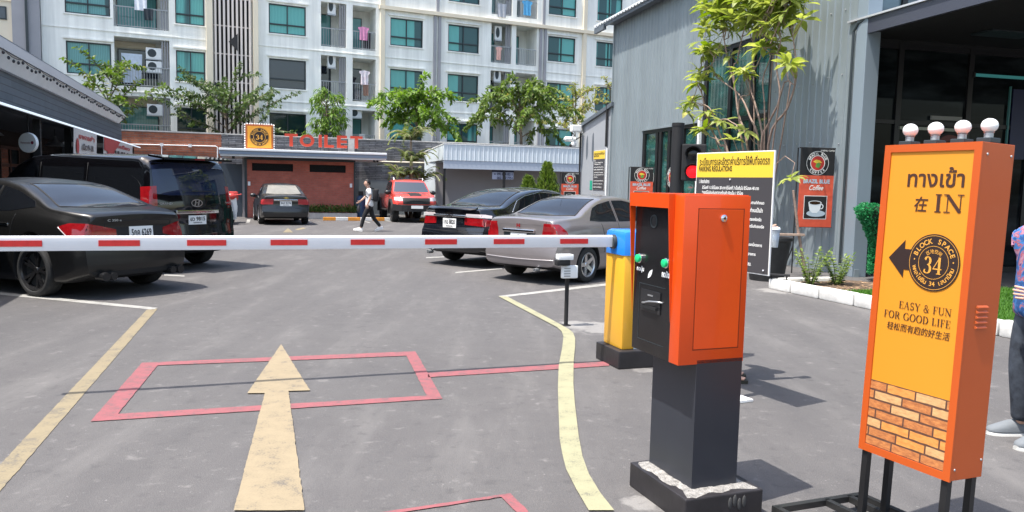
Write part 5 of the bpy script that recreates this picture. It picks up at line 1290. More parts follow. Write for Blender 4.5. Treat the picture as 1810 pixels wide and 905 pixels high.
# ================================================================== vehicles
def interp(tab, x):
    if x <= tab[0][0]: return tab[0][1]
    if x >= tab[-1][0]: return tab[-1][1]
    for i in range(len(tab) - 1):
        if tab[i][0] <= x <= tab[i + 1][0]:
            x0, y0 = tab[i]; x1, y1 = tab[i + 1]; h = x1 - x0
            def sl(k):
                if k <= 0 or k >= len(tab) - 1: return None
                a = (tab[k][1] - tab[k - 1][1]) / (tab[k][0] - tab[k - 1][0]); b = (tab[k + 1][1] - tab[k][1]) / (tab[k + 1][0] - tab[k][0])
                return 0 if a * b <= 0 else 2 * a * b / (a + b)
            s = (y1 - y0) / h; m0 = sl(i); m1 = sl(i + 1); m0 = s if m0 is None else m0; m1 = s if m1 is None else m1
            u = (x - x0) / h
            return (2 * u**3 - 3 * u**2 + 1) * y0 + (u**3 - 2 * u**2 + u) * h * m0 + (-2 * u**3 + 3 * u**2) * y1 + (u**3 - u**2) * h * m1
def body_mesh(c):
    hw = c['W'] / 2; x0, x1 = -c['ro'], c['wb'] + c['fo']; N = 76
    xs = []
    for i in range(N + 1):
        u = i / N; xs.append(x0 + (x1 - x0) * (u - .09 * math.sin(2 * PI * u)))
    rows = []
    for x in xs:
        w = hw * interp(c['wid'], x); zt = interp(c['top'], x); sh = min(interp(c['sh'], x), zt - .03); zb = interp(c['bot'], x)
        hg = zt - sh; w0 = .95 * w; rc = max(.015, min(.10, .38 * hg)); wt = w0 - c['tumble'] * hg
        mid = zb + (sh - zb) * .5
        P = [(0, zb), (.45 * w, zb), (.80 * w, zb), (.91 * w, zb + .012), (.955 * w, zb + .05), (.975 * w, zb + .13), (.988 * w, mid - .08), (w, mid + .04), (.997 * w, sh - .17), (.985 * w, sh - .09), (.968 * w, sh - .035), (w0, sh)]
        for f in (.18, .4, .65, .85, 1.0): P.append((w0 + (wt - w0) * f, sh + (hg - rc) * f))
        for a, b_ in ((.14, .60), (.38, .28), (.75, .08), (1.25, .0)): P.append((wt - rc * 1.15 * a, zt - rc * b_))
        wi = wt - rc * 1.5
        for f, g in ((.8, .30), (.55, .66), (.28, .92), (0, 1.0)): P.append((wi * f, zt + c.get('crown', .025) * g))
        rows.append((x, w, P))
    bm = bmesh.new(); n = len(rows[0][2])
    def shape(x, y, z, w):
        fr = max(0, 1 - (x - x0) / c.get('fr', .5)); ff = max(0, 1 - (x1 - x) / c.get('ff', .6))
        fr = fr * fr * (3 - 2 * fr); ff = ff * ff * (3 - 2 * ff)
        pl = min(1, abs(y) / hw) ** 2.4
        return x + fr * (interp(c['rear'], z) + c.get('kr', .10) * pl) - ff * (interp(c['front'], z) + c.get('kf', .22) * pl)
    V = []
    for x, w, P in rows:
        V.append([[bm.verts.new((shape(x, s * y, z, w), s * y, z)) for y, z in P] for s in (1, -1)])
    for i in range(len(V) - 1):
        for s in (0, 1):
            for k in range(n - 1):
                bm.faces.new((V[i][s][k], V[i][s][k + 1], V[i + 1][s][k + 1], V[i + 1][s][k]))
    for e in (0, len(V) - 1):                    # end caps
        x, w, P = rows[e]; G_ = []
        for k in range(n):
            y, z = P[k]; row = []
            for j in range(9):
                t = -1 + 2 * j / 8
                if j == 0: row.append(V[e][1][k])
                elif j == 8: row.append(V[e][0][k])
                else: row.append(bm.verts.new((shape(x, y * t, z, w), y * t, z)))
            G_.append(row)
        for k in range(n - 1):
            for j in range(8):
                try: bm.faces.new((G_[k][j], G_[k][j + 1], G_[k + 1][j + 1], G_[k + 1][j]))
                except ValueError: pass
    bmesh.ops.remove_doubles(bm, verts=bm.verts, dist=.0008)
    bmesh.ops.dissolve_degenerate(bm, edges=bm.edges, dist=.0004)
    bad = [e for e in bm.edges if len(e.link_faces) != 2]
    bmesh.ops.remove_doubles(bm, verts=list({v for e in bad for v in e.verts}), dist=.1)
    bmesh.ops.recalc_face_normals(bm, faces=bm.faces)
    me = bpy.data.meshes.new('body'); bm.to_mesh(me); bm.free(); return me
class Car:
    def __init__(s, name, label, cat, loc, phi, c, paint):
        s.c = c; s.t = thing(name, label, cat, (loc[0], loc[1], 0), phi); hw = c['W'] / 2
        me = body_mesh(c); me.materials.append(paint); me.materials.append(M['matt_black'])
        o = new_obj('body', me, s.t)
        cuts = []
        for ax in (0, c['wb']):
            for sg in (1, -1):
                b = MB(); b.lathe([(c['wr'] + c.get('gap', .05), sg * (hw - .30)), (c['wr'] + c.get('gap', .05), sg * (hw + .3))], (ax, 0, c['wr'] + .01), 'Y', 40)
                cuts.append(b.build('cutter', M['matt_black'], s.t))
        for k in cuts:
            md = o.modifiers.new('b', 'BOOLEAN'); md.operation = 'DIFFERENCE'; md.solver = 'EXACT'; md.object = k
        dg = bpy.context.evaluated_depsgraph_get(); dg.update()
        m2 = bpy.data.meshes.new_from_object(o.evaluated_get(dg)); o.modifiers.clear(); o.data = m2
        for k in cuts: bpy.data.objects.remove(k)
        m2.materials.clear(); m2.materials.append(paint); m2.materials.append(M['matt_black'])
        for p in m2.polygons:
            p.use_smooth = True; ct = p.center; p.material_index = 0
            for ax in (0, c['wb']):
                if math.hypot(ct.x - ax, ct.z - c['wr'] - .01) < c['wr'] + c.get('gap', .05) - .002 + .004 and abs(ct.y) < hw * .93 and (math.hypot(ct.x - ax, ct.z - c['wr'] - .01) > c['wr'] + c.get('gap', .05) - .01 or abs(abs(ct.y) - (hw - .3)) < .01): p.material_index = 1
            if p.normal.z < -.8 and ct.z < .45: p.material_index = 1
        m2.set_sharp_from_angle(angle=rad(38))
        s.body = o
        bm = bmesh.new(); bm.from_mesh(m2); s.bvh = BVHTree.FromBMesh(bm); bm.free()
    def hit(s, p, d):
        d = Vector(d).normalized(); p = Vector(p)
        h = s.bvh.ray_cast(p - d * 3, d, 14); return h[0], h[1]
    def patch(s, name, bot, top, d, m, nu=12, nv=8, off=.004, parent=None, build=True, mb=None, thick=.012):
        def samp(L, u):
            ls = [(Vector(L[i + 1]) - Vector(L[i])).length for i in range(len(L) - 1)]; T = sum(ls) * u
            for i, l in enumerate(ls):
                if T <= l or i == len(ls) - 1: return Vector(L[i]).lerp(Vector(L[i + 1]), min(1, T / max(l, 1e-6)))
                T -= l
        b = mb or MB(); G_ = []; I_ = []
        for j in range(nv + 1):
            r0 = []; r1 = []
            for i in range(nu + 1):
                p = samp(bot, i / nu).lerp(samp(top, i / nu), j / nv); h, n = s.hit(p, d)
                if h is None: r0.append(None); r1.append(None)
                else:
                    if n.dot(Vector(d)) > 0: n = -n
                    r0.append(b.bm.verts.new(h + n * off)); r1.append(b.bm.verts.new(h - n * thick))
            G_.append(r0); I_.append(r1)
        for j in range(nv):
            for i in range(nu):
                q = (G_[j][i], G_[j][i + 1], G_[j + 1][i + 1], G_[j + 1][i]); w = (I_[j][i], I_[j + 1][i], I_[j + 1][i + 1], I_[j][i + 1])
                if None in q: continue
                b.bm.faces.new(q); b.bm.faces.new(w)
                for a, c_, e in ((0, 1, j == 0), (1, 2, i == nu - 1), (2, 3, j == nv - 1), (3, 0, i == 0)):
                    if e:
                        w4 = (I_[j][i], I_[j][i + 1], I_[j + 1][i + 1], I_[j + 1][i]); b.bm.faces.new((q[c_], q[a], w4[a], w4[c_]))
        if not build: return b
        return b.build(name, m, parent or s.t, 40)
    def seam(s, pts, d, m=None, r=.005, name='seam', parent=None, n=10, off=.0):
        P = []
        for i in range(len(pts) - 1):
            for k in range(n):
                p = Vector(pts[i]).lerp(Vector(pts[i + 1]), k / n); h, nn = s.hit(p, d)
                if h: P.append(h + nn * off * (1 if nn.dot(Vector(d)) < 0 else -1))
        h, nn = s.hit(pts[-1], d)
        if h: P.append(h + nn * off)
        if len(P) < 2: return
        b = MB(); b.tube(P, r, 5); return b.build(name, m or M['matt_black'], parent or s.t, 180)
    def wheels(s, style, rm, rw=.215, rimk=.72):
        c = s.c; R_ = c['wr']; hw = c['W'] / 2
        w = thing('wheel', '', '', (0, 0, 0)); bpy.data.objects.remove(w)
        b = MB(); ri = R_ * rimk; h = rw / 2
        b.lathe([(ri, -h * .9), (ri + .01, -h), (R_ - .035, -h), (R_ - .008, -h * .82), (R_, -h * .5), (R_, h * .5), (R_ - .008, h * .82), (R_ - .035, h), (ri + .01, h), (ri, h * .9), (ri, -h * .9)], n=40, axis='Y')
        for k in (-.3, 0, .3): b.lathe([(R_ + .0012, h * k - .004), (R_ + .0012, h * k + .004)], n=40, axis='Y')
        tyre = b.build('wheel', M['rubber'], s.t, 35)
        b = MB(); b.lathe([(ri + .003, -h * .85), (ri + .003, h * .86), (ri - .012, h * .93), (ri - .03, h * .80), (ri - .04, h * .3), (ri - .05, -h * .5)], n=40, axis='Y')
        b.lathe([(0, h * .62), (.035, h * .62), (.05, h * .5), (.06, h * .3), (.06, 0)], n=16, axis='Y')
        ns = style[0]
        for k in range(ns):
            a0 = 2 * PI * k / ns + .3
            for da in style[1]:
                a = a0 + da; a2 = a0 + da * style[2]
                def rp(r_, an, wd, y): return [Vector((r_ * math.cos(an) - wd * math.sin(an) * q, y, r_ * math.sin(an) + wd * math.cos(an) * q)) for q in (-1, 1)]
                i0, i1 = rp(.045, a2, style[3] * 1.15, h * .55); o0, o1 = rp(ri - .01, a, style[3] * style[4], h * .78)
                b.prism((i0, i1, o1, o0), (0, -.03, 0))
        b.build('rim', rm, tyre, 35)
        b = MB(); b.lathe([(0, -h * .1), (ri * .72, -h * .1), (ri * .72, -h * .3), (0, -h * .3)], n=28, axis='Y'); b.build('brake_disc', M['frame'], tyre, 35)
        b = MB(); b.lathe([(0, h * .1 - .06), (ri - .02, h * .1 - .06)], n=28, axis='Y'); b.build('well', M['matt_black'], tyre)
        done = 0
        for ax in (0, c['wb']):
            for sg in (1, -1):
                o = tyre if not done else copy_tree(tyre)
                o.parent = s.t; o.location = (ax, sg * (hw - rw / 2 - .015), R_); o.rotation_euler = (0, .7 * ax + sg, 0 if sg > 0 else PI)
                done += 1
    def plate(s, text, x, z, w=.34, h=.15, tilt=0.0, sub=None, side=-1):
        """number plate facing the rear (side -1) or the front"""
        F = frame(Vector((x, 0, z)), (0, side, 0), (math.sin(tilt), 0, math.cos(tilt)))
        b = MB(); b.prism([F @ Vector(p) for p in ((-w / 2, -h / 2, 0), (w / 2, -h / 2, 0), (w / 2, h / 2, 0), (-w / 2, h / 2, 0))], tuple(-(F.to_3x3() @ Vector((0, 0, .015))))); p = b.build('number_plate', M['plate'], s.t)
        b = MB(); write(b, text, w * .86, h * .46, F, 0, h * .12, .03); write(b, 'กรุงเทพมหานคร', w * .5, h * .17, F, 0, -h * .32, .03); b.build('lettering', M['ink'], p)
    def mirror(s, x, z, m, sc=1.0):
        hw = s.c['W'] / 2
        for sg in (1, -1):
            b = MB(); b.ball((x, sg * (hw + .02), z), .1 * sc, (.75, 1.15, .75), 14, 8); b.box(x - .02, x + .05, sg * (hw + .0) - .09, sg * (hw + .0) + .03, z - .06, z - .03); b.build('wing_mirror', m, s.t, 50)
    def handles(s, xs, z, m):
        hw = s.c['W'] / 2
        for sg in (1, -1):
            for x in xs:
                h, n = s.hit((x, sg * hw, z), (0, -sg, 0))
                if h: b = MB(); b.box(x - .1, x + .1, h.y - .012, h.y + .012, z - .014, z + .014, .008); b.build('door_handle', m, s.t, 50)
def warp(car, a, b):
    """raise waist and boot by a, roof by b, wheels untouched"""
    def f(z): return z + (a * max(0, min(1, (z - .5) / .32)) if z < 1.02 else a + (b - a) * min(1, (z - 1.02) / .4))
    def go(o):
        if o.name.startswith('wheel') and not o.name.startswith('wheel_arch'): return
        if o.type == 'MESH':
            for v in o.data.vertices: v.co.z = f(v.co.z)
        for k in kids(o): go(k)
    go(car.t)
paint = lambda n, col, ro=.25, me=.0, coat=1.0, **k: mat(n, col, ro, me, .5, coat=coat, **k)
def mir(L): return [(x, -y, z) for x, y, z in L]
def sedan_common(car, g, paint_m, glass, doors=True):
    """g: x of rear-glass base/top, screen top/base, belt & roof heights, window ends"""
    hw = car.c['W'] / 2
    for sg in (1, -1):
        y = sg * hw; d = (0, -sg, 0)
        for bt, tp in g['side']:
            B = [(x, y, z) for x, z in bt]; T = [(x, y, z) for x, z in tp]
            car.patch('side_window', B, T, d, glass, 14, 7)
        for ln in g.get('seams', []): car.seam([(x, y, z) for x, z in ln], d)
        if 'trim' in g: car.seam([(x, y, z) for x, z in g['trim']], d, M['chrome'], .008, 'window_trim', None, 12, .004)
    rw, rt, zb, zt = g['rear']; car.patch('rear_window', [(-3, -rw, zb), (-3, -rw * .5, zb - .012), (-3, rw * .5, zb - .012), (-3, rw, zb)], [(-3, -rt, zt), (-3, rt, zt)], (1, 0, 0), g.get('rglass', glass), 18, 10)
    rim = [(-3, -rw, zb), (-3, -rw * .5, zb - .012), (-3, rw * .5, zb - .012), (-3, rw, zb), (-3, rt, zt), (-3, -rt, zt), (-3, -rw, zb)]
    car.seam(rim, (1, 0, 0), M['matt_black'], .012, 'window_seal')
    fw, ft, zb, zt = g['front']; car.patch('windscreen', [(6, -fw, zb), (6, fw, zb)], [(6, -ft, zt), (6, ft, zt)], (-1, 0, 0), glass, 16, 10)
M['mirror_black'] = M['black']
# ---------------------------------------------------------------- matt black saloon, left foreground
PB = paint('satin_black_paint', (.0055, .0056, .0058), .34, 0, .22, var=(.9, .12))
cm = dict(W=1.82, ro=.98, wb=2.84, fo=.86, wr=.345, tumble=.40, crown=.03, kr=.16, kf=.25, fr=.6,
  top=[(-.98, .86), (-.95, .93), (-.86, .965), (-.6, .995), (-.30, 1.025), (.10, 1.20), (.55, 1.375), (.95, 1.435), (1.35, 1.445), (1.8, 1.39), (2.2, 1.20), (2.6, 1.01), (2.8, .97), (3.3, .90), (3.6, .80), (3.7, .62)],
  sh=[(-.98, .78), (-.5, .88), (.3, .95), (1.5, .93), (2.8, .88), (3.6, .68), (3.7, .5)], bot=[(-.98, .30), (-.6, .21), (0, .17), (3, .16), (3.7, .25)],
  wid=[(-.98, .84), (-.8, .93), (-.4, .985), (0, 1), (2.8, .99), (3.4, .92), (3.7, .75)], rear=[(.2, .12), (.3, .04), (.45, .0), (.6, .01), (.66, .045), (.8, .06), (.93, .02), (1.0, .0)], front=[(.2, .1), (.5, 0), (.8, .1)])
ca = Car('parked_car', 'matt black saloon with black wheels parked nearest on the left behind the barrier arm', 'car', (-6.02, 11.22), rad(154.5), cm, PB); ca.t.scale = (1.06,) * 3
gm = dict(side=[([(.02, 1.03), (.5, .965), (.85, .955)], [(.10, 1.12), (.5, 1.27), (.85, 1.345)]), ([(.93, .955), (1.6, .95), (2.2, .95), (2.42, .965)], [(.93, 1.355), (1.35, 1.36), (1.75, 1.30), (2.3, 1.03)])],
  seams=[[(.9, 1.35), (.9, .6), (.75, .35)], [(.33, .93), (.42, .7), (.45, .5)], [(1.95, .93), (2.05, .3)]], rear=(.66, .50, 1.045, 1.385), front=(.68, .55, 1.02, 1.38), trim=None, rglass=mat('saloon_rear_glass', (.018, .02, .026), .06, spec=.4))
gm.pop('trim'); sedan_common(ca, gm, PB, M['carglass'])
GM_ = mat('grey_tinted_rear_glass', (.035, .042, .055), .05, spec=.8)
for sg in (1, -1):
    dv = Vector((.75, -.66 * sg, 0))
    f = lambda L: [(x, sg * y, z) for x, y, z in L]
    o = ca.patch('tail_light', f([(-.52, .86, .79), (-.72, .84, .68), (-.86, .70, .665), (-.98, .42, .72)]), f([(-.50, .86, .805), (-.66, .84, .845), (-.86, .72, .842), (-.98, .43, .78)]), dv, M['tail'], 16, 6, .006)
    ca.seam(f([(-.50, .87, .80), (-.72, .85, .675)]), dv, M['lens'], .008, 'lens_edge', o)
ca.seam([(-3, -.52, .62), (-3, -.5, .86), (-3, 0, .885)], (1, 0, 0)); ca.seam([(-3, .52, .62), (-3, .5, .86), (-3, 0, .885)], (1, 0, 0))
ca.seam([(-3, -.80, .60), (-3, 0, .585), (-3, .80, .60)], (1, 0, 0))
ca.patch('plate_recess', [(-3, -.33, .63), (-3, .33, .63)], [(-3, -.38, .80), (-3, .38, .80)], (1, 0, 0), M['matt_black'], 8, 4, .002)
h, _ = ca.hit((-3, 0, .72), (1, 0, 0)); ca.plate('5กค 6269', h.x - .012, .725, .36, .155, .12)
b = MB(); F = frame(Vector((h.x - .035, .42, .885)), (0, -1, 0), (0, 0, 1)); write(b, 'C 350 e', .2, .03, F, 0, 0, .02); b.build('badge', M['steel'], ca.t)
ca.patch('diffuser', [(-3, -.62, .24), (-3, .62, .24)], [(-3, -.70, .36), (-3, .70, .36)], (1, 0, 0), M['matt_black'], 12, 4, .004)
for sg in (1, -1):
    b = MB(); b.lathe([(.055, -.03), (.06, 0), (.06, .12), (.045, .12), (.045, -.02)], (-.97, sg * .58, .30), 'X', 16); b.lathe([(.05, -.03), (.055, 0), (.055, .12), (.04, .12), (.04, -.02)], (-.96, sg * .46, .30), 'X', 16); b.build('exhaust', M['dark_alloy'], ca.t, 40)
ca.handles((.55, 1.55), .80, M['chrome']); ca.mirror(2.2, .98, PB); ca.wheels((5, (-.17, .17), .3, .016, 1.0), M['dark_alloy'], .235, .78)
ca.t.scale = (1.04,) * 3; warp(ca, .13, .06)
# ---------------------------------------------------------------- black van
PV = paint('gloss_black_paint', (.003, .003, .004), .08)
cv = dict(W=1.92, ro=.98, wb=3.2, fo=.92, wr=.345, tumble=.13, crown=.03, kr=.14, kf=.3, fr=.5,
  top=[(-.98, 1.78), (-.95, 1.84), (-.8, 1.885), (-.3, 1.91), (1.5, 1.925), (2.2, 1.89), (2.6, 1.76), (3.0, 1.45), (3.35, 1.18), (3.7, 1.08), (4.0, .97), (4.12, .75)],
  sh=[(-.98, 1.08), (3.2, 1.05), (3.9, .9), (4.12, .6)], bot=[(-.98, .36), (-.7, .28), (0, .22), (3.4, .2), (4.12, .28)],
  wid=[(-.98, .93), (-.8, .975), (-.3, 1), (3, 1), (3.7, .94), (4.12, .78)], rear=[(.3, .06), (.45, 0), (.62, .0), (.68, .03), (1.1, .04), (1.5, .10), (1.9, .22)], front=[(.3, .1), (.5, 0), (.9, .1)])
va = Car('parked_van', 'gloss black passenger van parked behind the matt black saloon on the left', 'van', (-6.45, 14.2), rad(153.5), cv, PV); va.t.scale = (1.05,) * 3
hw = .96
for sg in (1, -1):
    y = sg * hw; d = (0, -sg, 0)
    for x0, x1 in ((-.72, .62), (.72, 1.85)): va.patch('side_window', [(x0, y, 1.14), (x1, y, 1.13)], [(x0 + .05, y, 1.70), (x1, y, 1.71)], d, M['carglass'], 12, 8)
    va.patch('side_window', [(1.98, y, 1.12), (2.85, y, 1.10)], [(1.98, y, 1.71), (2.40, y, 1.68)], d, M['carglass'], 10, 8)
    for ln in ([(.67, 1.78), (.67, .35)], [(1.92, 1.78), (1.92, .35)], [(-.7, 1.06), (3.0, 1.02)]): va.seam([(x, y, z) for x, z in ln], d)
    dv = Vector((.8, -.6 * sg, 0)); va.patch('tail_light', [(-.78, sg * .95, 1.10), (-.98, sg * .80, 1.10)], [(-.76, sg * .93, 1.40), (-.96, sg * .80, 1.42)], dv, M['tail'], 8, 8, .008)
    va.patch('lower_reflector', [(-3, sg * .80, .50), (-3, sg * .62, .50)], [(-3, sg * .80, .53), (-3, sg * .62, .53)], (1, 0, 0), M['tail'], 4, 2, .006)
va.patch('rear_window', [(-3, -.76, 1.30), (-3, -.5, 1.27), (-3, .5, 1.27), (-3, .76, 1.30)], [(-3, -.72, 1.80), (-3, .72, 1.80)], (1, 0, 0), mat('blue_tinted_glass', (.012, .018, .045), .03, spec=.9), 18, 10)
va.patch('windscreen', [(6, -.78, 1.22), (6, .78, 1.22)], [(6, -.66, 1.74), (6, .66, 1.74)], (-1, 0, 0), M['carglass'], 14, 8)
b = MB(); b.prism(((-.70, -.74, 1.89), (-.70, .74, 1.89), (-1.02, .70, 1.845), (-1.02, -.70, 1.845)), (0, 0, .035)); b.build('spoiler', PV, va.t)
b = MB(); b.box(-1.035, -1.02, -.1, .1, 1.855, 1.868); b.build('brake_light', M['tail'], va.t)
h, _ = va.hit((-3, 0, .92), (1, 0, 0))
b = MB(); b.box(h.x - .03, h.x + .01, -.44, .44, .965, 1.025, .012); b.build('chrome_bar', M['chrome'], va.t)
va.plate('ฮว 9815', h.x - .012, .86, .36, .15)
b = MB(); F = frame(Vector((h.x + .005, 0, 1.14)), (0, -1, 0), (.05, 0, 1))
for k in range(24):
    a0, a1 = 2 * PI * k / 24, 2 * PI * (k + 1) / 24
    flat(b, F, [(.12 * math.cos(a0), .065 * math.sin(a0)), (.12 * math.cos(a1), .065 * math.sin(a1)), (.10 * math.cos(a1), .05 * math.sin(a1)), (.10 * math.cos(a0), .05 * math.sin(a0))], .006)
for q in ([(-.06, -.045), (-.035, -.045), (-.01, .045), (-.035, .045)], [(.01, -.045), (.035, -.045), (.06, .045), (.035, .045)], [(-.04, -.008), (.04, .004), (.045, .016), (-.035, .008)]): flat(b, F, q, .008)
b.build('emblem', M['chrome'], va.t)
b = MB(); F = frame(Vector((h.x + .005, .62, 1.14)), (0, -1, 0), (0, 0, 1)); write(b, 'GRAND', .24, .035, F, 0, 0, .02, ext=.012); F = frame(Vector((h.x + .005, -.66, 1.14)), (0, -1, 0), (0, 0, 1)); write(b, 'VGT', .12, .03, F, 0, 0, .02, ext=.02); b.build('badge', M['steel'], va.t)
va.seam([(-3, -.84, .62), (-3, 0, .60), (-3, .84, .62)], (1, 0, 0)); va.seam([(-3, -.83, 1.72), (-3, -.86, 1.0), (-3, -.80, .62)], (1, 0, 0)); va.seam([(-3, .83, 1.72), (-3, .86, 1.0), (-3, .80, .62)], (1, 0, 0))
b = MB(); b.box(-1.02, -1.0, -.35, .15, 1.33, 1.345, 0, Matrix.Translation((0.01, 0, 0))); b.build('wiper', M['matt_black'], va.t)
va.handles((.9, 2.1), .98, PV); va.mirror(2.75, 1.2, PV, 1.2); va.wheels((6, (0,), 1, .03, 1.2), M['alloy'], .225, .66)
# ---------------------------------------------------------------- silver sedan
PS = paint('silver_taupe_paint', (.27, .245, .245), .30, .55, .8, var=(.8, .05))
cs = dict(W=1.715, ro=.93, wb=2.62, fo=.88, wr=.305, tumble=.36, crown=.03, kr=.12, kf=.22, fr=.5,
  top=[(-.93, .90), (-.90, .985), (-.8, 1.01), (-.5, 1.025), (-.22, 1.05), (.15, 1.22), (.5, 1.36), (.85, 1.425), (1.25, 1.44), (1.65, 1.40), (2.05, 1.21), (2.42, 1.00), (2.65, .96), (3.1, .88), (3.4, .78), (3.5, .6)],
  sh=[(-.93, .84), (-.5, .90), (.3, .93), (1.5, .91), (2.6, .86), (3.4, .66), (3.5, .5)], bot=[(-.93, .30), (-.6, .22), (0, .18), (3, .17), (3.5, .25)],
  wid=[(-.93, .88), (-.8, .94), (-.4, .985), (0, 1), (2.6, .99), (3.2, .92), (3.5, .76)], rear=[(.2, .1), (.28, .02), (.40, -.02), (.55, -.02), (.62, .03), (.8, .05), (.97, .03), (1.1, 0)], front=[(.2, .1), (.5, 0), (.8, .1)])
cc = Car('parked_car', 'dusty silver grey sedan with alloy wheels parked right behind the barrier cabinet', 'car', (.66, 13.8), rad(51), cs, PS)
gs = dict(side=[([(.08, .985), (.35, .965), (.92, .955)], [(.30, 1.22), (.5, 1.29), (.92, 1.36)]), ([(1.0, .955), (1.6, .95), (2.05, .955), (2.3, .965)], [(1.0, 1.365), (1.35, 1.365), (1.65, 1.32), (2.18, 1.03)])],
  seams=[[(.96, 1.38), (.96, .55), (.82, .3)], [(.40, .93), (.46, .7), (.48, .5)], [(1.95, .93), (2.0, .28)], [(-.3, .62), (2.9, .60)]], rear=(.62, .50, 1.075, 1.385), front=(.64, .53, 1.02, 1.37), rglass=mat('smoky_rear_glass', (.02, .023, .03), .05, spec=.35), trim=[(.0, .965), (.22, 1.22), (.5, 1.325), (1.0, 1.395)])
gs.pop('trim'); sedan_common(cc, gs, PS, M['carglass'])
for sg in (1, -1):
    dv = Vector((.8, -.6 * sg, 0)); f = lambda L: [(x, sg * y, z) for x, y, z in L]
    cc.patch('tail_light', f([(-.58, .82, .72), (-.80, .78, .70), (-.93, .52, .71)]), f([(-.60, .81, .80), (-.78, .76, .935), (-.93, .56, .945)]), dv, M['tail'], 12, 8, .006)
    cc.seam([(-3, sg * .50, .66), (-3, sg * .54, .97)], (1, 0, 0))
cc.seam([(-3, -.78, .645), (-3, 0, .63), (-3, .78, .645)], (1, 0, 0)); cc.seam([(-3, -.80, .42), (-3, 0, .41), (-3, .80, .42)], (1, 0, 0), mat('bumper_trim', (.42, .39, .39), .3, .5), .011, 'bumper_strip', None, 16, .003)
cc.patch('plate_recess', [(-3, -.30, .64), (-3, .30, .64)], [(-3, -.34, .78), (-3, .34, .78)], (1, 0, 0), M['frame'], 8, 4, .002)
h, _ = cc.hit((-3, 0, .8), (1, 0, 0)); cc.plate('ฎฎ 7474', h.x - .012, .70, .34, .15)
b = MB(); b.box(h.x - .028, h.x + .01, -.34, .34, .785, .835, .012); b.build('chrome_bar', M['chrome'], cc.t)
b = MB(); F = frame(Vector((h.x - .01, 0, .895)), (0, -1, 0), (0, 0, 1)); write(b, 'H', .07, .06, F, 0, 0, .04, ext=.012); b.build('emblem', M['tail'], cc.t)
b = MB(); b.tube([(.85, .32, 1.44), (.55, .32, 1.75)], .004, 5); b.build('antenna', M['matt_black'], cc.t)
b = MB(); b.lathe([(.03, -.05), (.03, .08), (.024, .08), (.024, -.05)], (-.93, -.42, .25), 'X', 12); b.build('exhaust', M['steel'], cc.t, 40)
cc.handles((.62, 1.55), .80, PS); cc.mirror(2.1, .98, PS); cc.wheels((5, (0,), 1, .032, .9), M['alloy'], .20, .70)
warp(cc, .07, .02)
# ---------------------------------------------------------------- black sedan with chrome bar
PK = paint('deep_black_paint', (.005, .0055, .008), .1)
ck = dict(W=1.82, ro=1.02, wb=2.775, fo=1.0, wr=.325, tumble=.36, crown=.03, kr=.14, kf=.25, fr=.55,
  top=[(-1.02, .92), (-1.0, 1.02), (-.9, 1.055), (-.6, 1.07), (-.34, 1.085), (.05, 1.25), (.45, 1.395), (.85, 1.46), (1.25, 1.475), (1.7, 1.43), (2.15, 1.22), (2.55, 1.02), (2.8, .98), (3.3, .9), (3.65, .8), (3.775, .6)],
  sh=[(-1.02, .88), (-.5, .94), (.3, .96), (1.5, .94), (2.7, .88), (3.6, .68), (3.775, .5)], bot=[(-1.02, .30), (-.6, .22), (0, .18), (3, .17), (3.775, .25)],
  wid=[(-1.02, .88), (-.85, .94), (-.4, .985), (0, 1), (2.7, .99), (3.4, .92), (3.775, .76)], rear=[(.2, .1), (.3, .02), (.45, -.02), (.6, -.02), (.68, .04), (.85, .06), (1.02, .03), (1.1, 0)], front=[(.2, .1), (.5, 0), (.8, .1)])
ck_ = Car('parked_car', 'glossy black sedan with a chrome bar across its boot parked beyond the silver sedan', 'car', (-.62, 16.2), rad(51), ck, PK); ck_.t.scale = (1.03,) * 3
gk = dict(side=[([(-.02, 1.01), (.3, .99), (.92, .975)], [(.2, 1.20), (.45, 1.29), (.92, 1.385)]), ([(1.0, .975), (1.6, .97), (2.1, .97), (2.35, .98)], [(1.0, 1.39), (1.35, 1.39), (1.7, 1.34), (2.25, 1.04)])],
  seams=[[(.96, 1.4), (.96, .55), (.82, .3)], [(1.98, .93), (2.03, .28)]], rear=(.64, .50, 1.115, 1.42), front=(.66, .55, 1.05, 1.4), rglass=mat('mirror_rear_glass', (.012, .014, .018), .03, spec=.5), trim=[(-.1, .985), (.17, 1.23), (.45, 1.33), (1.0, 1.42), (1.7, 1.38)])
sedan_common(ck_, gk, PK, M['carglass'])
for sg in (1, -1):
    dv = Vector((.85, -.52 * sg, 0)); f = lambda L: [(x, sg * y, z) for x, y, z in L]
    ck_.patch('tail_light', f([(-.70, .87, .76), (-.9, .82, .74), (-1.02, .42, .76)]), f([(-.72, .86, .84), (-.9, .80, .87), (-1.02, .42, .88)]), dv, M['tail'], 14, 6, .006)
    ck_.patch('light_lens', f([(-.74, .86, .875), (-.9, .80, .885), (-1.02, .42, .892)]), f([(-.74, .86, .925), (-.9, .80, .95), (-1.02, .46, .955)]), dv, M['lens'], 14, 4, .007)
h, _ = ck_.hit((-3, 0, .9), (1, 0, 0))
b = MB(); b.box(h.x - .022, h.x + .02, -.42, .42, .885, .93, .012); b.build('chrome_bar', M['chrome'], ck_.t)
b = MB(); F = frame(Vector((h.x - .025, 0, .925)), (0, -1, 0), (0, 0, 1))
for rx, ry, cy in ((.085, .058, 0), (.026, .055, 0), (.06, .026, .026)):
    for k in range(24):
        a0, a1 = 2 * PI * k / 24, 2 * PI * (k + 1) / 24
        flat(b, F, [(rx * math.cos(a0), cy + ry * math.sin(a0)), (rx * math.cos(a1), cy + ry * math.sin(a1)), ((rx - .012) * math.cos(a1), cy + (ry - .012) * math.sin(a1)), ((rx - .012) * math.cos(a0), cy + (ry - .012) * math.sin(a0))], .004)
b.build('emblem', M['chrome'], ck_.t)
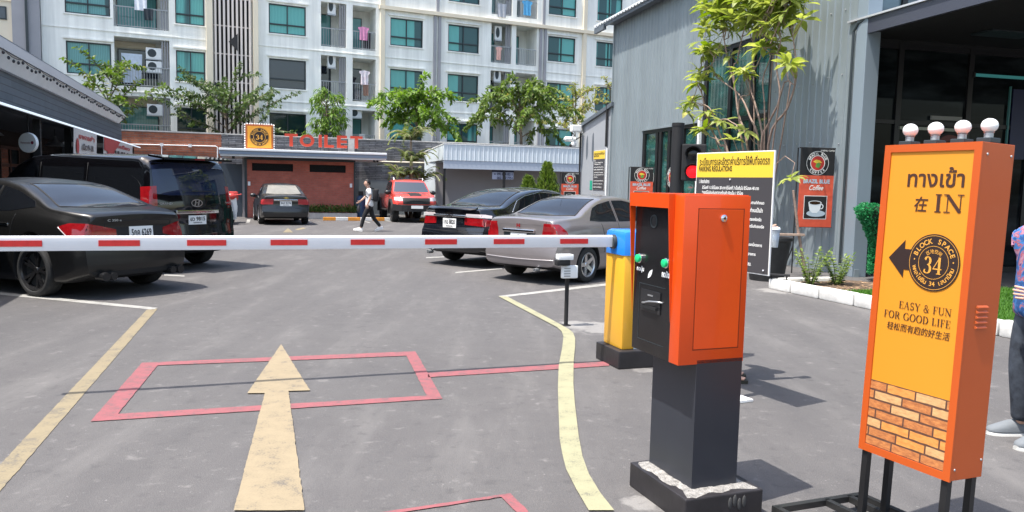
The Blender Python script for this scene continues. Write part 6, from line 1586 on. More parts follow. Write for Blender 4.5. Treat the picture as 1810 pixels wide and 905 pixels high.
h2, _ = ck_.hit((-3, 0, .78), (1, 0, 0)); ck_.plate('1กฉ 8820', h2.x - .012, .775, .34, .16)
ck_.seam([(-3, -.80, .66), (-3, 0, .65), (-3, .80, .66)], (1, 0, 0)); ck_.patch('spoiler', [(-3, -.62, 1.03), (-3, .62, 1.03)], [(-3, -.6, 1.06), (-3, .6, 1.06)], (1, 0, 0), PK, 12, 3, .03)
b = MB(); F = frame(Vector((h.x - .008, .5, .985)), (0, -1, 0), (0, 0, 1)); write(b, 'EXTREMO', .22, .03, F, 0, 0, .02, ext=.01); b.build('badge', M['steel'], ck_.t)
b = MB(); b.lathe([(.035, -.05), (.035, .08), (.028, .08), (.028, -.05)], (-1.0, .5, .25), 'X', 12); b.build('exhaust', M['steel'], ck_.t, 40)
ck_.handles((.62, 1.6), .83, M['chrome']); ck_.mirror(2.15, 1.0, PK); ck_.wheels((7, (0,), 1, .022, 1.1), M['alloy'], .21, .70)
warp(ck_, .07, .03)
# ---------------------------------------------------------------- dusty black sedan by the toilet
PD = paint('dusty_black_paint', (.010, .010, .011), .3, 0, .7)
cd_ = dict(cs); cd_.update(W=1.79, wr=.325, ro=1.0, wb=2.685, fo=.9, top=[(-1.0, .93), (-.97, 1.02), (-.85, 1.05), (-.5, 1.065), (-.3, 1.08), (.1, 1.25), (.5, 1.40), (.9, 1.465), (1.3, 1.478), (1.7, 1.43), (2.1, 1.23), (2.48, 1.02), (2.75, .98), (3.2, .9), (3.5, .8), (3.585, .6)],
  sh=[(-1.0, .88), (-.5, .94), (.3, .96), (1.5, .94), (2.6, .88), (3.5, .68), (3.585, .5)], bot=[(-1.0, .30), (-.6, .23), (0, .19), (3, .18), (3.585, .25)], wid=[(-1.0, .90), (-.85, .95), (-.4, .985), (0, 1), (2.6, .99), (3.3, .92), (3.585, .76)])
cz = Car('parked_car', 'dusty black sedan with a chrome strip parked nose-in at the red brick toilet', 'car', (-8.50, 28.9), rad(90 + 22), cd_, PD)
gd = dict(side=[([(.02, 1.0), (.35, .985), (.92, .975)], [(.27, 1.22), (.5, 1.30), (.92, 1.39)]), ([(1.0, .975), (1.6, .97), (2.1, .97), (2.35, .98)], [(1.0, 1.395), (1.35, 1.395), (1.7, 1.34), (2.22, 1.04)])],
  rear=(.63, .50, 1.11, 1.42), front=(.64, .53, 1.05, 1.4), rglass=mat('dusty_rear_glass', (.20, .19, .165), .35, var=(2.5, .2)))
sedan_common(cz, gd, PD, M['carglass'])
for sg in (1, -1):
    dv = Vector((.85, -.52 * sg, 0)); f = lambda L: [(x, sg * y, z) for x, y, z in L]
    cz.patch('tail_light', f([(-.74, .85, .76), (-.9, .80, .74), (-1.0, .48, .75)]), f([(-.74, .84, .90), (-.9, .79, .93), (-1.0, .46, .94)]), dv, mat('dusty_red_lens', (.36, .03, .035), .25, coat=.4), 12, 6, .006)
h, _ = cz.hit((-3, 0, .9), (1, 0, 0)); b = MB(); b.box(h.x - .022, h.x + .02, -.42, .42, .87, .93, .012); b.build('chrome_bar', M['chrome'], cz.t)
b = MB(); F = frame(Vector((h.x - .014, 0, .98)), (0, -1, 0), (0, 0, 1)); flat(b, F, [(-.08, -.01), (-.03, -.01), (-.03, -.03), (.04, -.03), (.04, -.01), (.08, -.01), (.09, .015), (.04, .015), (.04, .035), (-.03, .035), (-.03, .015), (-.07, .015)], .006); b.build('emblem', mat('gold_badge', (.5, .36, .1), .3, .8), cz.t)
h, _ = cz.hit((-3, 0, .78), (1, 0, 0)); cz.plate('3กท 5174', h.x - .012, .775, .40, .17)
cz.seam([(-3, -.80, .62), (-3, 0, .61), (-3, .80, .62)], (1, 0, 0)); cz.mirror(2.15, 1.0, PD, 1.1); cz.wheels((5, (0,), 1, .03, 1), M['alloy'], .21, .70)
# ---------------------------------------------------------------- red pickup
PR = paint('coral_red_paint', (.60, .055, .04), .25)
cr = dict(W=1.84, ro=1.05, wb=3.2, fo=.86, wr=.39, gap=.075, tumble=.26, crown=.03, kr=.05, kf=.20, fr=.25, ff=.6,
  top=[(-1.05, 1.10), (.55, 1.10), (.70, 1.14), (.78, 1.5), (.88, 1.66), (1.2, 1.73), (1.9, 1.745), (2.2, 1.68), (2.55, 1.42), (2.85, 1.20), (3.05, 1.165), (3.6, 1.12), (3.95, 1.05), (4.06, .85)],
  sh=[(-1.05, 1.03), (.6, 1.04), (2.8, 1.04), (3.6, 1.0), (4.06, .75)], bot=[(-1.05, .55), (0, .46), (3.2, .44), (4.06, .5)],
  wid=[(-1.05, .96), (-.5, 1), (3.2, 1), (3.7, .97), (4.06, .85)], rear=[(.4, .05), (.6, 0), (1.1, .03)], front=[(.4, .10), (.6, .02), (.8, .0), (1.0, .04), (1.1, .1)])
pu = Car('pickup_truck', 'red pickup truck with black grille and hood stripes facing the lane near the palm', 'pickup truck', (-4.15 - .30 * 3.2, 32.4 + .954 * 3.2), rad(-72.5), cr, PR)
for sg in (1, -1):
    y = sg * .92; d = (0, -sg, 0)
    pu.patch('side_window', [(.98, y, 1.13), (1.65, y, 1.12)], [(1.02, y, 1.60), (1.65, y, 1.65)], d, M['carglass'], 8, 6); pu.patch('side_window', [(1.74, y, 1.12), (2.68, y, 1.13)], [(1.74, y, 1.65), (2.18, y, 1.60)], d, M['carglass'], 10, 6)
    for ln in ([(.86, 1.1), (.9, .55)], [(1.70, 1.65), (1.70, .5)], [(2.6, 1.1), (2.62, .5)]): pu.seam([(x, y, z) for x, z in ln], d)
    for ax in (0, 3.2):
        b = MB(); a0 = [rad(-8 + k * 14) for k in range(15)]
        for k in range(14):
            q = lambda an, r_, yy: Vector((ax + r_ * math.cos(an), yy, .40 + r_ * math.sin(an)))
            b.prism((q(a0[k], .45, sg * .88), q(a0[k + 1], .45, sg * .88), q(a0[k + 1], .55, sg * .88), q(a0[k], .55, sg * .88)), (0, sg * .09, 0))
        b.build('wheel_arch', M['matt_black'], pu.t)
    dv = Vector((-.85, -.52 * sg, 0)); f = lambda L: [(x, sg * yy, z) for x, yy, z in L]
    pu.patch('headlight', f([(3.72, .88, .90), (3.9, .78, .88), (4.06, .56, .88)]), f([(3.62, .88, 1.03), (3.85, .78, 1.03), (4.0, .56, 1.01)]), dv, mat('headlight', (.45, .42, .42), .12, coat=1), 10, 5, .008)
    b = MB(); b.box(1.0, 2.5, sg * .95 - .08, sg * .95 + .05, .44, .50, .015); b.build('side_step', M['matt_black'], pu.t)
pu.patch('windscreen', [(6, -.74, 1.225), (6, .74, 1.225)], [(6, -.62, 1.64), (6, .62, 1.64)], (-1, 0, 0), mat('windscreen_glass', (.05, .06, .075), .04, spec=.9), 14, 8)
pu.patch('rear_window', [(-3, -.6, 1.22), (-3, .6, 1.22)], [(-3, -.55, 1.56), (-3, .55, 1.56)], (1, 0, 0), M['carglass'], 10, 6)
pu.patch('grille', [(6, -.54, .76), (6, .54, .76)], [(6, -.56, 1.0), (6, .56, 1.0)], (-1, 0, 0), M['matt_black'], 14, 6, .012)
b = MB(); h, _ = pu.hit((6, 0, .88), (-1, 0, 0))
for k in range(6): b.box(h.x + .005, h.x + .022, -.5, .5, .775 + k * .04, .787 + k * .04)
b.build('grille_bar', M['frame'], pu.t); pu.t['label'] = pu.t['label']
b = MB(); b.prism(((3.78, -.94, .50), (4.10, -.62, .46), (4.16, -.4, .46), (4.16, .4, .46), (4.10, .62, .46), (3.78, .94, .50)), (0, 0, .25)); b.build('bumper', M['matt_black'], pu.t)
b = MB(); b.box(4.162, 4.175, -.24, .24, .58, .70); b.build('number_plate', M['plate'], pu.t)
for y0, y1 in ((-.24, .24),): pu.patch('hood_stripe', [(3.05, y0, 3), (3.05, y1, 3)], [(3.86, y0, 3), (3.86, y1, 3)], (0, 0, -1), M['matt_black'], 6, 8, .006)
pu.patch('roof_wrap', [(1.0, -.55, 3), (1.0, .55, 3)], [(2.1, -.55, 3), (2.1, .55, 3)], (0, 0, -1), M['matt_black'], 6, 8, .006)
b = MB()
for sg in (1, -1): b.tube([(1.05, sg * .62, 1.72), (1.1, sg * .62, 1.80), (2.0, sg * .62, 1.80), (2.08, sg * .62, 1.72)], .02)
b.build('roof_rail', M['steel'], pu.t)
b = MB(); b.prism(((.72, -.72, 1.10), (.78, -.72, 1.55), (.30, -.72, 1.12)), (0, 1.44, 0)); b.build('sport_bar', M['matt_black'], pu.t)
pu.mirror(2.55, 1.2, M['black'], 1.35); pu.wheels((6, (0,), 1, .035, 1.1), M['dark_alloy'], .27, .62)
# ---------------------------------------------------------------- scooter half hidden behind the van
t = thing('scooter', 'white and red scooter half hidden behind the black van near the dark door', 'scooter', (-10.05, 27.9, 0), rad(-72))
b = MB(); b.prism([(0, -.16, .18), (0, .16, .18), (.05, .2, .6), (.12, .17, .95), (.12, -.17, .95), (.05, -.2, .6)], (.06, 0, .0)); b.box(-.75, .0, -.13, .13, .22, .3, .03); b.build('leg_shield', M['white'], t)
b = MB(); b.box(-1.35, -.62, -.17, .17, .32, .72, .1); b.build('tail_body', M['white'], t, 50)
b = MB(); b.box(-1.35, -.55, -.15, .15, .74, .84, .05); b.build('seat', M['matt_black'], t, 50)
b = MB(); b.box(-1.62, -1.3, -.2, .2, .82, 1.15, .08); b.build('luggage_box', mat('scooter_red', (.5, .05, .04), .3), t, 50)
b = MB(); b.tube([(.1, -.34, 1.08), (.12, 0, 1.02), (.1, .34, 1.08)], .02); b.ball((.17, 0, 1.0), .13, (.8, 1.2, .9)); b.build('handlebar', M['scooter'] if 'scooter' in M else mat('scooter_front_red', (.5, .05, .04), .3), t, 60)
for x in (.22, -1.25):
    b = MB(); b.lathe([(.13, -.05), (.22, -.06), (.255, -.02), (.255, .02), (.22, .06), (.13, .05)], (x, 0, .255), 'Y', 24); b.build('wheel', M['rubber'], t, 40)
b = MB(); b.tube([(.1, 0, .95), (.22, .08, .255)], .03); b.build('fork', M['steel'], t)
# ================================================================== barrier gate
M['gate_amber'] = mat('gate_amber_paint', (.72, .37, .028), .35, var=(2, .05), coat=.3); M['gate_blue'] = mat('gate_blue_cap', (.015, .19, .62), .35, coat=.4); M['gate_grey'] = mat('gate_pale_grey', (.46, .52, .58), .4)
M['plinth'] = mat('black_plinth_paint', (.022, .020, .022), .5, var=(5, .35), bump=(9, .3)); M['mortar'] = mat('white_mortar', (.26, .25, .235), .95, var=(28, .5), bump=(70, .9, .02))
M['arm_white'] = mat('arm_white_paint', (.74, .75, .77), .35, var=(3, .04)); M['arm_red'] = mat('arm_red_reflector', (.50, .025, .025), .35, var=(25, .12))
G0 = Vector((1.09, 7.24, 0)); GP = rad(19.5)
BG = thing('barrier_gate', 'barrier gate with amber cabinet, blue cap and long white arm with red reflectors', 'barrier gate', G0, GP)
b = MB(); b.box(-.20, .24, -.25, .23, 0, .165, .012); b.build('plinth', M['plinth'], BG)
b = MB(); b.box(-.145, -.02, -.19, .19, .165, 1.05, .02); b.build('cabinet_door', M['gate_amber'], BG, 40)
b = MB(); b.box(-.02, .16, -.188, .188, .165, 1.05, .006); b.build('cabinet', M['gate_grey'], BG, 40)
bm = MB(); bm.prism(((-.155, -.20, 1.03), (.17, -.20, 1.03), (.17, .20, 1.03), (-.155, .20, 1.03)), (0, 0, .16))
b = bmesh.new(); bmesh.ops.create_cube(b, size=1); bmesh.ops.scale(b, vec=(.33, .40, .225), verts=b.verts); bmesh.ops.translate(b, vec=(.007, 0, 1.142), verts=b.verts)
te = [e for e in b.edges if all(v.co.z > 1.2 for v in e.verts)] + [e for e in b.edges if abs(e.verts[0].co.z - e.verts[1].co.z) > .1]
bmesh.ops.bevel(b, geom=te, offset=.045, segments=2, affect='EDGES', profile=.5); bm.bm.free(); bm = MB(); bm.join(b); bm.build('cap', M['gate_blue'], BG, 35)
b = MB(); b.lathe([(.0, -.19), (.062, -.19), (.066, -.18), (.066, -.15)], (0, 0, 1.143), 'X', 20); b.build('arm_hub', M['frame'], BG, 40)
AZ_ = 1.148; AT = .054
b = MB()
prof = [(-.022, -AT), (.022, -AT), (.026, -AT + .008), (.026, AT - .012), (.018, AT), (-.018, AT), (-.026, AT - .012), (-.026, -AT + .008)]
b.prism([(-.165, y, AZ_ + z) for y, z in prof], (-4.95, 0, 0)); arm = b.build('arm', M['arm_white'], BG, 30)
ad = Vector((math.cos(GP), math.sin(GP), 0)); A0 = G0
def s_of(px):
    d = at(px, 426, 1.0); k = d.x
    return (k * A0.y - A0.x) / (ad.x - k * ad.y)
for x0, x1 in ((-40, 76), (175, 248), (331, 400), (478, 543), (619, 679), (750, 806), (871, 925), (988, 1037)):
    a, c = s_of(x0), s_of(x1)
    b = MB(); b.box(a, c, -.0315, -.0275, AZ_ - .021, AZ_ + .023); b.build('reflector', M['arm_red'], arm)
# ================================================================== ticket kiosk
KO = Vector((.981, 4.045, 0)); KP = rad(20.8)
M['kiosk_orange'] = mat('kiosk_orange_paint', (.62, .062, .004), .36, coat=.25, bump=(260, .05), var=(2.5, .06)); M['kiosk_black'] = mat('kiosk_black_panel', (.010, .010, .011), .22, var=(6, .3)); M['pedestal'] = mat('pedestal_dark_paint', (.027, .030, .039), .32, var=(1.6, .12))
KI = thing('ticket_kiosk', 'orange and black parking ticket kiosk on a dark pedestal beside the lane', 'ticket machine', KO, KP)
b = MB(); b.box(-.23, .23, -.30, .25, 0, .135, .008); b.build('plinth', M['plinth'], KI)
b = MB(); b.box(-.135, .135, -.205, .205, .135, .80); b.build('pedestal', M['pedestal'], KI)
# mortar smeared round the foot of the pedestal
b = MB(); rr = random.Random(6); ring = []
n = 64; out = []
def sq(t, hx, hy, cx=0, cy=0):
    t = t % 1 * 4; k = int(t); u = t - k
    return [(cx - hx + 2 * hx * u, cy - hy), (cx + hx, cy - hy + 2 * hy * u), (cx + hx - 2 * hx * u, cy + hy), (cx - hx, cy + hy - 2 * hy * u)][k]
R0 = []; R1 = []; R2 = []
for i in range(n):
    x, y = sq(i / n, .135, .205); j = rr.random()
    x2, y2 = sq(i / n, .226, .275, 0, -.025); w = .62 + .14 * math.sin(i * .9) + .10 * math.sin(i * .37 + 1) + .13 * rr.random()
    R0.append(b.bm.verts.new((x, y, .1385 + .006 * j))); R1.append(b.bm.verts.new((x + (x2 - x) * w * .6, y + (y2 - y) * w * .6, .1375 + .005 * rr.random()))); R2.append(b.bm.verts.new((x + (x2 - x) * w, y + (y2 - y) * w, .1355)))
for i in range(n):
    k = (i + 1) % n; b.bm.faces.new((R0[i], R0[k], R1[k], R1[i])); b.bm.faces.new((R1[i], R1[k], R2[k], R2[i]))
b.build('mortar', M['mortar'], KI, 60)
b = MB()
for i in range(4): b.ball((.03 + i * .028, -.302, .085 + .012 * math.sin(i * 2.1)), .016, (.8, .25, 2.0), 8, 5)
b.build('mortar_smudge', mat('mortar_smear', (.05, .05, .05), .9), KI, 180)
Z0, Z1 = .78, 1.617; X0, X1 = -.24, .14; Y0, Y1 = -.205, .26
b = MB(); b.box(X0 + .03, X1 - .004, Y0 + .02, Y1 - .004, Z0 + .004, Z1 - .004); b.build('inner_body', M['kiosk_black'], KI)
def chamf(z0, z1, c=.012):
    return None
b = MB()
# right side shell, front strip on the near edge, back, top
b.box(X0 + .0005, X1, Y0, Y0 + .02, Z0, Z1, .003)
b.box(X0 - .004, X0 + .03, Y0 + .0005, -.118, Z0, Z1, .003)
b.box(X0 + .03, X1 + .002, Y0 + .02, Y1, Z1 - .0035, Z1 + .004); b.box(X1 - .0035, X1 + .002, Y0 + .02, Y1, Z0, Z1)
b.build('shell', M['kiosk_orange'], KI, 40)
b = MB(); HP = .040
b.prism(((X0 - HP, -.122, Z1 + .003), (X0 - HP, -.122, Z1 - .068), (X0 - .005, -.122, Z0 + .20), (X0 - .005, -.122, Z1 + .003)), (0, .004, 0))
b.prism(((X0 - HP, Y1 + .004, Z1 + .003), (X0 - HP, Y1 + .004, Z1 - .068), (X0 - .005, Y1 + .004, Z0 + .20), (X0 - .005, Y1 + .004, Z1 + .003)), (0, -.004, 0))
b.box(X0 - HP, X0 - HP + .004, -.1175, Y1 - .0005, Z1 - .068, Z1 + .003); b.box(X0 - HP + .0045, X0 + .03, -.1175, Y1 - .0005, Z1 - .001, Z1 + .003)
b.build('hood', M['kiosk_orange'], KI)
b = MB(); b.prism(((X0 + .0, -.117, Z0), (X0 + .0, Y1, Z0), (X0 + .0, Y1, Z1 - .01), (X0 + .0, -.117, Z1 - .01)), (.029, 0, 0)); fp = b.build('front_panel', M['kiosk_black'], KI)
# service door outline with lock
b = MB(); da, dc, e0, e1 = -.165, .105, .852, 1.553; yq = Y0 - .0008
M['seam_dark'] = mat('kiosk_seam', (.16, .02, .003), .5)
for q in ((da, da + .004, e0, e1), (dc - .004, dc, e0, e1), (da, dc, e0, e0 + .004), (da, dc, e1 - .004, e1)): b.box(q[0], q[1], yq - .0006, yq + .0006, q[2], q[3])
b.build('door_seam', M['seam_dark'], KI)
b = MB(); b.box(da + .005, dc - .005, Y0 - .002, Y0 + .001, e0 + .005, e1 - .005, .001); b.build('service_door', M['kiosk_orange'], KI)
b = MB(); b.lathe([(.016, -.207), (.018, -.210), (.018, -.214), (.013, -.218), (.0, -.218)], (-.02, 0, 1.505), 'Y', 20); lk = b.build('lock', M['chrome'], KI, 40)
b = MB(); b.lathe([(.006, -.2185), (.0065, -.2195), (0, -.2195)], (-.02, 0, 1.505), 'Y', 12); b.build('keyhole', M['frame'], lk)
M['btn_green'] = mat('button_green', (.01, .45, .16), .35, emit=(.01, .5, .18), es=.12)
for y in (.195, -.068):
    b = MB(); b.lathe([(.026, .0), (.026, -.012), (.022, -.014)], (X0, y, 1.272), 'X', 20); bt = b.build('button', M['chrome'], KI, 40)
    b = MB(); b.lathe([(.021, -.012), (.021, -.026), (.017, -.029), (0, -.029)], (X0, y, 1.272), 'X', 20); b.build('button_cap', M['btn_green'], bt, 40)
FK = frame(Vector((X0, 0, 0)), (0, -1, 0), (0, 0, 1))
b = MB(); write(b, 'กดปุ่ม', .075, .035, FK, -.195, 1.215, .05, ext=.0015); write(b, 'กดบัตร', .085, .035, FK, .062, 1.215, .05, ext=.0015); b.build('lettering', M['white'], KI)
b = MB(); b.prism([FK @ Vector((-.115 + .045 * u + .009 * math.sin(u * PI) * s_, 1.175 + .05 * u - .009 * math.sin(u * PI) * s_, .0015)) for s_, us in ((1, (0, .2, .4, .6, .8, 1)), (-1, (.8, .6, .4, .2))) for u in us], tuple(FK.to_3x3() @ Vector((0, 0, .001)))); b.build('leaf_logo', M['white'], KI)
b = MB(); b.lathe([(.034, 0), (.034, -.004), (.028, -.004), (.028, 0)], (X0, .075, 1.475), 'X', 24); b.build('camera_ring', M['frame'], KI)
b = MB(); b.lathe([(.027, -.001), (0, -.003)], (X0, .075, 1.475), 'X', 24); b.build('camera_lens', M['matt_black'], KI)
b = MB(); b.box(X0 - .006, X0, -.02, .17, 1.0, 1.115, .002); b.build('card_slot_frame', mat('slot_frame', (.02, .02, .022), .15), KI)
b = MB(); b.box(X0 - .02, X0 - .006, .0, .15, 1.02, 1.034); b.build('card_tray', M['matt_black'], KI)
b = MB(); b.box(X0 - .008, X0 - .006, .05, .10, 1.085, 1.093); b.build('slot_label', M['steel'], KI)
b = MB(); b.tube([(X0 - .004, .16, 1.04), (X0 - .02, .12, 1.045), (X0 - .022, .06, 1.06), (X0 - .015, .0, 1.066), (X0 - .002, -.04, 1.066)], .005, 6); b.build('cable', M['steel'], KI, 180)
b = MB()
for q in ((-.06, .20, .842, .845), (.197, .20, .845, 1.14), (-.06, .20, 1.14, 1.143)): b.box(X0 - .0012, X0 - .0003, q[0], q[1], q[2], q[3])
b.build('panel_seam', M['frame'], KI)
# ================================================================== entrance sign on a wheeled stand
SO = Vector((1.80, 3.425, 0)); SP = rad(-65.1)
ES = thing('entrance_sign', 'tall orange and amber light box sign with an arrow, IN lettering and four globe bulbs', 'sign', SO, SP)
ES.rotation_euler = (rad(-2.0), 0, SP)
M['sign_orange'] = mat('sign_orange_paint', (.46, .078, .010), .42, coat=.15, var=(1.5, .05)); M['sign_face'] = mat('sign_amber_face', (.60, .245, .020), .38)
sx0, sx1, sz0, sz1 = -.272, .203, .418, 1.870; D_ = .205
b = MB(); b.box(sx0 + .004, sx1 - .0005, .004, D_, sz0 + .004, sz1 - .0005, .002); b.build('box', M['sign_orange'], ES)
fw_ = .034
b = MB(); q0 = [(sx0, sz0), (sx1, sz0), (sx1, sz1), (sx0, sz1)]; q1 = [(sx0 + fw_, sz0 + fw_), (sx1 - fw_, sz0 + fw_), (sx1 - fw_, sz1 - fw_), (sx0 + fw_, sz1 - fw_)]
for i in range(4):
    k = (i + 1) % 4; b.prism([(*(q0[i][0],), -.006, q0[i][1]), (q0[k][0], -.006, q0[k][1]), (q1[k][0], -.006, q1[k][1]), (q1[i][0], -.006, q1[i][1])], (0, .010, 0))
b.build('frame', M['sign_orange'], ES)
b = MB(); b.box(q1[0][0], q1[1][0], .0005, .0035, q1[0][1], q1[2][1]); b.build('panel', M['sign_face'], ES)
FE = frame(Vector((0, .0005, 0)), (1, 0, 0), (0, 0, 1))
b = MB(); write(b, 'ทางเข้า', .275, .088, FE, -.002, 1.722, .018); write(b, '在', .068, .068, FE, -.060, 1.602, .012, shear=.12)
serif(b, 'IN', .145, .078, FE, .075, 1.608, .002)
serif(b, 'EASY & FUN', .262, .033, FE, .006, 1.140, .002); serif(b, 'FOR GOOD LIFE', .338, .033, FE, -.031, 1.089, .002); write(b, '轻松而有趣的好生活', .316, .036, FE, -.020, 1.036, .006, shear=.1)
b.build('lettering', mat('sign_dark_print', (.050, .020, .012), .5), ES)
b = MB(); flat(b, FE, [(-.202, 1.349), (-.121, 1.437), (-.121, 1.396), (-.05, 1.396), (-.05, 1.302), (-.118, 1.302), (-.118, 1.264)], .0022); b.build('arrow', M['ink_brown'], ES)
LC = (.028, 1.347)
b = MB(); disc(b, FE, *LC, 0, .126, .0030, 56); b.build('logo_disc', M['ink_brown'], ES)
b = MB(); disc(b, FE, *LC, .1175, .1195, .0036, 56); disc(b, FE, *LC, .0715, .0735, .0036, 48); serif(b, '34', .094, .074, FE, LC[0], LC[1] - .012, .0038, thick=1.1)
arc_text(b, 'BLOCK SPACE', FE, *LC, .0945, .0225, 158, 22, True, .022, .0036); arc_text(b, 'พหลโยธิน 34 เสนานิคม', FE, *LC, .0945, .0205, 197, 345, False, .016, .0036)
for a in (175, 5): disc(b, FE, LC[0] + .0945 * math.cos(rad(a)), LC[1] + .0945 * math.sin(rad(a)), 0, .0035, .0036, 10)
arc_text(b, '区块空间', FE, *LC, .049, .014, 125, 55, True, .01, .0036)
b.build('lettering', mat('logo_amber_print', (.62, .30, .05), .45), ES)
# printed brick panel : bricks with relief of their own colour
bx0, bx1, bz0, bz1 = q1[0][0], q1[1][0], q1[0][1], .764
b = MB(); rect(b, FE, bx0, bx1, bz0, bz1, .0012); b.build('brick_print_ground', mat('brick_joint_print', (.10, .045, .03), .6, var=(30, .3)), ES)
def brickprint(name, c1, c2):
    m = bpy.data.materials.new(name); m.use_nodes = True; t = m.node_tree; bs = bsdf(m); tc = t.nodes.new('ShaderNodeTexCoord')
    mp = t.nodes.new('ShaderNodeMapping'); mp.inputs['Scale'].default_value = (1, 1, 2.6); t.links.new(tc.outputs['Object'], mp.inputs[0])
    n = t.nodes.new('ShaderNodeTexNoise'); n.inputs['Scale'].default_value = 28; n.inputs['Detail'].default_value = 9; n.inputs['Roughness'].default_value = .72; t.links.new(mp.outputs[0], n.inputs['Vector'])
    r = t.nodes.new('ShaderNodeValToRGB'); r.color_ramp.elements[0].position = .33; r.color_ramp.elements[1].position = .68; r.color_ramp.elements[0].color = (*c1, 1); r.color_ramp.elements[1].color = (*c2, 1)
    t.links.new(n.outputs[0], r.inputs[0]); t.links.new(r.outputs[0], bs.inputs['Base Color']); bs.inputs['Roughness'].default_value = .42; return m
BP = [brickprint('brick_print_orange', (.26, .08, .03), (.62, .25, .08)), brickprint('brick_print_sand', (.42, .22, .09), (.68, .42, .19)), brickprint('brick_print_amber', (.50, .18, .04), (.72, .33, .09))]
rows = 7; rh = (bz1 - bz0) / rows; bw = .150; rr = random.Random(3)
tr_ = MB(); mbs = [MB(), MB(), MB()]
for j in range(rows):
    off = (-.06, -.125, -.03, -.11, -.075, -.14, -.01)[j]; x = bx0 + off
    z0 = bz1 - (j + 1) * rh + .004; z1 = bz1 - j * rh - .005
    while x < bx1:
        a, c = max(bx0, x + .004), min(bx1, x + bw - .004)
        if c - a > .006:
            w = lambda: rr.uniform(-.0012, .0012)
            m_ = mbs[rr.choice((0, 0, 1, 2))]
            top = [(a + (c - a) * k / 5, z1 + w()) for k in range(6)]; bot = [(a + (c - a) * k / 5, z0 + w()) for k in range(5, -1, -1)]
            flat(m_, FE, top + bot, .0018)
        x += bw
for m_, mm in zip(mbs, BP): m_.build('brick_print', mm, ES, None, False)
# louvres and screws on the side, bulbs on top, stand
b = MB()
for i in range(5):
    z = 1.083 + i * .022; b.prism(((sx1 + .0005, .055, z), (sx1 + .0005, .055, z + .012), (sx1 + .007, .062, z + .004), (sx1 + .007, .062, z)), (0, .07, 0))
b.build('louvre', M['sign_orange'], ES)
b = MB()
for y, z in ((.03, 1.82), (.185, 1.82), (.02, .47), (.19, .50)): b.ball((sx1 + .001, y, z), .006, (.5, 1, 1), 8, 6)
b.build('rivet', M['steel'], ES, 180)
for i in range(4):
    x = (-.215, -.085, .045, .165)[i]
    b = MB(); b.box(x - .032, x + .032, .05, .115, sz1 + .0005, sz1 + .022, .003); bs_ = b.build('bulb_base', M['frame'], ES)
    b = MB(); b.lathe([(.018, sz1 + .022), (.018, sz1 + .043), (.022, sz1 + .046)], (x, .082, 0), 'Z', 18); b.build('bulb_socket', M['steel'], bs_, 40)
    b = MB(); b.ball((x, .082, sz1 + .074), .0335, (1, 1, .92), 24, 14); b.build('globe', M['bulb'], bs_, 180)
zz0 = .06
for x in (sx0 + .03, sx1 - .03):
    for y in (.02, D_ - .025):
        b = MB(); b.box(x - .015, x + .015, y - .015, y + .015, zz0, sz0 + .003); b.build('leg', M['black'], ES)
b = MB(); fx0, fx1, fy0, fy1 = -.46, sx1 + .05, -.31, .27; T = .016
for q in ((fx0, fx1, fy0 - T, fy0 + T), (fx0, fx1, fy1 - T, fy1 + T), (fx0 - T, fx0 + T, fy0 - T, fy1 + T), (fx1 - T, fx1 + T, fy0 - T, fy1 + T), (fx0, fx1, .02 - T, .02 + T), (fx0, fx1, D_ - .025 - T, D_ - .025 + T)): b.box(q[0], q[1], q[2], q[3], zz0 - .001, zz0 + .03)
b.build('stand_frame', mat('stand_black', (.02, .02, .02), .28, spec=.8), ES)
for x in (fx0, fx1):
    for y in (fy0, fy1):
        b = MB(); b.lathe([(.012, -.012), (.026, -.01), (.026, .01), (.012, .012)], (x, y, .030 - y * .0349), 'Y', 16); b.build('caster', M['rubber'], ES, 40)
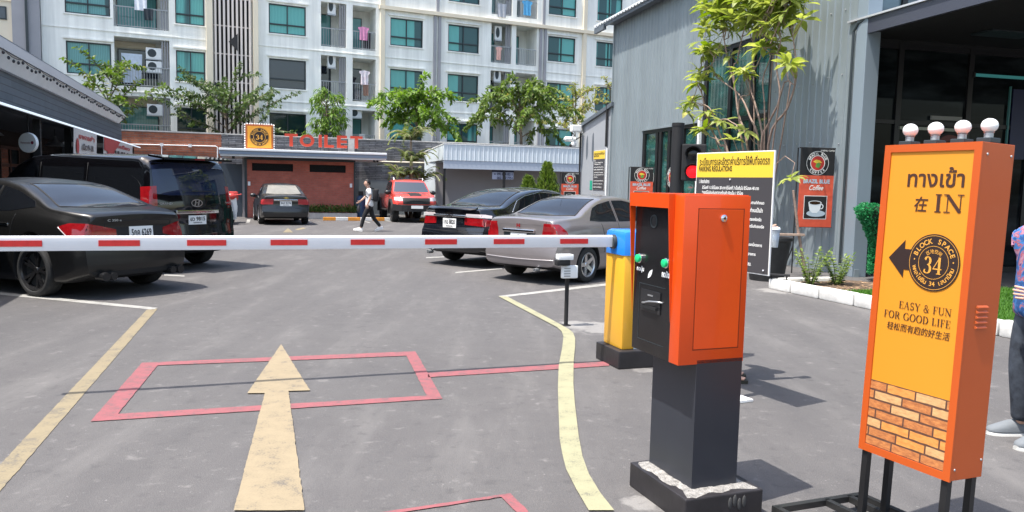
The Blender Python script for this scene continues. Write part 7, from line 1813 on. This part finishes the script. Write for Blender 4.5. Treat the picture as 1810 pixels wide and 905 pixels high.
# ================================================================== traffic light
TR = thing('traffic_light', 'black two lamp traffic light showing red on a round black post behind the kiosk', 'traffic light', (1.52, 7.35, 0), rad(-14))
b = MB(); b.lathe([(.0, 0), (.11, 0), (.11, .02), (.055, .025), (.055, 2.22), (.058, 2.22), (.058, 2.25), (0, 2.255)], n=24); b.build('post', M['matt_black'], TR, 40)
b = MB(); b.box(.045, .265, -.06, .06, 1.715, 2.055, .012); b.build('housing', M['matt_black'], TR)
b = MB(); b.box(.03, .06, -.02, .02, 1.85, 1.93); b.build('bracket', M['matt_black'], TR)
M['red_on'] = mat('lit_red_lamp', (.4, .005, .01), .3, emit=(.85, .010, .018), es=.75); M['lamp_off'] = mat('unlit_lamp', (.012, .012, .012), .15)
for z, m in ((1.96, M['lamp_off']), (1.80, M['red_on'])):
    b = MB(); b.lathe([(0, -.066), (.05, -.064), (.064, -.058), (.064, -.05)], (.150, 0, z), 'Y', 28); lp = b.build('lamp', m, TR, 40)
    if m is M['red_on']:
        b = MB()
        for k in range(-4, 5): b.box(.150 - (.064**2 - (k * .014)**2)**.5 + .004, .150 + (.064**2 - (k * .014)**2)**.5 - .004, -.0685, -.0675, z + k * .014 - .002, z + k * .014 + .002)
        b.build('led_row', mat('red_lamp_line', (.25, .005, .01), .3), lp)
    b = MB(); n = 22
    for k in range(n):
        a0, a1 = rad(-25 + 230 * k / n), rad(-25 + 230 * (k + 1) / n); q = lambda a, r_, y: (.150 + r_ * math.cos(a), y, z + r_ * math.sin(a))
        def dep(a): return -.06 - .10 * (.45 + .55 * max(0, math.sin(a)))
        b.poly((q(a0, .070, -.058), q(a1, .070, -.058), q(a1, .070, dep(a1)), q(a0, .070, dep(a0)))); b.poly((q(a0, .075, -.058), q(a0, .075, dep(a0)), q(a1, .075, dep(a1)), q(a1, .075, -.058)))
        b.poly((q(a0, .070, dep(a0)), q(a1, .070, dep(a1)), q(a1, .075, dep(a1)), q(a0, .075, dep(a0))))
    b.build('visor', M['matt_black'], lp)
# ================================================================== plate camera post
PC = thing('camera_post', 'thin black post with a white number plate camera and lamp box beside the yellow line', 'camera', (.655, 9.12, 0), rad(20))
b = MB(); b.lathe([(.0, 0), (.06, 0), (.06, .008), (.024, .01), (.024, .80), (0, .80)], n=16); b.build('post', M['matt_black'], PC, 40)
b = MB(); b.box(-.17, .02, -.13, -.028, .79, .855, .012); b.build('camera', M['white'], PC, 40)
b = MB(); b.box(-.185, -.02, -.125, -.033, .725, .788, .008); b.build('camera_window', M['matt_black'], PC, 40)
b = MB(); b.tube([(-.02, -.08, .78), (-.04, -.05, .70)], .015); b.build('bracket', M['white'], PC)
b = MB(); b.box(-.10, .10, -.085, -.03, .57, .72, .015); lb = b.build('lamp_box', M['white'], PC, 40)
b = MB()
for k in range(4): b.box(-.08, .0, -.088, -.084, .59 + k * .03, .605 + k * .03)
b.build('lamp_lines', M['steel'], lb)
# ================================================================== people
def skin_fig(name, chains, m, parent=None, sub=2):
    """one continuous tapered surface grown over a skeleton: chains of (point, radius) ; first point of a chain may be an index of an earlier joint"""
    verts = []; edges = []; rads = []
    for ch in chains:
        prev = None
        for it in ch:
            if isinstance(it, int): prev = it; continue
            p, r = it; verts.append(Vector(p)); rads.append(r); i = len(verts) - 1
            if prev is not None: edges.append((prev, i))
            prev = i
    me = bpy.data.meshes.new(name); me.from_pydata([tuple(v) for v in verts], edges, []); o = new_obj(name, me)
    md = o.modifiers.new('skin', 'SKIN'); md.use_smooth_shade = True; md.branch_smoothing = .3
    for i, sv in enumerate(me.skin_vertices[0].data):
        r = rads[i]; sv.radius = r if isinstance(r, tuple) else (r, r); sv.use_root = (i == 0)
    s2 = o.modifiers.new('sub', 'SUBSURF'); s2.levels = sub; s2.render_levels = sub
    dg = bpy.context.evaluated_depsgraph_get(); dg.update()
    m2 = bpy.data.meshes.new_from_object(o.evaluated_get(dg)); o.modifiers.clear(); o.data = m2
    m2.materials.clear(); m2.materials.append(m)
    for p in m2.polygons: p.use_smooth = True
    o.parent = parent; return o
def V3(*a): return Vector(a)
def head(mb, c, r, yaw, pitch=0.0):
    """skull with jaw, nose and ears; face looks along +x turned by yaw"""
    bm = bmesh.new(); bmesh.ops.create_uvsphere(bm, u_segments=28, v_segments=20, radius=1)
    for v in bm.verts:
        x, y, z = v.co
        w = .76 * (1 - .22 * max(0, -z) ** 1.4) * (1 - .05 * max(0, z)); xx = x * (.92 if x < 0 else .86); zz = z * 1.14
        if z < -.2 and x < 0: xx *= .80
        if x > 0 and z < 0: xx += .10 * (-z) * x
        if x > .4:                                            # brow, eye hollows, nose, mouth
            g = lambda cy, cz, sy, sz: math.exp(-((y - cy) / sy) ** 2 - ((z - cz) / sz) ** 2)
            xx += .20 * g(0, -.12, .13, .16) + .09 * g(0, .05, .10, .2) - .09 * (g(.30, .08, .16, .10) + g(-.30, .08, .16, .10)) + .05 * g(0, -.46, .25, .07) + .05 * g(0, -.72, .25, .14) + .04 * g(0, .28, .5, .12)
        v.co = Vector((xx, y * w, zz)) * r
    bmesh.ops.transform(bm, matrix=Matrix.Translation(c) @ Matrix.Rotation(yaw, 4, 'Z') @ Matrix.Rotation(pitch, 4, 'Y'), verts=bm.verts)
    mb.join(bm)
    R_ = Matrix.Translation(c) @ Matrix.Rotation(yaw, 4, 'Z')
    for s in (1, -1): mb.ball(R_ @ Vector((-.05 * r, s * .76 * r, -.02 * r)), .22 * r, (.6, .35, 1.0), 10, 8)
    return R_
def face_bits(R_, r, parent):
    b = MB()
    for s in (1, -1): b.ball(R_ @ Vector((.74 * r, s * .29 * r, .08 * r)), .075 * r, (.6, 1.3, .6), 10, 6)
    b.build('eyes', M['ink'], parent, 180)
    b = MB()
    for s in (1, -1): b.ball(R_ @ Vector((.80 * r, s * .30 * r, .25 * r)), .06 * r, (.5, 2.4, .45), 10, 6)
    b.build('eyebrows', M['hair'], parent, 180)
    b = MB(); b.ball(R_ @ Vector((.87 * r, 0, -.50 * r)), .07 * r, (.5, 2.4, .5), 12, 6); b.build('lips', mat('lips', (.36, .14, .12), .5), parent, 180)
def hair(parent, c, r, yaw, low=-.15, fringe=.34, thick=1.10):
    bm = bmesh.new(); bmesh.ops.create_uvsphere(bm, u_segments=28, v_segments=20, radius=1); rr = random.Random(5)
    kill = [v for v in bm.verts if (v.co.x > .05 and v.co.z < fringe + .30 * max(0, v.co.x)) or (v.co.x <= .05 and v.co.z < low - .35 * (v.co.x < -.5)) ]
    bmesh.ops.delete(bm, geom=kill, context='VERTS')
    for v in bm.verts:
        x, y, z = v.co; k = thick + rr.uniform(-.03, .04); v.co = Vector((x * .93, y * .80, z * 1.16)) * r * k
    bmesh.ops.transform(bm, matrix=Matrix.Translation(c) @ Matrix.Rotation(yaw, 4, 'Z'), verts=bm.verts)
    b = MB(); b.join(bm); o = b.build('hair', M['hair'], parent, 180)
    md = o.modifiers.new('s', 'SOLIDIFY'); md.thickness = .012; md.offset = -1; return o
def hand(o, d, side, curl, m, parent, s=1.0, palm_n=None, merge=None):
    """palm and five separate fingers. o wrist, d pointing direction, side = thumb direction, curl = finger bend towards palm normal"""
    d = d.normalized(); side = (side - d * side.dot(d)).normalized(); n = d.cross(side).normalized() if palm_n is None else palm_n
    chains = [[(o - d * .03 * s, (.022 * s, .028 * s)), (o + d * .02 * s, (.020 * s, .030 * s)), (o + d * .06 * s, (.014 * s, .038 * s)), (o + d * .085 * s, (.012 * s, .036 * s))]]
    idx = 4
    for k, (off, L) in enumerate(((.030, .072), (.010, .080), (-.011, .075), (-.031, .060))):
        base = o + d * .082 * s + side * off * s; dd = (d + side * off * 2.2).normalized(); p = base; ch = [3, (p, .0095 * s)]
        for j, f in enumerate((.42, .32, .26)):
            dd = (dd + n * curl * (.5 + .25 * j)).normalized(); p = p + dd * L * f * s; ch.append((p, (.0092 - .0012 * j) * s))
        chains.append(ch)
    p = o + d * .03 * s + side * .030 * s; dd = (d * .6 + side * .9 + n * curl * .5).normalized(); ch = [1, (p, .013 * s)]
    for f, r_ in ((.034, .011), (.03, .0095), (.022, .0075)):
        p = p + dd * f * s; ch.append((p, r_ * s)); dd = (dd + d * .45).normalized()
    chains.append(ch)
    return skin_fig('hand', chains, m, parent, 2)
def shoe(parent, heel, yaw, m_up, m_sole, L=.28, lift=0.0, pitch=0.0):
    R_ = Matrix.Translation(heel) @ Matrix.Rotation(yaw, 4, 'Z') @ Matrix.Rotation(pitch, 4, 'Y')
    prof = [(-.02, .034), (.0, .040), (.06, .040), (.14, .046), (.20, .048), (.25, .038), (.275, .018)]
    for nm, z0, hs, m, k in (('shoe_sole', 0, [.03] * 7, m_sole, 1.06), ('shoe', .028, [.075, .085, .085, .07, .048, .03, .012], m_up, 1.0)):
        b = MB(); rings = []
        for (x, w), h in zip(prof, hs):
            x = x * L / .28; ring = []
            for q in range(12):
                a = PI * q / 11; ring.append(b.bm.verts.new(R_ @ Vector((x, math.cos(a) * w * k * L / .28, z0 + math.sin(a) ** .7 * h * L / .28))))
            rings.append(ring)
        for i in range(6):
            for q in range(11): b.bm.faces.new((rings[i][q], rings[i][q + 1], rings[i + 1][q + 1], rings[i + 1][q]))
            b.bm.faces.new((rings[i][0], rings[i + 1][0], rings[i + 1][11], rings[i][11]))
        b.bm.faces.new(rings[0]); b.bm.faces.new(rings[-1]); b.build(nm, m, parent, 60)
# ---------------------------------------------------------------- student walking to the left
W1 = thing('person', 'person in white T-shirt and black trousers walking with a black backpack and white shoes', 'person', (-4.72, 25.7, 0), PI + rad(8))
WS = mat('white_shirt', (.74, .74, .75), .8, bump=(14, .4, .02)); BT = mat('black_trousers', (.012, .012, .014), .8); SHW = mat('white_shoe', (.75, .73, .70), .6)
# local +x is the walking direction, y to his left
hip = V3(0, 0, .90)
body = [[(V3(0, 0, .92), (.12, .15)), (V3(.0, 0, 1.08), (.11, .14)), (V3(.01, 0, 1.24), (.115, .16)), (V3(.02, 0, 1.36), (.10, .165)), (V3(.03, 0, 1.42), (.06, .08)), (V3(.05, 0, 1.49), .048), (V3(.065, 0, 1.56), .05)],
        [3, (V3(.02, .17, 1.36), .055), (V3(-.05, .215, 1.16), .043), (V3(.03, .235, .95), .033), (V3(.05, .235, .90), .026)],
        [3, (V3(.02, -.17, 1.36), .055), (V3(.10, -.215, 1.17), .043), (V3(.26, -.20, 1.02), .033), (V3(.30, -.19, .985), .026)],
        [0, (V3(.02, .085, .84), (.085, .085)), (V3(.17, .09, .50), .055), (V3(.26, .095, .14), .036), (V3(.28, .095, .09), .034)],
        [0, (V3(-.02, -.085, .84), (.085, .085)), (V3(-.10, -.09, .48), .055), (V3(-.34, -.095, .17), .036), (V3(-.37, -.095, .13), .034)]]
skin_fig('body', body, M['skin'], W1)
grow = lambda chs, k: [[it if isinstance(it, int) else (it[0], tuple(q * k + .006 for q in it[1]) if isinstance(it[1], tuple) else it[1] * k + .006) for it in ch] for ch in chs]
skin_fig('shirt', grow([[(V3(0, 0, .79), (.135, .16)), (V3(0, 0, .88), (.135, .16)), (V3(.0, 0, 1.06), (.125, .155)), (V3(.01, 0, 1.24), (.125, .17)), (V3(.02, 0, 1.36), (.108, .17)), (V3(.03, 0, 1.425), (.06, .075))], [4, (V3(.02, .18, 1.36), .064), (V3(-.03, .215, 1.19), .062)], [4, (V3(.02, -.18, 1.36), .064), (V3(.08, -.215, 1.21), .062)]], 1.03), WS, W1)
skin_fig('trousers', grow([[(V3(0, 0, 1.02), (.105, .135)), (V3(0, 0, .93), (.115, .145)), (V3(0, 0, .86), (.12, .15))], [2, (V3(.02, .085, .80), .095), (V3(.17, .09, .50), .068), (V3(.255, .095, .17), .052), (V3(.265, .095, .13), .05)], [2, (V3(-.02, -.085, .80), .095), (V3(-.10, -.09, .48), .068), (V3(-.32, -.095, .20), .052), (V3(-.35, -.095, .17), .05)]], 1.0), BT, W1)
b = MB(); hc = V3(.075, 0, 1.575); R_ = head(b, hc, .105, 0, .05); b.build('head', M['skin'], W1, 180); face_bits(R_, .105, W1); hair(W1, hc, .105, 0, -.1, .40, 1.14)
hand(V3(.05, .235, .90), V3(.15, 0, -1), V3(1, -.3, 0), .5, M['skin'], W1); hand(V3(.30, -.19, .985), V3(.7, .1, -.6), V3(.3, 1, .6), .6, M['skin'], W1)
shoe(W1, V3(.24, .095, 0), 0, SHW, SHW, .28, pitch=-.14); shoe(W1, V3(-.43, -.095, .075), 0, SHW, SHW, .28, pitch=.32)
b = MB(); b.box(-.30, -.12, -.15, .15, .98, 1.40, .06); bp2 = b.build('backpack', BT, W1, 60)
b = MB()
for s in (1, -1): b.tube([(-.13, s * .10, 1.40), (.02, s * .12, 1.46), (.14, s * .12, 1.32), (.12, s * .13, 1.15), (-.12, s * .13, 1.03)], .018, 6)
b.build('strap', BT, bp2, 180)
b = MB(); b.box(-.305, -.298, -.02, .03, 1.24, 1.32); b.build('badge', WS, bp2)
t = thing('plastic_bag', 'small dark umbrella bag held in the hand of the walking person', 'bag', tuple(W1.matrix_basis @ V3(.36, -.19, .72)), 0)
b = MB(); b.lathe([(.01, -.12), (.045, -.08), (.05, .05), (.02, .16), (.012, .20)], n=12); b.build('bag', mat('dark_bag', (.05, .05, .055), .5), t, 60)
b = MB(); b.tube([(0, 0, .2), (-.02, .01, .26)], .008); b.build('strap', M['matt_black'], t)
# ---------------------------------------------------------------- person half hidden behind the kiosk and the board
P2 = thing('person', 'person hidden behind the kiosk and board, showing sandals and a hand with a cup', 'person', (1.86, 6.68, 0), rad(-12))
DK = mat('dark_denim', (.02, .025, .035), .85, bump=(60, .3)); SH2 = mat('grey_shirt', (.16, .17, .2), .85)
body = [[(V3(0, 0, .90), (.12, .15)), (V3(0, 0, 1.08), (.12, .15)), (V3(0, 0, 1.24), (.12, .16)), (V3(0, 0, 1.35), (.10, .165)), (V3(.0, 0, 1.41), (.06, .08)), (V3(.01, 0, 1.47), .05), (V3(.02, 0, 1.54), .05)],
        [3, (V3(0, .17, 1.34), .055), (V3(-.06, .33, 1.14), .043), (V3(.06, .24, .99), .033), (V3(.09, .21, .98), .027)],
        [3, (V3(0, -.17, 1.34), .055), (V3(.02, -.22, 1.13), .043), (V3(.22, -.13, 1.27), .033), (V3(.25, -.12, 1.295), .027)],
        [0, (V3(0, .09, .82), .085), (V3(.02, .10, .47), .055), (V3(0, .10, .10), .036), (V3(0, .10, .06), .034)], [0, (V3(0, -.09, .82), .085), (V3(.02, -.10, .47), .055), (V3(.0, -.10, .10), .036), (V3(0, -.10, .06), .034)]]
skin_fig('body', body, M['skin'], P2)
skin_fig('shirt', grow([[(V3(0, 0, .76), (.14, .165)), (V3(0, 0, .84), (.14, .165)), (V3(.0, 0, 1.06), (.13, .16)), (V3(0, 0, 1.24), (.13, .17)), (V3(0, 0, 1.35), (.108, .172)), (V3(.0, 0, 1.415), (.06, .075))], [4, (V3(0, .18, 1.34), .064), (V3(-.045, .29, 1.19), .06)], [4, (V3(0, -.18, 1.34), .064), (V3(.015, -.215, 1.17), .06)]], 1.03), SH2, P2)
skin_fig('trousers', grow([[(V3(0, 0, 1.02), (.105, .135)), (V3(0, 0, .92), (.115, .145)), (V3(0, 0, .85), (.12, .15))], [2, (V3(0, .09, .78), .095), (V3(.02, .10, .47), .07), (V3(0, .10, .12), .055)], [2, (V3(0, -.09, .78), .095), (V3(.02, -.10, .47), .07), (V3(0, -.10, .12), .055)]], 1.0), DK, P2)
b = MB(); hc = V3(.03, 0, 1.555); R_ = head(b, hc, .105, 0); b.build('head', M['skin'], P2, 180); face_bits(R_, .105, P2); hair(P2, hc, .105, 0)
hand(V3(.25, -.12, 1.295), V3(.75, .55, .15), V3(-.3, .2, 1), .75, M['skin'], P2); hand(V3(.09, .21, .98), V3(.2, -.8, -.3), V3(.8, .2, .3), .3, M['skin'], P2)
SDL = mat('sandal_dark', (.03, .028, .02), .7)
for y in (.10, -.10):
    b = MB(); b.prism([(x, y + w, 0.002) for x, w in ((-.07, -.03), (-.07, .03), (.06, .035), (.14, .045), (.20, .03), (.20, -.03), (.14, -.045), (.06, -.035))], (0, 0, .028)); b.build('sandal', SDL, P2)
    chains = [[(V3(-.03, y, .065), .034), (V3(.03, y, .065), .036), (V3(.09, y, .05), (.024, .040)), (V3(.13, y, .042), (.016, .042))]]
    for k, o_ in enumerate((.03, .014, 0, -.014, -.027)): chains.append([3, (V3(.15, y + o_, .04), .010), (V3(.185 - .004 * k, y + o_ * 1.1, .037), .009)])
    skin_fig('foot', chains, M['skin'], P2)
    b = MB()
    for x0 in (.02, .10): b.tube([(x0, y - .045, .03), (x0 + .01, y - .03, .085 - x0 * .25), (x0 + .01, y + .03, .085 - x0 * .25), (x0, y + .045, .03)], .012, 6)
    b.build('sandal_strap', SDL, P2, 60)
t = thing('iced_coffee_cup', 'clear plastic cup of iced coffee held out beside the notice board', 'cup', tuple(P2.matrix_basis @ V3(.36, -.065, 1.20)), 0)
b = MB(); b.lathe([(.030, -.02), (.033, .05)], n=20); b.build('coffee', mat('iced_coffee', (.22, .09, .035), .2), t, 60)
b = MB(); b.lathe([(.031, -.03), (.043, .12), (.041, .12), (.030, -.026)], n=20); b.build('cup', mat('clear_plastic', (.75, .82, .88), .15, trans=.6, ior=1.2), t, 40)
b = MB(); b.lathe([(.0355, .035), (.040, .085), (.0402, .085), (.0357, .035)], n=20); b.build('label', mat('cup_label', (.55, .65, .78), .5), t)
b = MB(); b.lathe([(.046, .118), (.046, .126), (.038, .14), (0, .142)], n=20); b.build('lid', mat('cup_lid', (.72, .75, .8), .3), t, 40)
# ---------------------------------------------------------------- person at the right edge, hand on hip
P3 = thing('person', 'person in blue and pink patterned shirt and dark jeans standing hand on hip', 'person', (3.525, 5.14, 0), rad(190))
def hawaii():
    m = bpy.data.materials.new('patterned_shirt'); m.use_nodes = True; t = m.node_tree; bs = bsdf(m); tc = t.nodes.new('ShaderNodeTexCoord')
    n = t.nodes.new('ShaderNodeTexNoise'); n.inputs['Scale'].default_value = 9; n.inputs['Detail'].default_value = 5; n.inputs['Distortion'].default_value = 1.6; t.links.new(tc.outputs['Object'], n.inputs['Vector'])
    r = t.nodes.new('ShaderNodeValToRGB'); cr_ = r.color_ramp; cr_.interpolation = 'CONSTANT'
    cr_.elements[0].position = 0; cr_.elements[0].color = (.015, .07, .22, 1); cr_.elements[1].position = .46; cr_.elements[1].color = (.035, .15, .38, 1)
    for p, c in ((.52, (.30, .08, .12, 1)), (.56, (.36, .18, .24, 1)), (.62, (.09, .035, .15, 1))): e = cr_.elements.new(p); e.color = c
    t.links.new(n.outputs[0], r.inputs[0]); t.links.new(r.outputs[0], bs.inputs['Base Color']); bs.inputs['Roughness'].default_value = .8; return m
HW = hawaii(); JN = mat('dark_jeans', (.018, .023, .034), .85, var=(7, .45, (.07, .085, .11)), bump=(120, .25, .005)); GS = mat('grey_shoe', (.15, .165, .18), .8, bump=(160, .4, .004)); GSS = mat('white_sole', (.5, .5, .48), .6)
# local +x faces the viewer's left ; his right arm (y<0) is away, left arm on hip is towards the lane
body = [[(V3(0, 0, .93), (.13, .16)), (V3(0, 0, 1.12), (.125, .155)), (V3(0, 0, 1.30), (.13, .17)), (V3(0, 0, 1.41), (.105, .175)), (V3(.0, 0, 1.47), (.065, .085)), (V3(.01, 0, 1.54), .055), (V3(.02, 0, 1.61), .055)],
        [3, (V3(0, .18, 1.40), .06), (V3(-.02, .31, 1.16), .046), (V3(.145, .175, 1.02), .034), (V3(.165, .155, 1.01), .029)],
        [3, (V3(0, -.18, 1.40), .06), (V3(-.14, -.24, 1.16), .046), (V3(-.16, -.22, .92), .036), (V3(-.16, -.22, .88), .029)],
        [0, (V3(.02, .09, .85), .09), (V3(.06, .10, .49), .058), (V3(.02, .11, .12), .038), (V3(.02, .11, .08), .036)], [0, (V3(0, -.09, .85), .09), (V3(.02, -.10, .49), .058), (V3(-.02, -.11, .12), .038), (V3(-.02, -.11, .08), .036)]]
skin_fig('body', body, M['skin'], P3)
skin_fig('shirt', grow([[(V3(0, 0, .82), (.15, .178)), (V3(0, 0, .90), (.15, .178)), (V3(.0, 0, 1.08), (.145, .175)), (V3(0, 0, 1.28), (.145, .185)), (V3(0, 0, 1.40), (.115, .182)), (V3(.0, 0, 1.475), (.066, .08))], [4, (V3(0, .19, 1.40), .072), (V3(-.015, .265, 1.23), .07)], [4, (V3(0, -.19, 1.40), .072), (V3(-.08, -.225, 1.22), .07)]], 1.03), HW, P3)
skin_fig('jeans', grow([[(V3(0, 0, 1.05), (.115, .145)), (V3(0, 0, .95), (.125, .155)), (V3(0, 0, .88), (.13, .16))], [2, (V3(.02, .09, .80), .105), (V3(.06, .10, .49), .078), (V3(.03, .11, .16), .062), (V3(.03, .11, .10), .062)], [2, (V3(0, -.09, .80), .105), (V3(.02, -.10, .49), .078), (V3(-.02, -.11, .16), .062), (V3(-.02, -.11, .10), .062)]], 1.0), JN, P3)
b = MB(); hc = V3(.03, 0, 1.63); R_ = head(b, hc, .108, 0); b.build('head', M['skin'], P3, 180); face_bits(R_, .108, P3); hair(P3, hc, .108, 0)
hand(V3(.165, .155, 1.01), V3(.45, -.85, .05), V3(0, .1, 1), .12, M['skin'], P3, 1.05); hand(V3(-.16, -.22, .88), V3(.15, 0, -1), V3(1, .2, 0), .5, M['skin'], P3)
shoe(P3, V3(-.04, .12, 0), rad(6), GS, GSS, .30); shoe(P3, V3(-.10, -.12, 0), rad(-10), GS, GSS, .30)
